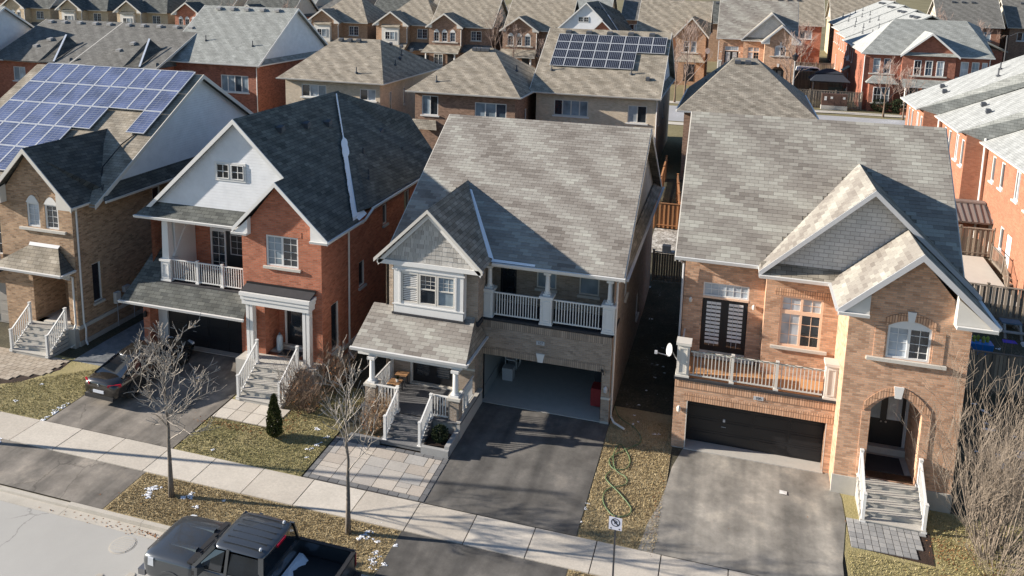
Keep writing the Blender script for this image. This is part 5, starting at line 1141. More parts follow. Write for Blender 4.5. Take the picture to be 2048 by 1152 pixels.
def body(H, x0, x1, y0, y1, z0, z1, brick, wins=(), side=(), left=()):
    f = W((x0, y0), (x1, y0)); f.wall(H, brick, z0, z1, [w_[:4] for w_ in wins])
    for w_ in wins: window(f, H, *w_[:4], cols=w_[4], panes=w_[5], sill=.12, fw_=.07, grid=w_[6] if len(w_) > 6 else (0, 0), sillmat='white', fmat=w_[7] if len(w_) > 7 else 'white')
    s = W((x1, y0), (x1, y1)); s.wall(H, brick, z0, z1, [w_[:4] for w_ in side])
    for w_ in side: window(s, H, *w_[:4], sill=.08)
    l = W((x0, y1), (x0, y0)); l.wall(H, brick, z0, z1, [w_[:4] for w_ in left])
    for w_ in left: window(l, H, *w_[:4], sill=.08)
    W((x1, y1), (x0, y1)).wall(H, brick, z0, z1)
BG = 'houses backing on to the front row'
def onp(y, yf, ez, ry, rz, up_=.05): return ez+(rz-ez)*(y-yf)/(ry-yf)+up_
# B6: buff brick, solar
H = root('brick_house', (-1.5, 40, terrain(36)), 'buff brick house with dark solar panels on its tan roof', 'house', BG)
body(H, -6.5, 3.2, 34.6, 47.6, 1.3, 8.0, 'brick_buff', [(1.5, 4.3, 6.1, 7.4, 4, ['glass', 'shade', 'shade', 'shade'], (0, 0), 'offwhite'), (7.5, 9.0, 5.9, 7.3, 2, ['curtain', 'glass'], (0, 0), 'offwhite')], [(2, 2.6, 5.5, 6.8), (6, 6.6, 5.5, 6.8)])
rf = gable_shell(H, -7.0, 3.55, 34.1, 48.1, 8.0, 41.1, 12.75, 'roof_b', 'siding_w')
for x in (-5.2, -3.4, -1.6, .2, 2.0): vent(rf, (x, 40.6, onp(40.6, 34.1, 8, 41.1, 12.75)), s=.5)
stack(rf, (-5.7, 36.4, onp(36.4, 34.1, 8, 41.1, 12.75))); stack(rf, (.9, 36.4, onp(36.4, 34.1, 8, 41.1, 12.75))); vent(rf, (2.3, 35.9, onp(35.9, 34.1, 8, 41.1, 12.75)))
gutter(H, (-7.05, 34.1, 8.0), (3.6, 34.1, 8.0), (0, -1, 0), 'offwhite'); gutter(H, (3.5, 34.1, 8.0), (3.5, 48, 8.0), (1, 0, 0), 'offwhite'); downspout(H, [(3.2, 34.4, 7.9), (3.26, 34.55, 7.6), (3.26, 34.55, 2)])
s6 = (12.75-8)/7.0; Sv = V((0, 1, s6)).normalized(); Nv = V((1, 0, 0)).cross(Sv)
cells = [(i, j) for i in range(8) for j in (2, 3)]+[(i, j) for i in range(6) for j in (0, 1)]
solar((-5.95, 36.75, onp(36.75, 34.1, 8, 41.1, 12.75, .02)), 'black solar panels in silver frames on the buff brick house behind', V((1, 0, 0)), Sv, Nv, cells, 1.16, 1.08, 'pvd', 7, 'v')
# B5: brown brick hip
H = root('brick_house', (-11.6, 37, terrain(34)), 'brown brick house with a small hipped tan roof behind the middle house', 'house', BG)
body(H, -15.7, -7.3, 31.0, 43, 1.2, 7.95, 'brick_b', [(.6, 2.0, 6.0, 7.6, 2, ['shade', 'glass']), (5.1, 7.7, 5.9, 7.3, 3, ['shade', 'shade', 'glassb'])], [(3, 3.6, 5.2, 6.5)])
a, b = hip_shell(H, -16.3, -6.75, 30.5, 43.6, 7.95, -12.7, -11.0, 37, 37.05, 11.1, 'roof_b')
for x in (-12.5, -12.1, -11.7, -11.35): vent(a, (x, 36.5, 10.95), s=.36)
stack(a, (-14.2, 31.9, onp(31.9, 30.5, 7.95, 37, 11.1))); stack(b, (-8.6, 36, 9.4)); gutter(H, (-16.35, 30.5, 7.95), (-6.7, 30.5, 7.95), (0, -1, 0), 'offwhite'); gutter(H, (-6.75, 30.5, 7.95), (-6.75, 43, 7.95), (1, 0, 0), 'offwhite')
g = G(); g.poly([(-16.2, 30.4, 4.9), (-13.6, 30.4, 4.9), (-13.9, 31, 5.6), (-15.9, 31, 5.6)]); g.build('bay_roof', 'roof_c', H)
# B4: buff brick hip
H = root('brick_house', (-24.6, 39, terrain(36)), 'buff brick house with a broad hipped roof in front of the white-gabled one', 'house', BG)
body(H, -29.0, -19.9, 33.4, 47, 1.5, 8.0, 'brick_buff', [(1.6, 4.0, 6.4, 7.5, 3, ['glass', 'curtain', 'shade']), (7.2, 8.7, 6.4, 7.4, 2, ['glass', 'curtain'])], [(2, 2.5, 5.4, 7), (5, 5.5, 5.4, 7)])
a, b = hip_shell(H, -29.55, -19.35, 32.9, 47.6, 8.0, -27.2, -22.9, 40, 40.05, 11.1, 'roof_b')
for x in (-26.6, -25.7, -24.8): vent(a, (x, 39.4, 10.95), s=.4)
for x, y in ((-22.3, 41), (-21.9, 42.6), (-21.4, 44), (-20.9, 40)): vent(b, (x, y, 8+3.1*(-19.35-x)/(3.55)+.05), s=.3)
stack(a, (-22.5, 34.2, 8.7)); stack(b, (-21.2, 41, 9.7)); stack(b, (-20.5, 38, 9.1)); gutter(H, (-29.6, 32.9, 8), (-19.3, 32.9, 8), (0, -1, 0), 'offwhite'); gutter(H, (-19.35, 32.9, 8), (-19.35, 47.5, 8), (1, 0, 0), 'offwhite')
# B3: red brick, grey roof, white gable
H = root('brick_house', (-39, 42, terrain(40)), 'dark red brick house with pale grey roof and big white gable end', 'house', BG)
body(H, -43.9, -34.0, 36.6, 50.5, 1.5, 8.5, 'brick_red2', [(1.6, 3.0, 6.2, 7.6, 2, ['glass', 'shade']), (6.0, 9.0, 5.8, 7.4, 4, ['shade', 'shade', 'glassb', 'shade'])])
rf = gable_shell(H, -44.4, -33.45, 36.1, 51, 8.5, 43.5, 13.55, 'roof_g', 'siding_w', 'white')
for x in (-42.3, -40.7, -39.0, -37.2, -35.5): vent(rf, (x, 43.0, onp(43, 36.1, 8.5, 43.5, 13.55)), 'ventlight', .5)
stack(rf, (-41.0, 38.8, onp(38.8, 36.1, 8.5, 43.5, 13.55))); stack(rf, (-35.5, 38.4, onp(38.4, 36.1, 8.5, 43.5, 13.55))); gutter(H, (-44.4, 36.1, 8.5), (-33.4, 36.1, 8.5), (0, -1, 0)); gutter(H, (-33.45, 36.1, 8.5), (-33.45, 51, 8.5), (1, 0, 0)); downspout(H, [(-33.7, 36.3, 8.4), (-33.95, 36.55, 8.1), (-33.95, 36.55, 2)])
# B1, B2: twin red brick houses with dark roofs and shed gables
for nm, xa, lab in (('B1', -62.6, 'red brick house with dark cross-gabled roof at top left, left of its twin'), ('B2', -52.6, 'dark-roofed house with cross gable, right one of the twin pair at top left')):
    H = root('brick_house', (xa+5, 41, terrain(38)), lab, 'house', BG)
    body(H, xa+.5, xa+9.5, 34, 48, 1.5, 8.0, 'brick_l1', [(2.0, 3.5, 5.9, 7.3, 2, ['shade', 'curtain']), (5.0, 5.7, 6.0, 7.4, 1, ['glass']), (6.8, 8.0, 6.0, 7.2, 2, ['glass', 'shade'])])
    rf = gable_shell(H, xa, xa+9.9, 33.5, 48.5, 8.0, 41, 11.6, 'roof_d', 'siding_b', 'offwhite')
    for x in (1.2, 3.0, 5.0, 7.0, 8.8): vent(rf, (xa+x, 40.4, 11.35), 'ventlight', .5)
    G().slab([(xa+2.0, 33.3, 8.0), (xa+6.4, 33.3, 8.02), (xa+6.7, 36.6, 10.35), (xa+3.3, 35.6, 9.6)], .1).build('cross_roof', 'roof_d', H)
    G().slab([(xa+6.4, 33.3, 8.02), (xa+8.2, 33.3, 8.0), (xa+8.2, 36.6, 9.5), (xa+6.7, 36.8, 10.4)], .1).build('cross_roof', 'roof_l2', H)
    for x, y, z in ((4.4, 35.2, 9.3), (5.4, 36, 9.95)): vent(rf, (xa+x, y, z), 'ventlight', .5)
    sn = G().beam((xa+8.1, 33.5, 8.1), (xa+6.8, 36.6, 10.45), .16, .06).build('valley_snow', 'snow', H); sn['kind'] = 'stuff'; gutter(H, (xa, 33.5, 8.0), (xa+10, 33.5, 8.0), (0, -1, 0))
# B0: white gable at the far left
H = root('brick_house', (-70, 38, terrain(38)), 'house with pale grey roof and white gable at the top left corner', 'house', BG)
body(H, -76, -64.2, 30, 44, 1, 8.2, 'brick_red2'); rf = gable_shell(H, -76.4, -63.8, 29.6, 44.4, 8.2, 37, 13.0, 'roof_g', 'siding_w', 'white')
for x in (-67, -71): vent(rf, (x, 36.4, 12.7), 'ventlight', .5)
H = root('brick_house', (-44, 26, terrain(24)), 'low dark hipped roof just behind the solar house at the left edge', 'house', BG)
body(H, -47, -38.5, 20, 28, 0.5, 5.2, 'brick_b'); hip_shell(H, -47.5, -38, 19.5, 28.5, 5.2, -43.5, -42, 24, 24.05, 8.0, 'roof_l2')
# B7: behind the orange house
H = root('brick_house', (9.9, 40, terrain(30)), 'brown brick house with a tall hipped roof just behind the orange house', 'house', BG)
body(H, 5.4, 14.5, 34.0, 47, 1.0, 7.3, 'brick_b', [(.6, 1.9, 5.0, 6.6, 2, ['glass', 'glass'])], (), [(1.5, 2.1, 4.8, 6.3)])
a, b = hip_shell(H, 4.87, 15.0, 33.5, 48, 7.32, 8.72, 10.65, 40.5, 42, 10.8, 'roof_c')
for x in (9.1, 9.9): vent(a, (x, 40, 10.6), s=.5)
for x, y in ((6.7, 39), (7.4, 40.2)): stack(a, (x, y, 7.6+(x-5.1)*.82), h=.3)
gutter(H, (4.87, 33.5, 7.3), (15.0, 33.5, 7.3), (0, -1, 0)); gutter(H, (4.87, 33.5, 7.3), (4.87, 47, 7.3), (-1, 0, 0)); gutter(H, (15.0, 33.5, 7.3), (15.0, 47, 7.3), (1, 0, 0))

# ================================================================ row houses at the right edge
TH = 'salmon brick row houses'
labs = ['nearest salmon brick row house at the right edge with white back door', 'middle salmon brick row house between two stepped roofs', 'farthest salmon brick row house of the stepped row, behind the orange house']
xs = [24.15, 22.85, 21.6]; ysr = [(18.5, 27.6), (27.6, 34.2), (34.2, 40.3)]; ezs = [7.5, 8.05, 8.45]
for i in range(3):
    x, (ya, yb), ez = xs[i], ysr[i], ezs[i]; sx = x+.45; rx = x+9.5; rz = ez+4.4
    H = root('row_house', (x+5, (ya+yb)/2, terrain(ya)), labs[i], 'row house', TH)
    lw = W((sx, yb), (sx, ya)); L = yb-ya
    ops = [(L*.12, L*.12+.7, ez-2.2, ez-.6), (L*.32, L*.32+.7, ez-2.2, ez-.6), (L*.62, L*.62+.8, ez-2.2, ez-.5), (L*.84, L*.84+.7, ez-2.3, ez-.6), (L*.2, L*.2+.9, ez-6.6, ez-4.3), (L*.46, L*.46+.7, ez-5.6, ez-4.2), (L*.6, L*.6+.9, ez-6.6, ez-4.3)]
    lw.wall(H, 'brick_t1', 0, ez, ops)
    for k, p in enumerate(ops):
        if k in (4, 6): g = G(); lw.box(g, p[0], p[1], p[2], p[3], -.1, -.04); g.build('back_door', 'white', H)
        else: window(lw, H, *p, cols=2 if k == 2 else 1, panes=['glass', 'shade'], sill=.1, fw_=.09, sillmat='white')
    W((sx, ya), (rx, ya)).wall(H, 'brick_t1', 0, ez+.0)
    W((rx+9, yb), (sx, yb)).wall(H, 'brick_t1', 0, ez)
    P = [(x, yb, ez), (x, ya, ez), (rx, ya, rz), (rx, yb, rz)]
    rf = G().slab(P, .12).build('roof', 'roof_t', H); G().slab([(rx, ya, rz), (rx+9.5, ya, ez), (rx+9.5, yb, ez), (rx, yb, rz)], .12).build('roof', 'roof_t', H)
    if i: # narrow front-facing strip stepping down to the next unit
        P = [(x+.05, ya, ez), (xs[i-1]+.05, ya-.05, ezs[i-1]+.06), (xs[i-1]+9, ya-1.1, ezs[i-1]+4.3), (rx-.3, ya, rz-.1)]
        G().slab(P, .05).build('step_roof', 'roof_g', H)
        downspout(H, [(xs[i-1]+.2, ya-.1, ez-.3), (xs[i-1]+.25, ya-.1, 1)], .06)
    for u, v in ((.22, .35), (.25, .7), (.55, .25), (.62, .6)): (vent if u < .5 else stack)(rf, (x+9.5*u, ya+(yb-ya)*v, ez+4.4*u+.1))
    for v in (.3, .42, .54): vent(rf, (x+9.5*.86, ya+(yb-ya)*v, ez+4.4*.86+.05), s=.45)
    gutter(H, (x, ya, ez), (x, yb, ez), (-1, 0, 0)); 
# T2: red row facing the back street
def row_front(loc, label):
    x0, y, T = loc; H = root('row_house', (x0+6.5, y+4, T), label, 'row house', 'red brick row houses beyond the back street')
    ez = T+6.45; f = W((x0, y), (x0+12.7, y))
    ops = [(1.0, 1.75, T+4.2, T+5.9), (2.1, 2.85, T+4.2, T+5.9), (5.1, 5.85, T+4.2, T+5.9), (6.25, 7.0, T+4.2, T+5.9), (7.4, 8.15, T+4.2, T+5.9), (9.9, 10.7, T+4.2, T+5.9), (11.0, 11.75, T+4.2, T+5.9), (12.0, 12.55, T+4.2, T+5.9), (4.9, 5.9, T+1.2, T+2.9), (6.3, 7.2, T+.6, T+2.9), (8.2, 9.2, T+1.2, T+2.9), (10.5, 11.5, T+1.2, T+2.9)]
    f.wall(H, 'brick_red2', T-1, ez, ops)
    for k, p in enumerate(ops):
        if k == 9: g = G(); f.box(g, *p, -.1, -.03); d = g.build('front_door', 'black', H); window(f, d, p[0]+.2, p[1]-.2, p[2]+.6, p[3]-.2, -.03, name='door_glass', fw_=.05)
        else: window(f, H, *p, hung=True, grid=(2, 0), panes=[['shade', 'glassb', 'glass', 'glassb', 'curtain', 'curtain', 'shade', 'curtain', 'glass', 'glass', 'glassb', 'glassb'][k]], fw_=.07)
    for a, b in ((.6, 3.3), (4.7, 8.6), (9.5, 12.65)): g = G(); f.box(g, a, b, T+4.05, T+4.19, -.02, .1); g.build('sill', 'stone', H)
    W((x0, y+10), (x0, y)).wall(H, 'brick_red2', T-1, ez); W((x0+12.7, y), (x0+12.7, y+10)).wall(H, 'brick_red2', T-1, ez); W((x0+12.7, y+10), (x0, y+10)).wall(H, 'brick_red2', T-1, ez)
    rz = T+10.2
    G().slab([(x0-.4, y-.45, ez), (x0+13.1, y-.45, ez), (x0+12.6, y+5.2, rz-.6), (x0+11.2, y+5.2, rz), (x0+3.6, y+5.2, rz)], .12).build('roof', 'roof_g', H)
    G().slab([(x0-.4, y+10.4, ez), (x0-.4, y-.45, ez), (x0+3.6, y+5.2, rz)], .12).build('roof', 'roof_t', H); G().slab([(x0+13.1, y-.45, ez), (x0+13.1, y+10.4, ez), (x0+12.6, y+5.2, rz-.6)], .12).build('roof', 'roof_g', H); G().slab([(x0+13.1, y+10.4, ez), (x0-.4, y+10.4, ez), (x0+3.6, y+5.2, rz), (x0+12.6, y+5.2, rz-.6)], .12).build('roof', 'roof_g', H)
    ax, az, al, ar = x0+6.6, T+9.0, x0+3.6, x0+9.6
    G().slab([(al, y+1.2, ez), (al, y-.9, ez), (ax, y-.9, az), (ax, y+3.6, az)], .1).build('gable_roof', 'roof_t', H); G().slab([(ax, y-.9, az), (ar, y-.9, ez), (ar, y+1.2, ez), (ax, y+3.6, az)], .1).build('gable_roof', 'roof_g', H)
    G().poly([(al+.5, y-.5, ez+.3), (ar-.5, y-.5, ez+.3), (ax, y-.5, az-.15)]).build('gable_face', 'brick_red2', H); rake(H, [(al, y-.9, ez), (ax, y-.9, az), (ar, y-.9, ez)], .25, .05, 'white')
    G().slab([(al+.2, y-.85, ez-.02), (ar-.2, y-.85, ez-.02), (ar-.4, y-.48, ez+.35), (al+.4, y-.48, ez+.35)], .06).build('pent_roof', 'roof_g', H)
    g = G(); g.box(al+.3, ar-.3, y-.5, y, T+3.6, ez); b = g.build('bay_wall', 'brick_red2', H)
    fb = W((al+.3, y-.5), (ar-.3, y-.5))
    for k, u in enumerate((1.2, 2.35, 3.5)): window(fb, H, u, u+.75, T+4.2, T+5.9, .02, hung=True, grid=(2, 0), panes=[['glass', 'glassb', 'curtain'][k]], fw_=.07)
    g = G(); fb.box(g, .8, 4.6, T+4.05, T+4.19, 0, .12); g.build('sill', 'stone', H)
    G().slab([(x0+3.9, y-2.2, T+3.1), (x0+12.9, y-2.2, T+3.1), (x0+12.9, y-.5, T+3.75), (x0+3.9, y-.5, T+3.75)], .1).build('porch_roof', 'roof_g', H); gutter(H, (x0+3.85, y-2.2, T+3.1), (x0+12.95, y-2.2, T+3.1), (0, -1, 0))
    for x in (4.3, 7.4, 9.9, 12.6): column(H, x0+x, y-1.9, T+.9, T+3.0, .13)
    g = G(); g.box(x0+4, x0+12.8, y-2.1, y, T-.5, T+.5); g.build('porch_floor', 'brick_red2', H); railing(H, (x0+4.4, y-1.95, T+.5), (x0+6.9, y-1.95, T+.5), .9, n=12); railing(H, (x0+7.8, y-1.95, T+.5), (x0+12.5, y-1.95, T+.5), .9, n=20)
    # ground-floor bay with hipped roof
    g = G(); g.box(x0+.7, x0+3.3, y-.8, y, T-.5, T+3.2); g.build('bay_wall', 'brick_red2', H); fb = W((x0+.7, y-.8), (x0+3.3, y-.8)); window(fb, H, .45, 2.15, T+.9, T+2.7, .02, cols=2, hung=True, grid=(2, 0), panes=['glass', 'glassb'], sill=.2, fw_=.08)
    G().slab([(x0+.3, y-1.2, T+3.15), (x0+3.7, y-1.2, T+3.15), (x0+2.9, y, T+3.95), (x0+1.1, y, T+3.95)], .08).build('bay_roof', 'roof_g', H); G().slab([(x0+3.7, y-1.2, T+3.15), (x0+3.7, y, T+3.15), (x0+2.9, y, T+3.95)], .08).build('bay_roof', 'roof_g', H); G().slab([(x0+.3, y, T+3.15), (x0+.3, y-1.2, T+3.15), (x0+1.1, y, T+3.95)], .08).build('bay_roof', 'roof_g', H)
    gutter(H, (x0-.45, y-.45, ez), (al, y-.45, ez), (0, -1, 0)); gutter(H, (ar, y-.45, ez), (x0+13.1, y-.45, ez), (0, -1, 0)); downspout(H, [(x0+.1, y-.3, ez-.1), (x0+.05, y-.05, ez-.4), (x0+.05, y-.05, T)]); downspout(H, [(x0+12.7, y-.3, ez-.1), (x0+12.72, y-.05, ez-.4), (x0+12.72, y-.05, T)])
    return H
row_front((22.9, 71.5, 2.95), 'dark red brick row house with white porch and triangular gable at the top right')
# T3: long row behind it, side walls in the sun
labs = ['stepped grey-roofed row house with green side hood behind the gazebo', 'second stepped row house behind the gazebo', 'third stepped row house behind the gazebo', 'last stepped row house of the pale roofs at the top right']
for i in range(4):
    x, ya, yb, T = 22.6+.35*i, 80+11*i, 91+11*i, 3.2+.3*i; ez = T+6.4; rz = ez+4.0; rx = x+8.5
    H = root('row_house', (x+5, ya+5, T), labs[i], 'row house', 'pale-roofed row houses behind the gazebo')
    lw = W((x+.4, yb), (x+.4, ya)); ops = [(1.2+2.3*k, 1.9+2.3*k, ez-2.3, ez-.7) for k in range(4)]+[(5, 5.9, ez-6.2, ez-4)]
    lw.wall(H, 'brick_t1' if i else 'brick_red2', T-1, ez, ops)
    for p in ops: window(lw, H, *p, sill=.1, fw_=.09, panes=['shade'], sillmat='white')
    W((x+.4, ya), (rx+8, ya)).wall(H, 'brick_red2', T-1, ez)
    rf = G().slab([(x, yb, ez), (x, ya-.2, ez), (rx, ya-.2, rz), (rx, yb, rz)], .15).build('roof', 'roof_t', H); G().slab([(rx, ya-.2, rz), (rx+8.5, ya-.2, ez), (rx+8.5, yb, ez), (rx, yb, rz)], .15).build('roof', 'roof_g', H)
    gutter(H, (x, ya, ez), (x, yb, ez), (-1, 0, 0))
    for v in (2., 2.8, 3.6, 5.5, 6.3): vent(rf, (x+7.4, ya+v, ez+4*7.4/8.5+.05), s=.5)
    for u, v in ((.3, 3), (.45, 7), (.25, 8.5), (.55, 5)): stack(rf, (x+8.5*u, ya+v, ez+4*u+.1), h=.6)
    if not i:
        g = G(); g.slab([(x-.5, ya+5.6, ez-3.6), (x-.5, ya+3.6, ez-3.6), (x+.42, ya+3.6, ez-3.0), (x+.42, ya+5.6, ez-3.0)], .05); MT['green'] = m_plain('green_metal', (.05, .14, .1), .5, .1); g.build('door_hood', 'green', H)
# ================================================================ houses across the back street
FG = 'houses across the back street'
def street_house(x0, y, T, label, kind, brick, roof='roof_b', mirror=False, w_=9.6, porch='roof_b'):
    H = root('brick_house', (x0+w_/2, y+5, T), label, 'house', FG); ez = T+6.45; X = (lambda u: x0+w_-u) if mirror else (lambda u: x0+u)
    def wl(u0, u1, yy): return W((min(X(u0), X(u1)), yy), (max(X(u0), X(u1)), yy))
    b0, b1 = .3, 5.2; yb = y-.6
    m = wl(b1, w_-.3, y+1.0); m.wall(H, brick, T+2.8, ez, [(1.0, 2.6, T+4.5, T+5.9)]); window(m, H, 1.0, 2.6, T+4.5, T+5.9, cols=2, grid=(2, 3), panes=['glassb', 'glass'], sill=.1, fw_=.07)
    bx0, bx1 = min(X(b0), X(b1)), max(X(b0), X(b1)); ax = (bx0+bx1)/2; az = ez+2.0
    bay = W((bx0, yb), (bx1, yb)); ops = []
    if kind == 'arch': ops = [(.75+1.25*k, 1.6+1.25*k, T+4.3, T+5.7) for k in range(3)]
    bay.wall(H, brick, T-.5, ez, ops, top=[(0, ez), (bx1-bx0, ez), (ax-bx0, az-.1)])
    if kind == 'arch':
        for k, p in enumerate(ops):
            window(bay, H, *p, grid=(2, 3), panes=[['glass', 'glass', 'glassb'][k]], fw_=.09); arch_fill(bay, p[0], p[1], p[3], p[3]+.4, -.02, .03, 8, 'arch_light', 'white', H, zb=p[3]-.01)
        g = G(); bay.box(g, .5, 4.5, T+4.15, T+4.29, -.02, .1); g.build('sill', 'stone', H)
    else:
        g = G(); bay.box(g, 1.1, 3.8, T+3.5, T+6.2, 0, .5); bb = g.build('bay_box', 'offwhite', H); fb = W((bx0+1.1, yb-.5), (bx0+3.8, yb-.5)); window(fb, bb, .55, 2.15, T+4.3, T+5.5, .02, cols=2, grid=(2, 2), panes=['glass', 'shade'], fw_=.08)
        G().slab([(bx0+1.0, yb-.7, T+6.15), (bx0+3.9, yb-.7, T+6.15), (bx0+3.9, yb, T+6.5), (bx0+1.0, yb, T+6.5)], .05).build('bay_roof', roof, H)
    W((X(b0) if mirror else bx0, y+10), (bx0, yb)).wall(H, brick, T-.5, ez) if not mirror else W((x0+.3, y+10), (x0+.3, y+1)).wall(H, brick, T-.5, ez)
    W((bx1, yb), (bx1, y+1.0)).wall(H, brick, T-.5, ez); W((bx0, y+1.), (bx0, yb)).wall(H, brick, T-.5, ez)
    W((x0+w_-.3, y+1.0 if not mirror else yb), (x0+w_-.3, y+11)).wall(H, brick, T-.5, ez); W((x0+w_-.3, y+11), (x0+.3, y+11)).wall(H, brick, T-.5, ez)
    low = wl(b1, w_-.3, y-.3); low.wall(H, brick, T-.5, T+2.9, [(.5, 3.6, T-.5, T+2.2)]); garage_door(H, low, .5, 3.6, T, T+2.2, -.1, 'black', 2, 4, False)
    rx = sorted((X(b1-.05), X(w_-.1))); G().slab([(rx[0], y-.8, T+2.9), (rx[1], y-.8, T+2.9), (rx[1], y+1, T+3.9), (rx[0], y+1, T+3.9)], .1).build('lower_roof', 'roof_d', H)
    # main roof and bay gable
    rz, ry = T+10.8, y+5.6; s = (rz-ez)/(ry-y-.5)
    if kind == 'arch': rf = gable_shell(H, x0, x0+w_, y+.5, y+11.2, ez, ry, rz, roof, 'siding_b')
    else: rf, _ = hip_shell(H, x0, x0+w_, y+.5, y+11.2, ez, x0+3.8, x0+w_-3.6, ry, ry+.04, rz-.5, roof)
    vb = y+.5+(az-ez)/s
    G().slab([(bx0-.4, y+.7, ez), (bx0-.4, yb-.4, ez), (ax, yb-.4, az), (ax, vb, az)], .1).build('gable_roof', roof, H); G().slab([(ax, yb-.4, az), (bx1+.4, yb-.4, ez), (bx1+.4, y+.7, ez), (ax, vb, az)], .1).build('gable_roof', roof, H)
    rake(H, [(bx0-.42, yb-.4, ez), (ax, yb-.4, az), (bx1+.42, yb-.4, ez)], .25, .05, 'offwhite')
    for q0, q1, qm in ((bx0-.42, bx0+.5, bx0+.5), (bx1-.5, bx1+.42, bx1-.5)):
        g = G(); g.add([(q0, yb-.38, ez-.15), (q1, yb-.38, ez-.15), (qm, yb-.38, ez+.4), (q0, yb, ez-.15), (q1, yb, ez-.15), (qm, yb, ez+.5)], [(0, 1, 2), (3, 5, 4), (0, 3, 4, 1), (1, 4, 5, 2), (2, 5, 3, 0)]); g.build('eave_return', 'offwhite', H)
    gutter(H, (rx[0]+.4, y+.5, ez), (x0+w_ if not mirror else rx[1], y+.5, ez), (0, -1, 0), 'offwhite')
    # porch
    G().slab([(bx0-.4, yb-2.0, T+2.9), (bx1+.3, yb-2.0, T+2.9), (bx1+.1, yb, T+3.8), (bx0-.2, yb, T+3.8)], .1).build('porch_roof', porch, H); gutter(H, (bx0-.45, yb-2.0, T+2.9), (bx1+.35, yb-2.0, T+2.9), (0, -1, 0), 'offwhite')
    for u in (bx0+.2, bx1-.3): column(H, u, yb-1.7, T+1.2, T+2.8, .13); g = G(); g.box(u-.22, u+.22, yb-1.92, yb-1.48, T-.3, T+1.2); g.build('pier', brick, H)
    g = G(); g.box(bx0, bx1, yb-1.9, yb, T-.4, T+.5); g.build('porch_floor', 'concrete', H); window(bay, H, .8, 2.2, T+.9, T+2.5, .02, cols=2, grid=(2, 3), panes=['glass', 'glassb'], fw_=.08); g = G(); bay.box(g, 2.9, 3.9, T+.5, T+2.6, 0, .05); g.build('front_door', 'black', H)
    downspout(H, [(bx1+.1, yb+.2, ez-.1), (bx1+.05, yb-.05, ez-.4), (bx1+.05, yb-.05, T+3.8)])
    return H
MT['brick_f'] = m_brick('orange_tan_brick', (.42, .23, .13), (.52, .31, .19), (.4, .3, .22), dark=.25)
MT['brick_tan2'] = m_brick('pale_tan_brick', (.55, .42, .27), (.63, .5, .34), (.55, .45, .33), dark=.15)
street_house(-54.2, 82, 3.3, 'tan brick house with white box window, left of its twin behind the white gable', 'box', 'brick_f')
street_house(-43.0, 82, 3.3, 'tan brick house with white box window, right one of the twins', 'box', 'brick_f')
street_house(-34.6, 82, 3.3, 'brown brick house with three arched windows, left one behind the hipped roof', 'arch', 'brick_b')
street_house(-23.4, 82, 3.2, 'brown brick house with three arched windows behind the black street lamp', 'arch', 'brick_b', mirror=False)
street_house(-4.4, 82.6, 3.2, 'tan brick house with narrow gable left of the far orange house', 'two', 'brick_f', mirror=True) if False else None
# the models across the street repeat the ones in front
R2 = copy_tree(R, None, V((-1.07, 77.9, 3.09))); R2['label'] = 'far orange brick house with double gable and blue door behind the hipped roof'; R2['group'] = FG
c1 = copy_tree(L1, None, V((-.3, 82.2, 2.85))); c1['label'] = 'far house with white gable and two small square windows above the solar roof'; c1['group'] = FG
# narrow gable house between them
def narrow_house():
    H = root('brick_house', (.4, 88, 3.2), 'far tan brick house with narrow front gable and paired windows', 'house', FG); T = 3.2; ez = T+6.5
    f = W((.95, 82.4), (4.8, 82.4)); ops = [(1.0, 1.75, T+4.4, T+5.9), (1.95, 2.7, T+4.4, T+5.9)]
    f.wall(H, 'brick_f', T-.5, ez, ops, top=[(0, ez), (3.85, ez), (1.95, ez+2.4)])
    for k, p in enumerate(ops): window(f, H, *p, hung=True, panes=[['glass', 'shade'][k]], fw_=.08)
    g = G(); f.box(g, .7, 3.0, T+4.25, T+4.38, -.02, .1); g.build('sill', 'stone', H)
    W((4.8, 82.4), (4.8, 93)).wall(H, 'brick_f', T-.5, ez); W((.95, 84), (.95, 82.4)).wall(H, 'brick_f', T-.5, ez); W((-4.2, 84), (.95, 84)).wall(H, 'brick_f', T-.5, ez); W((-4.2, 93), (-4.2, 84)).wall(H, 'brick_f', T-.5, ez); W((4.8, 93), (-4.2, 93)).wall(H, 'brick_f', T-.5, ez)
    gable_shell(H, -4.7, 5.2, 83.5, 94, ez, 88.8, ez+4.6, 'roof_b', 'siding_b'); az = ez+2.6
    G().slab([(.6, 84, ez), (.6, 82, ez), (2.9, 82, az), (2.9, 86.5, az)], .1).build('gable_roof', 'roof_b', H); G().slab([(2.9, 82, az), (5.2, 82, ez), (5.2, 84, ez), (2.9, 86.5, az)], .1).build('gable_roof', 'roof_b', H); rake(H, [(.58, 82, ez), (2.9, 82, az), (5.22, 82, ez)], .25, .05, 'offwhite')
    G().slab([(.9, 81.2, T+3.2), (4.9, 81.2, T+3.2), (4.2, 82.4, T+4.1), (1.7, 82.4, T+4.1)], .08).build('hood_roof', 'roof_b', H)
    g = G(); f.box(g, 1.2, 2.6, T+.5, T+2.8, -.02, .03); g.build('front_door', 'black', H)
narrow_house()
# left end of the back street: buff houses then red ones
for k, (x, lab, br, kind) in enumerate(((-118, 'buff brick house at the top left corner, leftmost', 'brick_tan2', 'arch'), (-105.5, 'buff brick house at the top left, second from the corner', 'brick_tan2', 'box'), (-93.2, 'buff brick house at the top left with grey garage, third from the corner', 'brick_tan2', 'box'), (-81.5, 'red brick house with three arched windows and dark roof at the top left', 'brick_l1', 'arch'), (-69.8, 'red brick house with arched windows beside the bare birch at the top left', 'brick_l1', 'arch'))):
    street_house(x, 86, 3.4, lab, kind, br, 'roof_l1', porch='roof_b')
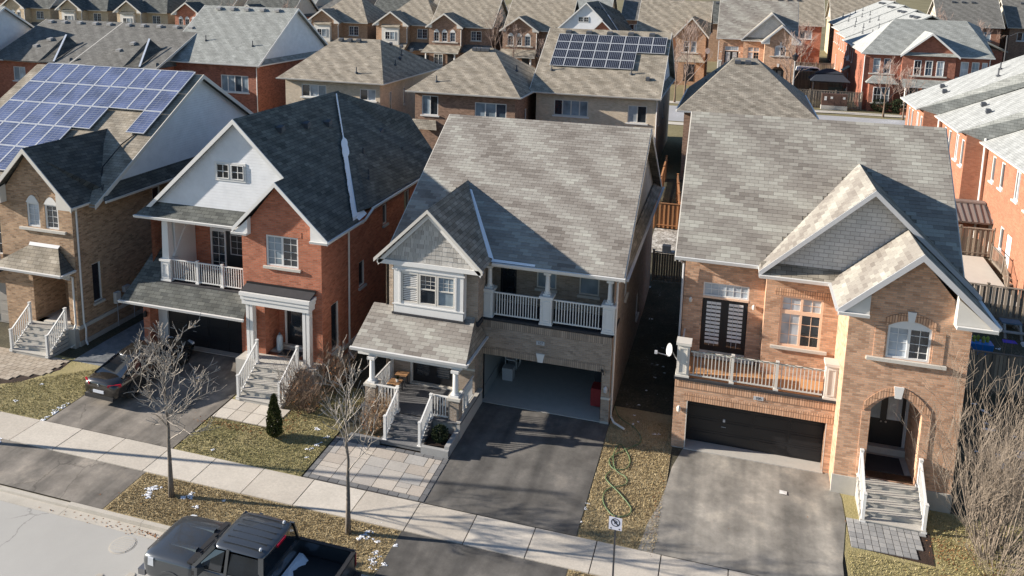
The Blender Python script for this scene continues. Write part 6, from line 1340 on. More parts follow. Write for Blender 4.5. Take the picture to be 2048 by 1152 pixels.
# rear roofs closing the view at the very top
def simple_house(x0, y, label, brick, roof, w_=10., hip=False, turned=False, group='houses at the top of the view'):
    T = terrain(y); ez = T+6.4; H = root('brick_house', (x0+w_/2, y+5, T), label, 'house', group)
    body(H, x0+.4, x0+w_-.4, y+.4, y+11, T-.5, ez, brick, [(1.2, 2.8, ez-2.2, ez-.8, 2, ['glass', 'shade']), (w_-4.2, w_-2.2, ez-2.2, ez-.8, 2, ['glassb', 'shade'])])
    if hip: rf, _ = hip_shell(H, x0, x0+w_, y, y+11.5, ez, x0+3.5, x0+w_-3.5, y+5.7, y+5.75, ez+3.6, roof)
    else: rf = gable_shell(H, x0, x0+w_, y, y+11.5, ez, y+5.75, ez+4.5, roof, 'siding_b')
    for u in (.3, .45, .6): vent(rf, (x0+w_*u, y+5, ez+(3.2 if hip else 3.95)), s=.5)
    gutter(H, (x0, y, ez), (x0+w_, y, ez), (0, -1, 0), 'offwhite')
k = 0
cols_ = ['tan', 'brown', 'grey', 'red', 'dark']
specs = [(-150+i*11.6+rng.uniform(-.6, .6), 112+rng.uniform(-2, 2)) for i in range(15)]
nth = ['first', 'second', 'third', 'fourth', 'fifth', 'sixth', 'seventh', 'eighth', 'ninth', 'tenth', 'eleventh', 'twelfth', 'thirteenth', 'fourteenth', 'fifteenth', 'sixteenth']
for i, (x, y) in enumerate(specs):
    simple_house(x, y, '%s house from the left in the farthest row along the top edge' % nth[i], ['brick_b', 'brick_f', 'brick_l1', 'brick_tan2'][i % 4], ['roof_b', 'roof_l1', 'roof_g', 'roof_b', 'roof_d'][(i*2) % 5], 10.2, i % 3 == 1)
# top right corner
simple_house(24.5, 128, 'cream gabled house above the pale stepped roofs', 'brick_tan2', 'roof_b', 11); 
for i, (x, y, lab, br) in enumerate(((41, 124, 'orange brick block beside the bare trees at the top right', 'brick_t1'), (52, 126, 'grey brick house with white portico at the top right', 'brick_b'), (63, 127, 'grey brick house at the top right corner behind round trees', 'brick_b'))): simple_house(x, y, lab, br, 'roof_d', 10)

# ================================================================ vehicles
MT['paint_black'] = m_plain('black_car_paint', (.018, .016, .014), .22, .1, spec=.6); MT['paint_black'].node_tree.nodes['Principled BSDF'].inputs['Coat Weight'].default_value = .8
MT['paint_grey'] = m_plain('grey_truck_paint', (.085, .092, .1), .28, .05, metal=.6, spec=.6); MT['paint_grey'].node_tree.nodes['Principled BSDF'].inputs['Coat Weight'].default_value = .8
MT['paint_white'] = m_plain('white_car_paint', (.6, .6, .6), .3, .05)
MT['tyre'] = m_plain('tyre', (.02, .02, .02), .8, .2); MT['rim'] = m_plain('alloy', (.25, .25, .26), .35, .1, metal=.7)
MT['carglass'] = m_glass('car_glass', (.012, .016, .022), .03, .8); MT['lamp_red'] = m_plain('tail_lamp', (.35, .01, .03), .25, .1); MT['lamp_clear'] = m_plain('head_lamp', (.5, .52, .55), .15, .1)
MT['plate'] = m_plain('number_plate', (.55, .57, .62), .5, .05); MT['leather'] = m_plain('tan_seat', (.3, .1, .04), .6, .1)
MT['plastic'] = m_plain('black_plastic', (.022, .022, .024), .6, .15)
def loft(G_, secs):
    """sections: list of (x, [(y,z)...]) half profiles from bottom to centre; mirrored"""
    rows = []
    for x, pr in secs: rows.append([V((x, y, z)) for y, z in pr]+[V((x, -y, z)) for y, z in pr[::-1][1:]])
    n = len(rows[0]); b = len(G_.v)
    for r in rows: G_.v += r
    for i in range(len(rows)-1):
        for k in range(n-1): G_.f.append((b+i*n+k, b+i*n+k+1, b+(i+1)*n+k+1, b+(i+1)*n+k))
    G_.f.append(tuple(b+k for k in range(n))); G_.f.append(tuple(b+(len(rows)-1)*n+k for k in range(n))[::-1])
def subd(o, lv=2):
    m = o.modifiers.new('sub', 'SUBSURF'); m.levels = m.render_levels = lv
    for p in o.data.polygons: p.use_smooth = True
    return o
def fix(o):
    import bmesh
    bm = bmesh.new(); bm.from_mesh(o.data); bmesh.ops.recalc_face_normals(bm, faces=bm.faces); bm.to_mesh(o.data); bm.free(); return o
def wheel(parent, x, y, r, w_=.24, side=1):
    g = G(); n = 24
    pr = [(r*.62, -w_/2), (r*.95, -w_/2), (r, -w_*.38), (r, w_*.38), (r*.95, w_/2), (r*.62, w_/2)]
    b = 0
    for k in range(n):
        a = 2*math.pi*k/n
        for rr, yy in pr: g.v.append(V((x+rr*math.cos(a), y+yy, r+rr*math.sin(a))))
    m_ = len(pr)
    for k in range(n):
        for i in range(m_-1): g.f.append((k*m_+i, k*m_+i+1, ((k+1) % n)*m_+i+1, ((k+1) % n)*m_+i))
    wl = fix(g.build('wheel', 'tyre', parent, True))
    g = G(); yo = y+side*w_*.42
    ring = [V((x+r*.63*math.cos(2*math.pi*k/n), y+side*w_*.15, r+r*.63*math.sin(2*math.pi*k/n))) for k in range(n)]; g.poly(ring)
    for k in range(6):
        a = 2*math.pi*k/6; d = V((math.cos(a), 0, math.sin(a))); c = V((x, yo, r)); g.beam(c, c+d*r*.62, .035, r*.17, (0, 1, 0))
    g.build('rim', 'rim', wl)
    return wl
def arch(parent, x, y, r, side, mat='plastic'):
    g = G(); n = 12
    for k in range(n):
        a0, a1 = math.pi*k/n, math.pi*(k+1)/n
        P = lambda a, q, o: V((x+q*math.cos(a), y+o*side, r*.95+q*math.sin(a)))
        g.add([P(a0, r*1.13, 0), P(a1, r*1.13, 0), P(a1, r*1.28, .0), P(a0, r*1.28, .0), P(a0, r*1.13, .03), P(a1, r*1.13, .03), P(a1, r*1.28, .03), P(a0, r*1.28, .03)], [(0, 1, 2, 3), (4, 7, 6, 5), (0, 4, 5, 1), (3, 2, 6, 7)])
    return g.build('wheel_arch', mat, parent)
def vroot(name, loc, ang, label, cat, group=None):
    o = root(name, loc, label, cat, group); o.rotation_euler = (0, 0, ang); OFF[o.name] = V((0, 0, 0)); return o
def sedan(loc, ang, label, paint='paint_black', group='parked vehicles', L=4.75):
    H = vroot('parked_car', loc, ang, label, 'car', group); g = G(); h = L/2
    def sec(x, w_, zs, zb, zt): return (x, [(w_*.8, zs), (w_*.97, zs+.06), (w_, zs+.25), (w_*.995, zb-.1), (w_*.93, zb), (w_*.55, zt), (0, zt+.01)])
    secs = [sec(-h, .62, .38, .72, .8), sec(-h+.06, .8, .28, .86, .97), sec(-h+.35, .88, .2, .92, 1.03), sec(-h+.9, .92, .2, .95, 1.04), sec(-.3, .91, .2, .93, .98), sec(.7, .91, .2, .9, .95), sec(1.05, .92, .2, .88, .96), sec(h-.6, .9, .2, .78, .84), sec(h-.15, .8, .25, .66, .7), sec(h, .58, .35, .55, .58)]
    loft(g, secs); b = subd(fix(g.build('body', paint, H)), 2)
    # greenhouse: glass shell, roof skin and pillars
    base = [(-h+.55, .70, 1.0), (-1.15, .76, .98), (-.1, .78, .95), (1.15, .74, .92)]; top = [(-.95, .5, 1.34), (-.6, .55, 1.4), (.0, .56, 1.42), (.35, .53, 1.39)]
    g = G()
    for s in (1, -1):
        bp = [V((x, y*s, z)) for x, y, z in base]; tp = [V((x, y*s, z)) for x, y, z in top]
        for i in range(3): g.poly([bp[i], bp[i+1], tp[i+1], tp[i]] if s < 0 else [bp[i+1], bp[i], tp[i], tp[i+1]])
    g.build('side_glass', 'carglass', H, True)
    g = G(); g.poly([V((base[3][0], -.74, .92)), V((base[3][0], .74, .92)), V((top[3][0], .53, 1.39)), V((top[3][0], -.53, 1.39))]); g.build('windscreen', 'carglass', H)
    g = G(); g.poly([V((base[0][0], .70, 1.0)), V((base[0][0], -.70, 1.0)), V((top[0][0], -.5, 1.34)), V((top[0][0], .5, 1.34))]); g.build('rear_window', 'carglass', H)
    g = G(); n = len(top)
    loft(g, [(x, [(y+.02, z-.01), (y-.05, z+.03), (y*.5, z+.05), (0, z+.055)]) for x, y, z in [(top[0][0]-.02,)+top[0][1:]]+list(top[1:3])+[(top[3][0]+.02,)+top[3][1:]]]); subd(fix(g.build('roof', paint, H)), 1)
    for s in (1, -1):
        g = G(); 
        for a, c, w_ in ((base[0], top[0], .09), (base[3], top[3], .06), (base[2], (top[2][0]-.05,)+top[2][1:], .06)): g.beam((a[0], a[1]*s, a[2]-.02), (c[0], c[1]*s, c[2]+.01), w_, .04, (0, s, .4))
        g.build('pillar', paint, H)
        g = G(); g.hexa([(.78, s*.9, .94), (.94, s*.9, .94), (.94, s*1.08, .95), (.82, s*1.08, .95)], [(.78, s*.9, 1.06), (.92, s*.9, 1.06), (.9, s*1.06, 1.07), (.82, s*1.06, 1.07)]); fix(g.build('mirror', paint, H))
        g = G(); g.hexa([(-h+.03, s*.45, .78), (-h+.32, s*.87, .77), (-h+.3, s*.87, .9), (-h+.02, s*.45, .88)], [(-h-.005, s*.45, .79), (-h+.27, s*.9, .78), (-h+.24, s*.895, .9), (-h-.005, s*.45, .88)]); fix(g.build('tail_lamp', 'lamp_red', H))
        g = G(); g.hexa([(h-.3, s*.45, .62), (h-.36, s*.82, .64), (h-.36, s*.82, .74), (h-.3, s*.45, .71)], [(h-.06, s*.45, .62), (h-.24, s*.84, .64), (h-.24, s*.82, .74), (h-.1, s*.45, .71)]); fix(g.build('head_lamp', 'lamp_clear', H))
        for x in (-h+.95, h-.95): wheel(H, x, s*.82, .33, .23, s); arch(H, x, s*.905, .33, s, paint)
    g = G(); g.box(-h-.02, -h+.05, -.26, .26, .5, .62); g.build('number_plate', 'plate', H); g = G(); g.box(-h-.01, -h+.2, -.7, .7, .24, .4); g.build('bumper_insert', 'plastic', H)
    g = G(); g.lathe((0, 0, 0), [(.06, 0), (.05, .02)], 10); 
    g2 = G(); g2.add([V((-h+.0, p.x, .82+p.y)) - V((p.z*.8, 0, 0)) for p in g.v], g.f); fix(g2.build('badge', 'rim', H))
    g = G(); g.box(-.25, .25, -.6, -.15, .55, 1.05); g.box(-.4, -.25, -.6, -.15, .6, 1.2); g.build('seat', 'leather', H)
    return H
sedan((-14.3, -2.6, -.03), math.pi/2-.03, 'black coupe parked nose-in on the driveway of the red brick house', L=4.95)
def pickup(loc, ang):
    H = vroot('pickup_truck', loc, ang, 'grey crew-cab pickup truck with snow in its bed, parked at the kerb', 'truck', 'parked vehicles'); P = 'paint_grey'
    # local: x forward, nose at +2.85, tail -2.9
    g = G()
    def sec(x, w_, z0, zb, zt): return (x, [(w_*.94, z0), (w_, z0+.08), (w_, z0+.32), (w_*1.0, zb-.16), (w_*.97, zb-.02), (w_*.8, zt), (w_*.4, zt+.025), (0, zt+.02)])
    loft(g, [sec(2.86, .84, .55, 1.05, 1.1), sec(2.8, .93, .5, 1.14, 1.17), sec(2.55, .99, .48, 1.19, 1.23), sec(1.9, 1.0, .46, 1.2, 1.26), sec(1.45, 1.0, .46, 1.2, 1.25), sec(1.25, 1.0, .46, 1.19, 1.22), sec(1.05, 1.0, .46, 1.18, 1.19)]); subd(fix(g.build('bonnet', P, H)), 2)
    g = G(); loft(g, [(x, [(.95, .46), (1.0, .56), (1.005, 1.0), (.99, 1.2), (.96, 1.23), (0, 1.22)]) for x in (1.12, 1.06, -.2, -1.08, -1.12)]); fix(g.build('cab_body', P, H))
    # cab glasshouse
    B = [(1.12, .94, 1.2), (.14, .96, 1.22), (-.02, .96, 1.22), (-1.06, .95, 1.22)]; T = [(.5, .76, 1.85), (.12, .8, 1.88), (-.04, .8, 1.88), (-.98, .79, 1.85)]
    for s in (1, -1):
        for i, j, nm in ((0, 1, 'front_side_glass'), (2, 3, 'rear_side_glass')):
            g = G(); q = [V((B[i][0]-(.16 if i == 0 else .0), B[i][1]*s, B[i][2]+.06)), V((B[j][0]+.05, B[j][1]*s, B[j][2]+.05)), V((T[j][0]+(.05 if j == 3 else .03), T[j][1]*s, T[j][2]-.07)), V((T[i][0]-.02, T[i][1]*s, T[i][2]-.09))]; g.slab(q if s < 0 else q[::-1], .02); g.build(nm, 'carglass', H)
        g = G(); 
        for a, b_, w_ in ((B[0], T[0], .1), ((.06, .965, 1.22), (.04, .805, 1.88), .09), (B[3], T[3], .16)): g.beam((a[0], a[1]*s, a[2]-.02), (b_[0], b_[1]*s, b_[2]), w_, .05, (0, s, .3))
        g.build('pillar', P, H)
        g = G(); g.box(-.95, .85, s*.99 if s > 0 else -.99-.0, s*1.01 if s > 0 else -.99, 1.215, 1.24); 
        g = G(); g.beam((.95, s*.945, 1.225), (-1.0, s*.945, 1.225), .05, .05); g.build('belt_trim', P, H)
        g = G(); g.beam((.02, s*1.003, .6), (.02, s*1.003, 1.2), .012, .01, (0, s, 0)); g.beam((-1.0, s*1.003, .6), (-1.0, s*1.003, 1.2), .012, .01, (0, s, 0)); g.build('door_seam', 'plastic', H)
        for x in (.1, -.85): g = G(); g.beam((x, s*1.015, 1.08), (x+.2, s*1.015, 1.08), .02, .035); g.build('door_handle', P, H)
        g = G(); g.hexa([(.72, s*.97, 1.2), (.86, s*.97, 1.2), (.86, s*1.24, 1.2), (.76, s*1.24, 1.2)], [(.72, s*.97, 1.3), (.84, s*.97, 1.42), (.84, s*1.22, 1.45), (.76, s*1.22, 1.45)]); fix(g.build('mirror', P, H))
        g = G(); g.hexa([(2.6, s*.6, .92), (2.84, s*.62, .92), (2.6, s*.99, .92), (2.4, s*1.0, .92)], [(2.6, s*.6, 1.12), (2.83, s*.62, 1.1), (2.58, s*.985, 1.14), (2.4, s*.99, 1.15)]); fix(g.build('head_lamp', 'lamp_clear', H))
        for x in (1.85, -1.75): wheel(H, x, s*.86, .39, .27, s); arch(H, x, s*.985, .4, s, 'plastic' if False else P)
        g = G(); g.box(-2.88, -1.12, s*1.0-.06 if s > 0 else -1.0, s*1.0 if s > 0 else -.94, .55, 1.22); bs = g.build('bed_side', P, H)
        g = G(); g.box(-2.9, -1.1, .9 if s > 0 else -1.01, 1.01 if s > 0 else -.9, 1.22, 1.26); g.build('bed_rail', 'plastic', H)
        g = G(); g.box(-2.93, -2.86, s*.93-.07, s*.93+.07, .8, 1.2); g.build('tail_lamp', 'lamp_red', H)
        g = G(); g.box(1.0, 1.12, s*1.0-.004, s*1.0+.012, .98, 1.1); g.build('side_vent', 'plastic', H)
        g = G(); g.beam((.9, s*.92, .42), (-1.0, s*.92, .42), .16, .06); g.build('side_step', 'plastic', H)
    g = G(); q = [(1.2, -.88, 1.22), (1.2, .88, 1.22), (.55, .74, 1.85), (.55, -.74, 1.85)]; g.slab(q, .02); g.build('windscreen', 'carglass', H)
    g = G(); g.box(1.12, 1.34, -.9, .9, 1.215, 1.262); g.build('cowl', 'plastic', H)
    for s in (.5, -.2): g = G(); g.beam((1.22, s, 1.265), (1.08, s-.5, 1.36), .025, .02); g.build('wiper', 'black', H)
    g = G(); q = [(-1.1, .84, 1.25), (-1.1, -.84, 1.25), (-1.04, -.72, 1.8), (-1.04, .72, 1.8)]; g.slab(q, .02); g.build('rear_window', 'carglass', H)
    g = G(); loft(g, [(x, [(w_, z-.03), (w_-.03, z+.02), (w_*.75, z+.05), (w_*.4, z+.065), (0, z+.065)]) for x, w_, z in ((.58, .74, 1.82), (.45, .79, 1.865), (-.1, .815, 1.89), (-.95, .8, 1.865), (-1.1, .75, 1.82))]); subd(fix(g.build('roof', P, H)), 2)
    for k in range(6): g = G(); y = -.6+k*.24; g.beam((.35, y, 1.946), (-.9, y, 1.946), .03, .022); g.build('roof_rib', P, H)
    for y in (-.6, .6): g = G(); g.lathe((-.85, y, 1.93), [(.05, 0), (.04, .05), (.01, .06)], 8); g.build('marker_lamp', 'lamp_clear', H)
    g = G(); g.box(-1.14, -1.07, -.22, .22, 1.8, 1.87); g.build('brake_lamp', 'lamp_red', H)
    for y in (-.42, .42): g = G(); g.hexa([(1.35, y-.09, 1.25), (2.3, y-.05, 1.22), (2.3, y+.05, 1.22), (1.35, y+.09, 1.25)], [(1.35, y-.06, 1.315), (2.2, y-.03, 1.27), (2.2, y+.03, 1.27), (1.35, y+.06, 1.315)]); g.build('bonnet_ridge', P, H)
    g = G(); g.box(2.82, 2.9, -.62, .62, .7, 1.08); g.build('grille', 'plastic', H); g = G(); g.box(2.75, 2.98, -.95, .95, .5, .68); g.build('bumper', 'rim', H)
    g = G(); g.box(-2.85, -1.14, -.9, .9, .72, .78); g.build('bed_floor', 'plastic', H); g = G(); g.box(-1.16, -1.1, -.94, .94, .72, 1.24); g.build('bed_front', P, H)
    g = G(); g.box(-2.93, -2.84, -.94, .94, .62, 1.2); tg = g.build('tailgate', P, H); g = G(); g.box(-2.95, -2.83, -.93, .93, 1.2, 1.26); g.build('tailgate_cap', 'plastic', tg); g = G(); g.box(-3.1, -2.9, -.95, .95, .45, .62); g.build('bumper', 'plastic', H)
    g = G(); g.box(-2.8, 2.7, -.8, .8, .3, .5); g.build('chassis', 'black', H)
    # snow left along the front of the bed
    sn = G(); R8 = random.Random(8); pr = []
    for i in range(19):
        y = -.8+i*.085; pr.append((y, -1.2, -1.42-.1*math.sin(i*.7)-.06*R8.random()))
    for (y0, a0, b0), (y1, a1, b1) in zip(pr[:-1], pr[1:]): sn.add([(a0, y0, .9), (b0, y0, .79), (b1, y1, .79), (a1, y1, .9), ((a0+b0)/2, y0, .9), ((a1+b1)/2, y1, .9)], [(4, 5, 3, 0), (1, 2, 5, 4)])
    t = sn.build('bed_snow', 'snow', H); t['kind'] = 'stuff'
    return H
pickup((-3.32, -11.45, -.385), math.pi)
sedan((2.75, -11.6, -.385), math.pi, 'black car behind the pickup truck, only its nose in view at the bottom edge', L=4.6)
# white van far off
def van(loc, ang):
    H = vroot('parked_car', loc, ang, 'white minivan behind the weathered fence at the top right', 'van', 'parked vehicles'); g = G()
    loft(g, [(x, [(w_, .3), (w_, .8), (w_*.96, 1.0), (wt, zt), (0, zt+.02)]) for x, w_, wt, zt in ((2.3, .8, .6, .75), (2.2, .88, .7, .9), (1.3, .92, .75, 1.05), (.6, .92, .68, 1.6), (-1.8, .92, .7, 1.68), (-2.2, .9, .68, 1.6), (-2.3, .85, .7, 1.0))]); fix(g.build('body', 'paint_white', H, True))
    for s in (1, -1):
        g = G(); g.poly([(x, s*y, z) for x, y, z in ((.9, .88, 1.1), (-2.0, .9, 1.1), (-1.95, .78, 1.5), (.5, .78, 1.5))]); g.build('side_glass', 'carglass', H)
        for x in (1.5, -1.4): wheel(H, x, s*.84, .33, .22, s)
    return H
van((19.6, 96.5, terrain(96.5)), 0.1)

# ================================================================ trees and shrubs
MT['bark'] = m_ground('bark', [(.3, (.10, .085, .07)), (.7, (.24, .21, .18))], 5, 40, bmp=.6); MT['bark_l'] = m_ground('pale_bark', [(.3, (.24, .21, .18)), (.7, (.42, .38, .33))], 5, 40, bmp=.5); MT['twig_b'] = m_ground('brown_twig', [(.3, (.11, .075, .055)), (.7, (.24, .175, .13))], 5, 40, bmp=.4); MT['twig_w'] = m_ground('straw_twig', [(.3, (.24, .17, .11)), (.7, (.42, .32, .22))], 5, 40, bmp=.4)
MT['twig_g'] = m_ground('grey_twig', [(.3, (.15, .12, .095)), (.7, (.31, .255, .2))], 5, 40, bmp=.4); MT['twig_p'] = m_ground('pinkish_twig', [(.3, (.19, .135, .115)), (.7, (.36, .28, .24))], 5, 40, bmp=.4)
MT['cedar'] = m_ground('cedar_leaf', [(.3, (.025, .035, .012)), (.6, (.09, .095, .03)), (.8, (.16, .15, .055))], 6, 40, bmp=.4); MT['everg'] = m_ground('evergreen_leaf', [(.3, (.012, .02, .01)), (.7, (.05, .065, .03))], 6, 40, bmp=.4)
MT['deadleaf'] = m_ground('dead_leaf', [(.3, (.13, .05, .02)), (.55, (.3, .14, .06)), (.75, (.45, .27, .13))], 8, 30, bmp=.3)
def branch(g, R_, p, d, L, r, depth, up_=.12, wig=.18, kids=(3, 5), minr=.004, nside=5, spread=.75):
    n = 4 if depth > 0 else 3; pts = [V(p)]; rs = [r]; d = V(d).normalized()
    for i in range(n):
        d = (d+V((R_.uniform(-wig, wig), R_.uniform(-wig, wig), R_.uniform(-wig*.6, wig*.6)+up_))).normalized()
        pts.append(pts[-1]+d*L/n); rs.append(max(minr, r*(1-.75*(i+1)/n)))
    g.tube(pts, rs, nside if depth > 1 else 3 if depth == 0 else 4, False)
    if depth > 0:
        for k in range(R_.randint(*kids)):
            t = R_.uniform(.25, 1); i = min(n-1, int(t*n)); q = pts[i].lerp(pts[i+1], t*n-i)
            ax = V((R_.uniform(-1, 1), R_.uniform(-1, 1), R_.uniform(-.35, .7))).normalized()
            branch(g, R_, q, (d+ax*spread*1.3).normalized(), L*R_.uniform(.42, .7), max(minr, rs[i]*.62), depth-1, up_, wig, kids, minr, nside, spread)
    return pts
def bare_tree(loc, h, trunk_h, tr, label, seed, limbs=7, depth=2, Lk=.42, mat='bark', cmat='bark_l', lean=(0, 0), name='bare_tree', group=None, kids=(3, 5), minr=.006, spread=.75, up_=.1, wig=.2, fan=.75):
    R_ = random.Random(seed); H = root(name, loc, label, 'tree', group); L = V(loc); g = G()
    top = L+V((lean[0], lean[1], h*.9)); pts = [L-V((0, 0, .15))]; rs = [tr*1.5]
    for i in range(1, 9): t = i/8; pts.append(L.lerp(top, t)+V((R_.uniform(-.03, .03)*h*.25, R_.uniform(-.03, .03)*h*.25, 0))*(1 if i > 3 else .4)); rs.append(tr*(1.1-.95*t) if i > 1 else tr*1.1)
    g.tube(pts, rs, 9); g.build('trunk', mat, H, True); c = G(); n0 = trunk_h/(h*.9)
    for k in range(limbs):
        t = n0+(1-n0)*(k+.3*R_.random())/limbs; i = min(7, int(t*8)); q = pts[i].lerp(pts[i+1], t*8-i); a = k*2.4+R_.uniform(-.4, .4)
        d = V((math.cos(a)*fan, math.sin(a)*fan, .55+.6*t)); branch(c, R_, q, d, h*Lk*(1.25-.75*t), max(minr*1.4, tr*.42*(1.2-t*.7)), depth, up_, wig, kids, minr, 5, spread)
    branch(c, R_, pts[-1], (0, 0, 1), h*.16, rs[-1], min(2, depth), up_, wig, kids, minr)
    c.build('crown', cmat, H); return H
def bare_shrub(loc, h, rad_, stems, label, seed, mat='twig_b', depth=1, name='bare_shrub', r=.012, kids=(3, 5), leafy=0, group=None, out=.55):
    R_ = random.Random(seed); H = root(name, loc, label, 'shrub', group); c = G(); L = V(loc); lf = []
    for k in range(stems):
        a = R_.uniform(0, 6.283); q = R_.random()**.6; p = L+V((math.cos(a)*rad_*.25*q, math.sin(a)*rad_*.25*q, -.05))
        pts = branch(c, R_, p, (math.cos(a)*out*q, math.sin(a)*out*q, 1), h*R_.uniform(.55, 1.0)*.8, r*R_.uniform(.7, 1.3), depth, .1, .16, kids, .004, 4, .6)
        lf.append(pts[-1]); lf.append(pts[-2])
    s = c.build('stems', mat, H)
    if leafy:
        d = G()
        for i in range(leafy):
            p = R_.choice(lf)+V([R_.uniform(-1, 1)*rad_*.25 for _ in range(3)]); u = V([R_.uniform(-1, 1) for _ in range(3)]).normalized()*.035; v = V([R_.uniform(-1, 1) for _ in range(3)]).normalized()*.03; d.poly([p-u, p+v, p+u, p-v])
        o = d.build('leaves', 'deadleaf', H); o['kind'] = 'stuff'
    return H
TG = 'bare street trees'
bare_tree((-8.05, -8.78, -.2), 5.5, 2.0, .075, 'bare young street tree left of the pickup truck', 21, 12, 3, .34, group=TG, kids=(3, 4), minr=.009, fan=1.0, up_=.05, wig=.24, spread=.85)
bare_tree((-1.62, -8.57, -.2), 5.6, 2.1, .07, 'bare young street tree behind the pickup truck tailgate', 34, 9, 2, .3, group=TG, kids=(3, 5), minr=.008, fan=.8, up_=.05, wig=.24)
# a third one stands right of the frame's lower edge and throws its shadow on the pavement
H = bare_shrub((17.7, -3.3, -.15), 5.2, 2.2, 46, 'tall tangled bare shrub at the right of the orange house steps', 5, 'twig_g', 3, 'bare_shrub', .026, (3, 4), out=.6)
bare_shrub((17.6, -4.4, -.15), 2.2, 1.6, 34, 'lower tangle of bare stems in front of the tall shrub', 6, 'twig_g', 2, 'bare_shrub', .012, (3, 4), out=.9)
bare_shrub((-6.45, -2.75, -.05), 2.0, 1.3, 60, 'bare brown shrub with a few dead leaves beside the red house steps', 9, 'twig_b', 2, 'bare_shrub', .014, (3, 4), 220, out=1.1)
bare_shrub((-6.0, -1.2, -.03), 2.2, .8, 28, 'thin brown climber against the side of the red brick house', 10, 'twig_b', 2, 'bare_shrub', .01, (3, 4), 160, out=.45)
bare_shrub((-3.3, -3.2, -.08), 1.15, .9, 80, 'dry straw-coloured ornamental grass beside the porch pier', 12, 'twig_w', 1, 'ornamental_grass', .007, (2, 4), 120, out=.8)
bare_shrub((-3.1, -2.9, .0), 1.6, .5, 60, 'dry vine climbing the porch rail', 13, 'twig_w', 1, 'dry_vine', .007, (2, 4), 160, out=.5)
def leaf_cone(loc, h, r, n, label, seed, mat='cedar', name='cedar_shrub', cat='shrub', ball=False, lf=.07):
    R_ = random.Random(seed); H = root(name, loc, label, cat); L = V(loc); g = G()
    for i in range(n):
        t = R_.random()**1.2; a = R_.uniform(0, 6.283)
        if ball: z = h*t; rr = r*math.sqrt(max(.02, 1-(2*t-1)**2))
        else: z = h*t; rr = r*(math.sin(min(1, t*6)*1.57))*(1-t)**.55*(1+.16*math.sin(a*4+t*11))
        q = rr*(.6+.4*R_.random()); p = L+V((math.cos(a)*q, math.sin(a)*q, z)); u = V((math.cos(a)*.5+R_.uniform(-.6, .6), math.sin(a)*.5+R_.uniform(-.6, .6), R_.uniform(.4, 1.2))).normalized()*lf*R_.uniform(.6, 1.3); v = u.cross(V((R_.uniform(-1, 1), R_.uniform(-1, 1), R_.uniform(-1, 1)))).normalized()*lf*.35
        g.poly([p-v, p+u*.5-v*.2, p+u, p+u*.5+v, p+v])
    o = g.build('foliage', mat, H); g = G(); g.tube([L-V((0, 0, .1)), L+V((0, 0, h*.7))], [.04, .015], 6); g.build('stem', 'bark', H); return H
leaf_cone((-6.62, -4.75, -.12), 1.72, .33, 5200, 'slim columnar cedar on the lawn of the red brick house', 3)
leaf_cone((-.5, -3.4, .12), .6, .32, 1400, 'small dark evergreen in the planter beside the porch steps', 4, 'everg', 'evergreen_shrub', ball=True)
# shrubs and trees behind
spots = [((3.4, 66.8), 8.5, 'bare pinkish tree between two far houses, left of the hipped roof', 41, 6), ((2.2, 68.2), 6.0, 'smaller bare tree beside the narrow gable house', 42, 5), ((15.2, 72.5), 7.2, 'bare spreading tree beside the far orange house', 43, 7), ((24.8, 67.2), 5.4, 'thin bare tree on the verge in front of the far red row house', 44, 5), ((26.6, 66.2), 5.0, 'bare tree on the verge nearest the pale roof corner', 45, 6), ((-23.4, 79), 8.0, 'pale bare birch in front of the arched-window house', 46, 5), ((-20.8, 79), 6.2, 'second bare birch beside the black street lamp', 47, 5), ((-68, 81), 8, 'bare birch at the top left in front of the red houses', 48, 5), ((-58.5, 82), 8.2, 'tall bare tree beside the pale grey roof at the top left', 49, 6), ((-16.5, 79), 5, 'low bare bush behind the solar roof', 50, 6), ((18.4, 104), 6.5, 'bare tree in the yard behind the orange fence', 51, 6), ((40, 118), 8, 'bare reddish tree beside the orange block at the top right', 52, 6), ((46, 117), 6.5, 'second bare tree beside the orange block at the top right', 53, 6), ((36, 64), 4.2, 'small bare tree beside the far street lamp', 54, 5)]
for (x, y), h, lab, sd_, lb in spots: bare_tree((x, y, terrain(y)), h, h*.28, h*.016, lab, sd_, lb+2, 2, .5, 'twig_b', 'twig_p', group='bare trees behind the back street', kids=(3, 5), minr=.014, fan=.6, up_=.14)
for (x, y, h, r, lab, sd_) in ((55.5, 119, 4.2, 1.5, 'round russet tree at the top right, left one of two', 61), (61, 119, 4.4, 1.6, 'round russet tree at the top right, right one of two', 62)):
    o = leaf_cone((x, y, terrain(y)+1.2), h, r, 900, lab, sd_, 'twig_w', 'round_tree', 'tree', True, .3)
    g = G(); g.tube([(x, y, terrain(y)-.1), (x, y, terrain(y)+2)], .1, 6); g.build('trunk', 'bark', o)
for (x, y, h, r, lab, sd_, mt_) in ((27.0, 70.2, 1.6, 1.2, 'dark evergreen bush in front of the far red row house', 63, 'everg'), (29.0, 69.6, 1.3, 1.0, 'yellow-green bush at the porch corner of the far red row house', 64, 'cedar'), (24.9, 70.6, 1.4, 1.0, 'dark low bush beside the weathered fence', 65, 'everg')): leaf_cone((x, y, terrain(y)), h, r, 1500, lab, sd_, mt_, 'garden_bush', ball=True, lf=.14)

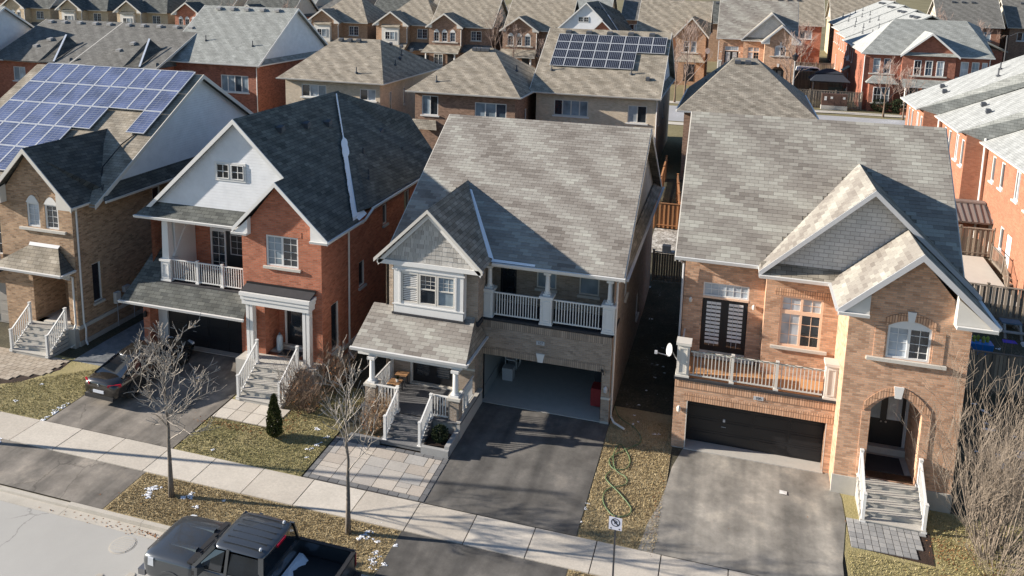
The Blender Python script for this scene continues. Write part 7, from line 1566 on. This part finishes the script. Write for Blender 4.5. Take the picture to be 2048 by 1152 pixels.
# ================================================================ fences and yards
BD = {}
def fence(a, b, h, label, mat, group='wooden yard fences', bw=.14, post=2.4, z=None, gap=.02):
    a, b = V((a[0], a[1], 0)), V((b[0], b[1], 0)); z = (lambda p: terrain(p.y)) if z is None else z; L = (b-a).length; d = (b-a)/L; ang = math.atan2(d.y, d.x)
    H = root('wood_fence', (a.x, a.y, z(a)), label, 'fence', group); k = (round(h, 2), mat, bw)
    if k not in BD:
        g = G(); g.hexa([(-bw/2+gap/2, -.012, .05), (bw/2-gap/2, -.012, .05), (bw/2-gap/2, .012, .05), (-bw/2+gap/2, .012, .05)], [(-bw/2+gap/2, -.012, h-.08), (bw/2-gap/2, -.012, h-.08), (bw/2-gap/2, .012, h-.08), (-bw/2+gap/2, .012, h-.08)]); BD[k] = mesh('board', g.v, g.f, mat)
    n = max(1, int(L/bw)); rd = random.Random(int(L*100))
    for i in range(n):
        p = a+d*(i+.5)*L/n; nr = V((-d.y, d.x, 0))*(.03 if i % 2 else 0); o = put('board', BD[k], H, V((p.x, p.y, z(p)+rd.uniform(-.012, .012)))+nr); o.rotation_euler = (0, rd.uniform(-.006, .006), ang)
    m = max(1, round(L/post))
    for i in range(m+1):
        p = a+d*L*i/m; g = G(); g.box(p.x-.055, p.x+.055, p.y-.055, p.y+.055, z(p)-.1, z(p)+h+.08); g.box(p.x-.075, p.x+.075, p.y-.075, p.y+.075, z(p)+h+.08, z(p)+h+.11); g.build('post', mat, H)
    for i in range(m):
        p, q = a+d*L*i/m, a+d*L*(i+1)/m
        for zz, w_ in ((h-.02, .11), (.25, .06)): g = G(); g.beam(V((p.x, p.y, z(p)+zz)), V((q.x, q.y, z(q)+zz)), w_, .05); g.build('rail', mat, H)
    return H
fence((4.5, 23.4), (6.2, 23.4), 1.75, 'short orange cedar fence across the gap between the two main houses', 'wood_o')
fence((4.45, 23.5), (4.3, 33.8), 1.75, 'cedar fence running back from the gap, its left side', 'wood_o'); fence((6.1, 23.5), (5.5, 29.5), 1.75, 'cedar fence running back from the gap, its right side', 'wood_o')
fence((6.5, 8.0), (6.5, 16.5), 1.7, 'dark fence in the shade between the two main houses', 'wood_g') if False else None
fence((5.3, 15.4), (7.7, 15.4), 1.75, 'shaded gate fence across the passage between the two main houses', 'wood_g')
fence((20.9, 24.2), (24.6, 24.2), 1.8, 'weathered fence below the brown gazebo at the right edge', 'wood_g'); fence((17.3, 15.9), (27, 15.5), 1.85, 'long shaded fence behind the toy-strewn yard at the right edge', 'wood_g'); fence((17.0, 7.9), (27, 7.8), 1.8, 'shaded fence in front of the toy-strewn yard at the right edge', 'wood_g'); fence((20.9, 30.5), (22.2, 30.5), 1.8, 'fence stub against the salmon row house', 'wood_g')
fence((14.6, 71), (23.0, 71), 2.0, 'weathered fence along the verge in front of the dark gazebo', 'wood_g', post=2.8); fence((16.0, 88), (22.6, 88), 2.0, 'fresh orange fence behind the dark gazebo', 'wood_p', post=3.2); fence((14.2, 83), (20.5, 83), 1.5, 'lower orange fence panel beside the far orange house', 'wood_p'); fence((15.5, 98.8), (22.6, 98.8), 2.0, 'weathered fence behind the white minivan', 'wood_g', post=2.6); fence((15.3, 93.5), (22.3, 93.5), 1.4, 'low weathered fence in front of the white minivan', 'wood_g'); fence((5.4, 78.2), (6.2, 78.2), 2.0, 'narrow fence left of the far orange house', 'wood_p')
# gazebos
def gazebo(x0, x1, y0, y1, z, h, rh, label, mat, ribs):
    H = root('gazebo', ((x0+x1)/2, (y0+y1)/2, z), label, 'gazebo', 'garden gazebos'); xm, ym = (x0+x1)/2, (y0+y1)/2; w_ = (x1-x0)*.32
    for x in (x0+.15, x1-.15):
        for y in (y0+.15, y1-.15): g = G(); g.box(x-.06, x+.06, y-.06, y+.06, z-.1, z+h); g.build('post', 'darkmetal' if not ribs else 'wood_g', H)
    E_ = z+h; T = z+h+rh; P = [(x0-.2, y0-.2, E_), (x1+.2, y0-.2, E_), (x1+.2, y1+.2, E_), (x0-.2, y1+.2, E_)]; Q = [(xm-w_, ym-.15, T), (xm+w_, ym-.15, T), (xm+w_, ym+.15, T), (xm-w_, ym+.15, T)]
    for i in range(4): j = (i+1) % 4; G().slab([P[i], P[j], Q[j], Q[i]], .05).build('roof_panel', mat, H)
    g = G(); g.box(xm-w_-.1, xm+w_+.1, ym-.3, ym+.3, T-.02, T+.08) if ribs else g.hexa([(xm-w_-.3, ym-.6, T-.1), (xm+w_+.3, ym-.6, T-.1), (xm+w_+.3, ym+.6, T-.1), (xm-w_-.3, ym+.6, T-.1)], [(xm-.4, ym-.2, T+.45), (xm+.4, ym-.2, T+.45), (xm+.4, ym+.2, T+.45), (xm-.4, ym+.2, T+.45)]); g.build('roof_cap', mat, H)
    if ribs:
        a, b, c, d = [V(p) for p in (P[0], P[1], Q[1], Q[0])]
        for k in range(1, 14): t = k/14; p = a.lerp(b, t); q = d.lerp(c, min(1, max(0, (t-.5)*1.9+.5))); g = G(); g.beam(p+V((0, 0, .02)), q+V((0, 0, .02)), .04, .05); g.build('roof_seam', 'darkmetal', H)
    for y in (y0+.15,): g = G(); g.box(x0, x1, y-.05, y+.05, E_-.18, E_-.02); g.build('beam', 'offwhite' if ribs else 'darkmetal', H)
    return H
MT['brownroof'] = m_plain('brown_metal', (.2, .165, .15), .5, .08); MT['bluefab'] = m_plain('dark_canopy', (.025, .032, .045), .8, .2)
gazebo(21.0, 25.2, 24.9, 28.5, terrain(25)-.1, 2.05, .75, 'brown ribbed metal gazebo beside the salmon row house', 'brownroof', True)
gazebo(17.9, 22.0, 75.5, 79.5, 3.05, 2.4, .9, 'dark canopy gazebo behind the weathered verge fence', 'bluefab', False)
def thing_box(name, loc, dims, mat, label, cat, group=None, taper=1., extra=None):
    x, y, z = loc; a, b, c = dims; H = root(name, loc, label, cat, group); g = G()
    g.hexa([(x-a/2, y-b/2, z), (x+a/2, y-b/2, z), (x+a/2, y+b/2, z), (x-a/2, y+b/2, z)], [(x-a/2*taper, y-b/2*taper, z+c), (x+a/2*taper, y-b/2*taper, z+c), (x+a/2*taper, y+b/2*taper, z+c), (x-a/2*taper, y+b/2*taper, z+c)]); o = g.build('body', mat, H)
    if extra: extra(H, g)
    return H
MT['brownbox'] = m_plain('brown_cabinet', (.1, .055, .04), .6, .1)
def cab(H, g):
    for k in range(4):
        q = G(); q.box(18.72+k*.66, 19.34+k*.66, 69.83, 69.86, 3.35, 4.55); q.build('door', 'brownbox', H)
        if k in (0, 1, 3): q = G(); q.box(18.9+k*.66, 19.15+k*.66, 69.81, 69.83, 3.9+.2*(k % 2), 4.35); q.build('notice', 'white', H)
    q = G(); q.box(18.6, 21.4, 69.8, 70.6, 2.8, 3.3); q.build('plinth', 'concrete', H)
thing_box('utility_cabinet', (20.0, 70.2, 3.3), (2.7, .7, 1.35), 'brownbox', 'wide brown mail and utility cabinet on the verge by the fence', 'cabinet', extra=cab)
# right-hand yard
MT['blue'] = m_plain('blue_plastic', (.02, .2, .55), .5, .1); MT['purple'] = m_plain('purple_plastic', (.12, .07, .5), .5, .1); MT['slate'] = m_plain('slate_plastic', (.1, .16, .22), .6, .1); MT['tan'] = m_plain('tan_plastic', (.33, .31, .28), .7, .1); MT['red'] = m_plain('red_paint', (.28, .03, .03), .5, .15); MT['yellow'] = m_plain('yellow_green', (.3, .36, .05), .6, .1)
H = root('picnic_table', (23.0, 14.6, .2), 'small plastic picnic table with slate top in the yard at the right edge', 'table')
g = G(); g.box(22.55, 23.45, 14.3, 14.9, .72, .78); g.build('top', 'slate', H)
for y in (13.95, 15.15): g = G(); g.box(22.5, 23.5, y-.12, y+.12, .42, .47); g.build('bench', 'tan', H)
for x in (22.65, 23.35): g = G(); g.beam((x, 13.95, .45), (x, 15.15, .45), .1, .06); g.beam((x, 14.3, .72), (x, 13.9, .1), .1, .08); g.beam((x, 14.9, .72), (x, 15.2, .1), .1, .08); g.build('leg', 'tan', H)
def bz(H, g):
    for k in range(4): q = G(); q.lathe((20.75+k*.2, 11.95+.1*(k % 2), .55), [(.07, 0), (.08, .2), (.03, .3)], 8); q.build('bottle', 'yellow', H)
thing_box('toy_bin', (21.05, 11.95, .0), (.9, .55, .55), 'blue', 'blue toy bin with green bottles behind the orange house', 'bin', taper=1.1, extra=bz)
thing_box('toy_slide', (22.75, 13.6, .0), (.9, .5, .12), 'purple', 'flat purple plastic toy on the ground near the picnic table', 'toy', taper=.6)
thing_box('toy_stool', (23.4, 13.4, .0), (.45, .4, .2), 'white', 'white star-shaped toy stool near the picnic table', 'toy', taper=.7)
# wooden deck stairs at the row house
H = root('deck_stairs', (25, 21.5, .6), 'weathered wooden deck stairs with railings at the salmon row house', 'stairs')
g = G(); g.box(24.2, 26.5, 20.6, 22.8, 1.2, 1.3); g.build('deck', 'wood_g', H)
for i in range(4): g = G(); g.box(24.2, 25.2, 20.5-.28*(i+1), 20.6-.28*i, 1.0-.22*i, 1.06-.22*i); g.build('step', 'wood_g', H)
railing(H, (24.15, 20.5, 1.3), (24.15, 22.8, 1.3), .9, 'wood_g', (0, 1), n=12); railing(H, (25.3, 20.6, 1.3), (26.5, 20.6, 1.3), .9, 'wood_g', (0, 1), n=8); railing(H, (24.15, 20.5, 1.3), (24.15, 19.4, .5), .9, 'wood_g', (1,), n=7)
sheet('patio', [(20.6, 17, .72), (24.1, 17, .72), (24.1, 24.1, 1.05), (20.6, 24.1, 1.05)], 'walk2')
MT['palegravel'] = m_ground('pale_gravel', [(.35, (.06, .055, .05)), (.48, (.3, .27, .23)), (.6, (.6, .57, .52))], 3, 9, bmp=.8)
# gravel and junk in the passage
sheet('gravel_bed', [(4.6, 19.2, .63), (6.2, 19.2, .63), (6.2, 23.3, .95), (4.6, 23.3, .95)], 'palegravel')
thing_box('garden_bin', (5.7, 19.6, .62), (.5, .4, .45), 'bluefab', 'dark blue tub on the pale gravel in the gap between the houses', 'tub')

# ================================================================ street furniture
def street_lamp(loc, h, ang, label, group, arm=1.6):
    H = root('street_lamp', loc, label, 'street lamp', group); L = V(loc); d = V((math.cos(ang), math.sin(ang), 0)); g = G(); g.tube([L-V((0, 0, .2)), L+V((0, 0, 1)), L+V((0, 0, h))], [.11, .09, .06], 10); g.build('pole', 'darkmetal', H)
    g = G(); g.tube([L+V((0, 0, h-.2)), L+d*arm*.5+V((0, 0, h+.25)), L+d*arm+V((0, 0, h+.3))], .035, 6); g.build('arm', 'darkmetal', H)
    g = G(); p = L+d*(arm+.25)+V((0, 0, h+.28)); g.hexa([p+V((-.3, -.14, -.06)), p+V((.3, -.14, -.06)), p+V((.3, .14, -.06)), p+V((-.3, .14, -.06))], [p+V((-.25, -.1, .08)), p+V((.25, -.1, .08)), p+V((.25, .1, .08)), p+V((-.25, .1, .08))]); g.build('lamp_head', 'greytrim', H)
    return H
street_lamp((-18.9, -8.75, -.22), 8.6, -1.4, 'street lamp just outside the left edge, its long shadow crossing the pavement', 'street lamps')
street_lamp((33.8, 60, terrain(60)), 10, 0, 'tall dark street lamp at the right behind the red row house', 'street lamps')
def lantern(loc, h, label):
    H = root('street_lamp', loc, label, 'street lamp', 'street lamps'); L = V(loc); g = G(); g.tube([L-V((0, 0, .2)), L+V((0, 0, h))], [.12, .07], 8); g.build('pole', 'ventlight', H); g = G(); g.lathe(L+V((0, 0, h)), [(.1, 0), (.22, .12), (.3, .5), (.36, .55), (.12, .75), (.03, .95)], 10); g.build('lantern', 'black', H)
lantern((-12.2, 66.8, terrain(66)), 7.6, 'black lantern street lamp in front of the arched-window house'); lantern((15.2, 66.8, terrain(66)), 5.8, 'lantern street lamp beside the hipped roof')
# no-parking sign
H = root('traffic_sign', (6.76, -9.0, -.22), 'square white no-parking sign with arrows on a thin perforated post', 'sign')
g = G(); g.box(6.735, 6.785, -8.98, -8.95, -.3, 2.6); g.build('post', 'darkmetal', H)
sw_ = W((6.58, -9.0), (6.94, -9.0)); g = G(); sw_.box(g, 0, .36, 2.18, 2.56, 0, .006); MT['signw'] = m_plain('sign_white', (.62, .62, .7), .4, .03); MT['signk'] = m_plain('sign_black', (.01, .01, .02), .5, .1); pl = g.build('plate', 'signw', H)
g = G(); n = 20; c = (.18, 2.41)
for k in range(n): 
    a0, a1 = 2*math.pi*k/n, 2*math.pi*(k+1)/n; P = lambda a, r: sw_.pt(c[0]+r*math.cos(a), c[1]+r*math.sin(a), .009); g.poly([P(a0, .1), P(a0, .125), P(a1, .125), P(a1, .1)])
g.poly([sw_.pt(c[0]-.09, c[1]+.065, .01), sw_.pt(c[0]-.065, c[1]+.09, .01), sw_.pt(c[0]+.09, c[1]-.065, .01), sw_.pt(c[0]+.065, c[1]-.09, .01)]); g.build('prohibition_ring', 'signk', pl); text(pl, 'P', sw_, .18, 2.41, .008, .17, 'signk', 'letter')
for s in (-1, 1): g = G(); u = .18+s*.1; g.poly([sw_.pt(u+s*.05, 2.22, .008), sw_.pt(u, 2.25, .008), sw_.pt(u, 2.19, .008)][::-s]); g.build('arrow', 'signk', pl)
# satellite dish at the balcony corner
def dish(p, tgt, r, label, parent_post):
    p = V(p); H = root('satellite_dish', p, label, 'satellite dish', 'satellite dishes'); d = V(tgt).normalized(); x = d.cross(V((0, 0, 1))).normalized(); y = x.cross(d); g = G(); n = 16; b = [p-d*.08]
    rows = [[p-d*.08]]+[[p+d*(.08*(q/3)**2-.08)+(x*math.cos(2*math.pi*k/n)*.86+y*math.sin(2*math.pi*k/n))*r*q/3 for k in range(n)] for q in (1, 2, 3)]
    g.v = [rows[0][0]]+rows[1]+rows[2]+rows[3]; g.f = [(0, 1+k, 1+(k+1) % n) for k in range(n)]+[(1+n*i+k, 1+n*(i+1)+k, 1+n*(i+1)+(k+1) % n, 1+n*i+(k+1) % n) for i in range(2) for k in range(n)]; g.build('reflector', 'greytrim', H, True)
    g = G(); g.tube([p-y*r*.9, p-y*r*.6+d*.45], .015, 5); g.box(*[c for q in [(p-y*r*.6+d*.5)] for c in (q.x-.05, q.x+.05, q.y-.05, q.y+.05, q.z-.04, q.z+.06)]); g.build('feed_arm', 'greytrim', H); g = G(); g.tube([p-d*.08, V(parent_post)], .02, 6); g.build('mount', 'greytrim', H); return H
dish((7.42, -.62, 3.75), (-.85, -.5, .2), .25, 'grey satellite dish at the left corner of the orange house balcony', (7.72, -.4, 3.3))
dish((5.15, 81.2, 8.0), (.3, -.9, .3), .4, 'white satellite dish on the far narrow gable house', (4.9, 82.4, 7.9)); dish((22.75, 85, 7.6), (-.9, -.4, .2), .4, 'white satellite dish on the sunlit wall behind the gazebo', (23.0, 85, 7.4))
# hose on the grass strip
H = root('garden_hose', (6.2, -3, -.1), 'green garden hose looped on the straw grass between the driveways', 'hose')
pts = [(5.35, .9, .3), (5.6, .6, .02), (6.3, .0, 0), (6.6, -.8, 0), (6.1, -1.5, 0), (5.65, -2.2, 0), (5.85, -2.75, 0), (6.3, -2.6, 0), (6.35, -2.0, 0), (5.9, -1.2, 0), (5.75, -2.0, .02), (5.95, -2.8, 0), (6.35, -3.1, 0), (6.4, -3.5, 0), (5.85, -3.95, 0), (5.8, -4.6, 0), (6.2, -5.2, 0), (6.65, -5.1, 0), (6.75, -4.7, 0), (6.3, -4.1, .02), (5.7, -3.4, 0), (5.8, -2.9, 0)]
def spline(P, m=6):
    P = [V(p) for p in P]; o = []
    for i in range(len(P)-1):
        a, b, c, d = P[max(0, i-1)], P[i], P[i+1], P[min(len(P)-1, i+2)]
        for k in range(m): t = k/m; o.append(.5*((2*b)+(c-a)*t+(2*a-5*b+4*c-d)*t*t+(3*b-a-3*c+d)*t**3))
    return o+[P[-1]]
MT['hose'] = m_plain('hose_green', (.1, .16, .075), .5, .2); g = G(); g.tube([p+V((0, 0, gz(p.y)+.03)) for p in spline(pts)], .018, 6); g.build('tube', 'hose', H, True)
# road covers
def cover(x, y, r, label, cat='manhole cover'):
    g = G(); z = -.384; n = 24; g.lathe((x, y, z), [(r*1.12, -.02), (r*1.12, .004), (r*1.04, .005)], n); H = g.build('manhole_cover', 'kerb', None, origin=(x, y, z)); tag(H, label, cat, 'road covers'); q = G(); q.lathe((x, y, z), [(r, .002), (r, .012), (r*.5, .014)], n); o = q.build('lid', 'road', H)
    for k in range(-3, 4): t = G(); t.box(x-r*.8, x+r*.8, y+k*r*.22-.01, y+k*r*.22+.01, z+.012, z+.018); t.build('rib', 'kerb', o)
cover(-8.05, -11.05, .36, 'large round manhole cover in the road left of the truck'); cover(-6.9, -12.05, .13, 'small round valve cover in the road, right one', 'valve cover'); cover(-7.75, -12.35, .11, 'small round valve cover in the road, left one', 'valve cover')
# porch things
H = root('patio_chair', (-3.2, -1.0, .58), 'low wooden slatted seat with table on the porch left of the door', 'chair')
for k in range(5): g = G(); g.box(-3.45, -2.95, -1.6+k*.1, -1.52+k*.1, 1.0, 1.03); g.build('slat', 'wood_t', H)
for k in range(4): g = G(); g.box(-3.4, -2.9, -.95+k*.1, -.87+k*.1, 1.06, 1.09); g.build('slat', 'wood_t', H)
for x in (-3.4, -2.98):
    for y in (-1.55, -1.15, -.9, -.6): g = G(); g.box(x-.02, x+.02, y-.02, y+.02, .58, 1.0); g.build('leg', 'darkmetal', H)
def pot(p, r, h, lab, leaf='cedar', n=160, mat='white'):
    H = root('potted_plant', p, lab, 'plant'); g = G(); g.lathe(p, [(r*.7, 0), (r, h)], 10); g.build('pot', mat, H); R_ = random.Random(3); g = G(); P = V(p)+V((0, 0, h))
    for i in range(n): u = V((R_.uniform(-1, 1), R_.uniform(-1, 1), R_.uniform(.2, 1.4))).normalized()*r*R_.uniform(.8, 2.2); v = u.cross(V((0, 0, 1))).normalized()*.02; g.poly([P-v, P+u*.6, P+u, P+u*.5+v])
    g.build('leaves', leaf, H)
pot((-3.1, -1.35, 1.03), .07, .12, 'small plant in a white pot on the porch table'); pot((-.45, -1.5, .58), .16, .35, 'yellow-green potted plant at the porch rail by the garage', 'yellow', 240, 'tan')
H = root('propane_cylinder', (-9.15, -.2, .9), 'pale blue gas cylinder standing on the red house porch', 'gas cylinder'); g = G(); g.lathe((-9.15, -.2, .9), [(.12, 0), (.14, .06), (.14, .55), (.1, .68), (.04, .72)], 14); MT['paleblue'] = m_plain('pale_blue', (.5, .58, .62), .4, .05); g.build('tank', 'paleblue', H, True); g = G(); g.lathe((-9.15, -.2, 1.6), [(.03, 0), (.05, .06), (.02, .12)], 8); g.build('valve', 'rim', H)
# garage contents
H = root('shelf_unit', (.45, 3.2, .03), 'white shelf unit standing along the left wall of the open garage', 'shelf'); 
for z in (.05, .45, .9, 1.3): g = G(); g.box(.15, .7, 3.0, 3.7, z, z+.05); g.build('shelf', 'white', H)
for x in (.15, .65): 
    for y in (3.0, 3.65): g = G(); g.box(x, x+.05, y, y+.05, .03, 1.35); g.build('upright', 'white', H)
H = root('tool_chest', (4.6, 1.3, .03), 'dark red tool chest by the right wall of the open garage', 'chest'); g = G(); g.box(4.35, 4.85, 1.0, 1.6, .1, .85); g.build('body', 'red', H)
for k in range(3): g = G(); g.box(4.33, 4.35, 1.04, 1.56, .15+k*.23, .34+k*.23); g.build('drawer', 'red', H)
for k, (x, y, a, b, c, mt_, lab) in enumerate(((.55, 2.2, .45, .4, .55, 'greytrim', 'grey crate on the garage floor in front of the shelf'), (.6, 4.4, .5, .5, 1.1, 'darkmetal', 'dark bin at the back left of the garage'), (4.5, 3.2, .6, .8, .7, 'darkmetal', 'dark box at the back right of the garage'))): thing_box('storage_box', (x, y, .03), (a, b, c), mt_, lab, 'box', taper=1.04)
# sheet of paper on the red house driveway and on the grey driveway
for x, y, lab in ((-12.0, -2.0, 'white sheet of paper on the driveway of the red brick house'), (11.6, -2.3, 'white scrap of paper on the grey driveway')):
    o = G().slab([(x-.12, y-.08, gz(y)+.035), (x+.12, y-.1, gz(y)+.045), (x+.14, y+.1, gz(y)+.035), (x-.1, y+.11, gz(y)+.05)], .003).build('paper_sheet', 'white', None, origin=(x, y, gz(y))); tag(o, lab, 'paper', 'scraps of paper')

# ================================================================ grass, leaves, snow
def blades(name, x0, x1, y0, y1, n, stops, seed, h=(.03, .07), keep=None):
    R_ = random.Random(seed); vs = []; fs = []; tt = []
    for i in range(n):
        x, y = R_.uniform(x0, x1), R_.uniform(y0, y1)
        if keep and not keep(x, y): continue
        z = gz(y); a = R_.uniform(0, 6.283); hh = R_.uniform(*h); l = R_.uniform(.3, 1.)*hh; b = len(vs); ca, sa = math.cos(a), math.sin(a); w_ = .011
        vs += [V((x-sa*w_, y+ca*w_, z)), V((x+sa*w_, y-ca*w_, z)), V((x+ca*l, y+sa*l, z+hh))]; fs.append((b, b+1, b+2)); tt.append(min(1, max(0, R_.gauss(.5, .22))))
    mt_ = m_tab(name+'_blades_%d' % seed, stops); MT[mt_.name] = mt_
    o = put(name, tint_mesh(name, vs, fs, tt, mt_.name), None); o['kind'] = 'stuff'; return o
GS = [(0, (.1, .1, .04)), (.35, (.23, .2, .09)), (.65, (.38, .32, .17)), (1, (.52, .45, .28))]; SS = [(0, (.15, .105, .055)), (.4, (.31, .235, .125)), (.7, (.46, .37, .21)), (1, (.6, .5, .33))]; LS = [(0, (.12, .115, .045)), (.4, (.27, .235, .105)), (.7, (.41, .345, .18)), (1, (.54, .46, .28))]
inwalk = lambda x, y: not (-9.75 < x < -7.0 and -4.3 < y < -1)
blades('grass', -9.75, -4.5, -6.5, -.8, 22000, GS, 1, keep=inwalk); blades('grass', -19.5, -15.7, -6.5, -2.3, 10000, LS, 2, keep=lambda x, y: x > -20.4+(y+5.35)*1.2+.4); blades('grass', 5.3, 7.7, -6.5, .8, 17000, SS, 3); blades('grass', -9.7, -.1, -10, -8.02, 19000, SS, 4); blades('grass', 5.35, 7.1, -10, -8.02, 4000, SS, 5); blades('grass', 13.4, 19, -6.5, -1.8, 16000, LS, 6, keep=lambda x, y: not (x < 16 and y > -4.6))
def litter(name, spots, n, s, mat, seed, lift=.015, flat=.3, sq=1.):
    R_ = random.Random(seed); g = G()
    for (x, y, rx, ry, k) in spots:
        for i in range(int(n*k)):
            p = V((x+R_.gauss(0, rx), y+R_.gauss(0, ry), 0)); p.z = (gz(p.y) if p.y > -10.03 else -.375)+lift; u = V((R_.uniform(-1, 1), R_.uniform(-1, 1), R_.uniform(-flat, flat))).normalized()*s*R_.uniform(.6, 1.4); v = V((-u.y, u.x, R_.uniform(-flat, flat)*s)).normalized()*s*R_.uniform(.35, .8); g.poly([p-u, p-v*sq, p+u, p+v])
    o = g.build(name, mat); o['kind'] = 'stuff'; return o
litter('fallen_leaves', [(-8.7, -4.6, .7, .12, 2), (-6.7, -3.9, .35, .5, 2), (16.3, -3.6, .5, .4, 3), (-8.6, -10.4, 1.6, .08, .7), (-6.9, -10.4, .7, .06, .7), (14.4, -3.2, .6, .08, .6), (7.6, -4.5, .12, 1.2, .8), (-.4, -3.4, .25, .3, .6), (10.5, -3.5, 1.4, 1.2, .12), (-9, -8.8, .8, .5, .15), (2.6, -3, 1.2, 1.5, .07), (-5, -4, 1.4, 1, .15), (17.5, -4.5, .9, .7, 1.6), (-3.4, -3.7, .4, .2, .7)], 90, .035, 'deadleaf', 3)
def snow_patches(spots, seed):
    """thin half-melted patches: many small flat flakes that merge into irregular islands"""
    R_ = random.Random(seed); g = G()
    for (x, y, rx, ry, n, s) in spots:
        hubs = [(x+R_.gauss(0, rx), y+R_.gauss(0, ry)) for _ in range(max(1, n//7))]
        for i in range(n):
            hx_, hy_ = R_.choice(hubs); cx, cy = hx_+R_.gauss(0, s*.9), hy_+R_.gauss(0, s*.7); r = s*R_.uniform(.3, .9); m = 8; ring = []; zc = gz(cy) if cy > -10.03 else -.38
            for k in range(m): a = 2*math.pi*k/m; q = r*R_.uniform(.5, 1.25); ring.append(V((cx+math.cos(a)*q*1.2, cy+math.sin(a)*q*.9, zc+.012)))
            c = V((cx, cy, zc+.035+r*.06)); b = len(g.v); g.v += ring+[c]; g.f += [(b+k, b+(k+1) % m, b+m) for k in range(m)]
    o = g.build('snow_patches', 'snow', None, True); o['kind'] = 'stuff'; return o
snow_patches([(-8.9, -8.75, .1, .3, 50, .08), (-7.5, -8.6, .2, .15, 30, .07), (-6.9, -8.9, .2, .1, 12, .06), (-6.3, -8.4, .25, .08, 10, .05), (-.8, -8.5, .2, .3, 60, .06), (-.35, -9.4, .15, .25, 40, .06), (-4.8, -5.0, .1, .5, 50, .05), (-5.5, -3.9, .25, .2, 18, .05), (-15.75, -5.7, .04, .45, 60, .06), (-17.3, -4.6, .4, .2, 12, .05), (-18.0, -5.5, .2, .2, 8, .06), (-8.5, -6.1, .15, .1, 8, .04), (-16.35, -8.4, .1, .3, 60, .1), (.03, -9.4, .02, .3, 26, .04), (6.4, 2.5, .4, 1.5, 60, .03), (6.5, 6, .5, 2.5, 50, .035), (-5.2, 1.5, .4, 2, 40, .045), (5.3, -5.6, .01, .6, 30, .025), (22.5, 12.5, 1.8, 1.6, 60, .06), (19.5, 5.5, 1.2, 1.2, 40, .06), (6.3, 27, .5, 2.5, 40, .08), (5.35, 12, .3, 3, 30, .06), (20.2, 2.5, .8, 1.5, 120, .14)], 4)
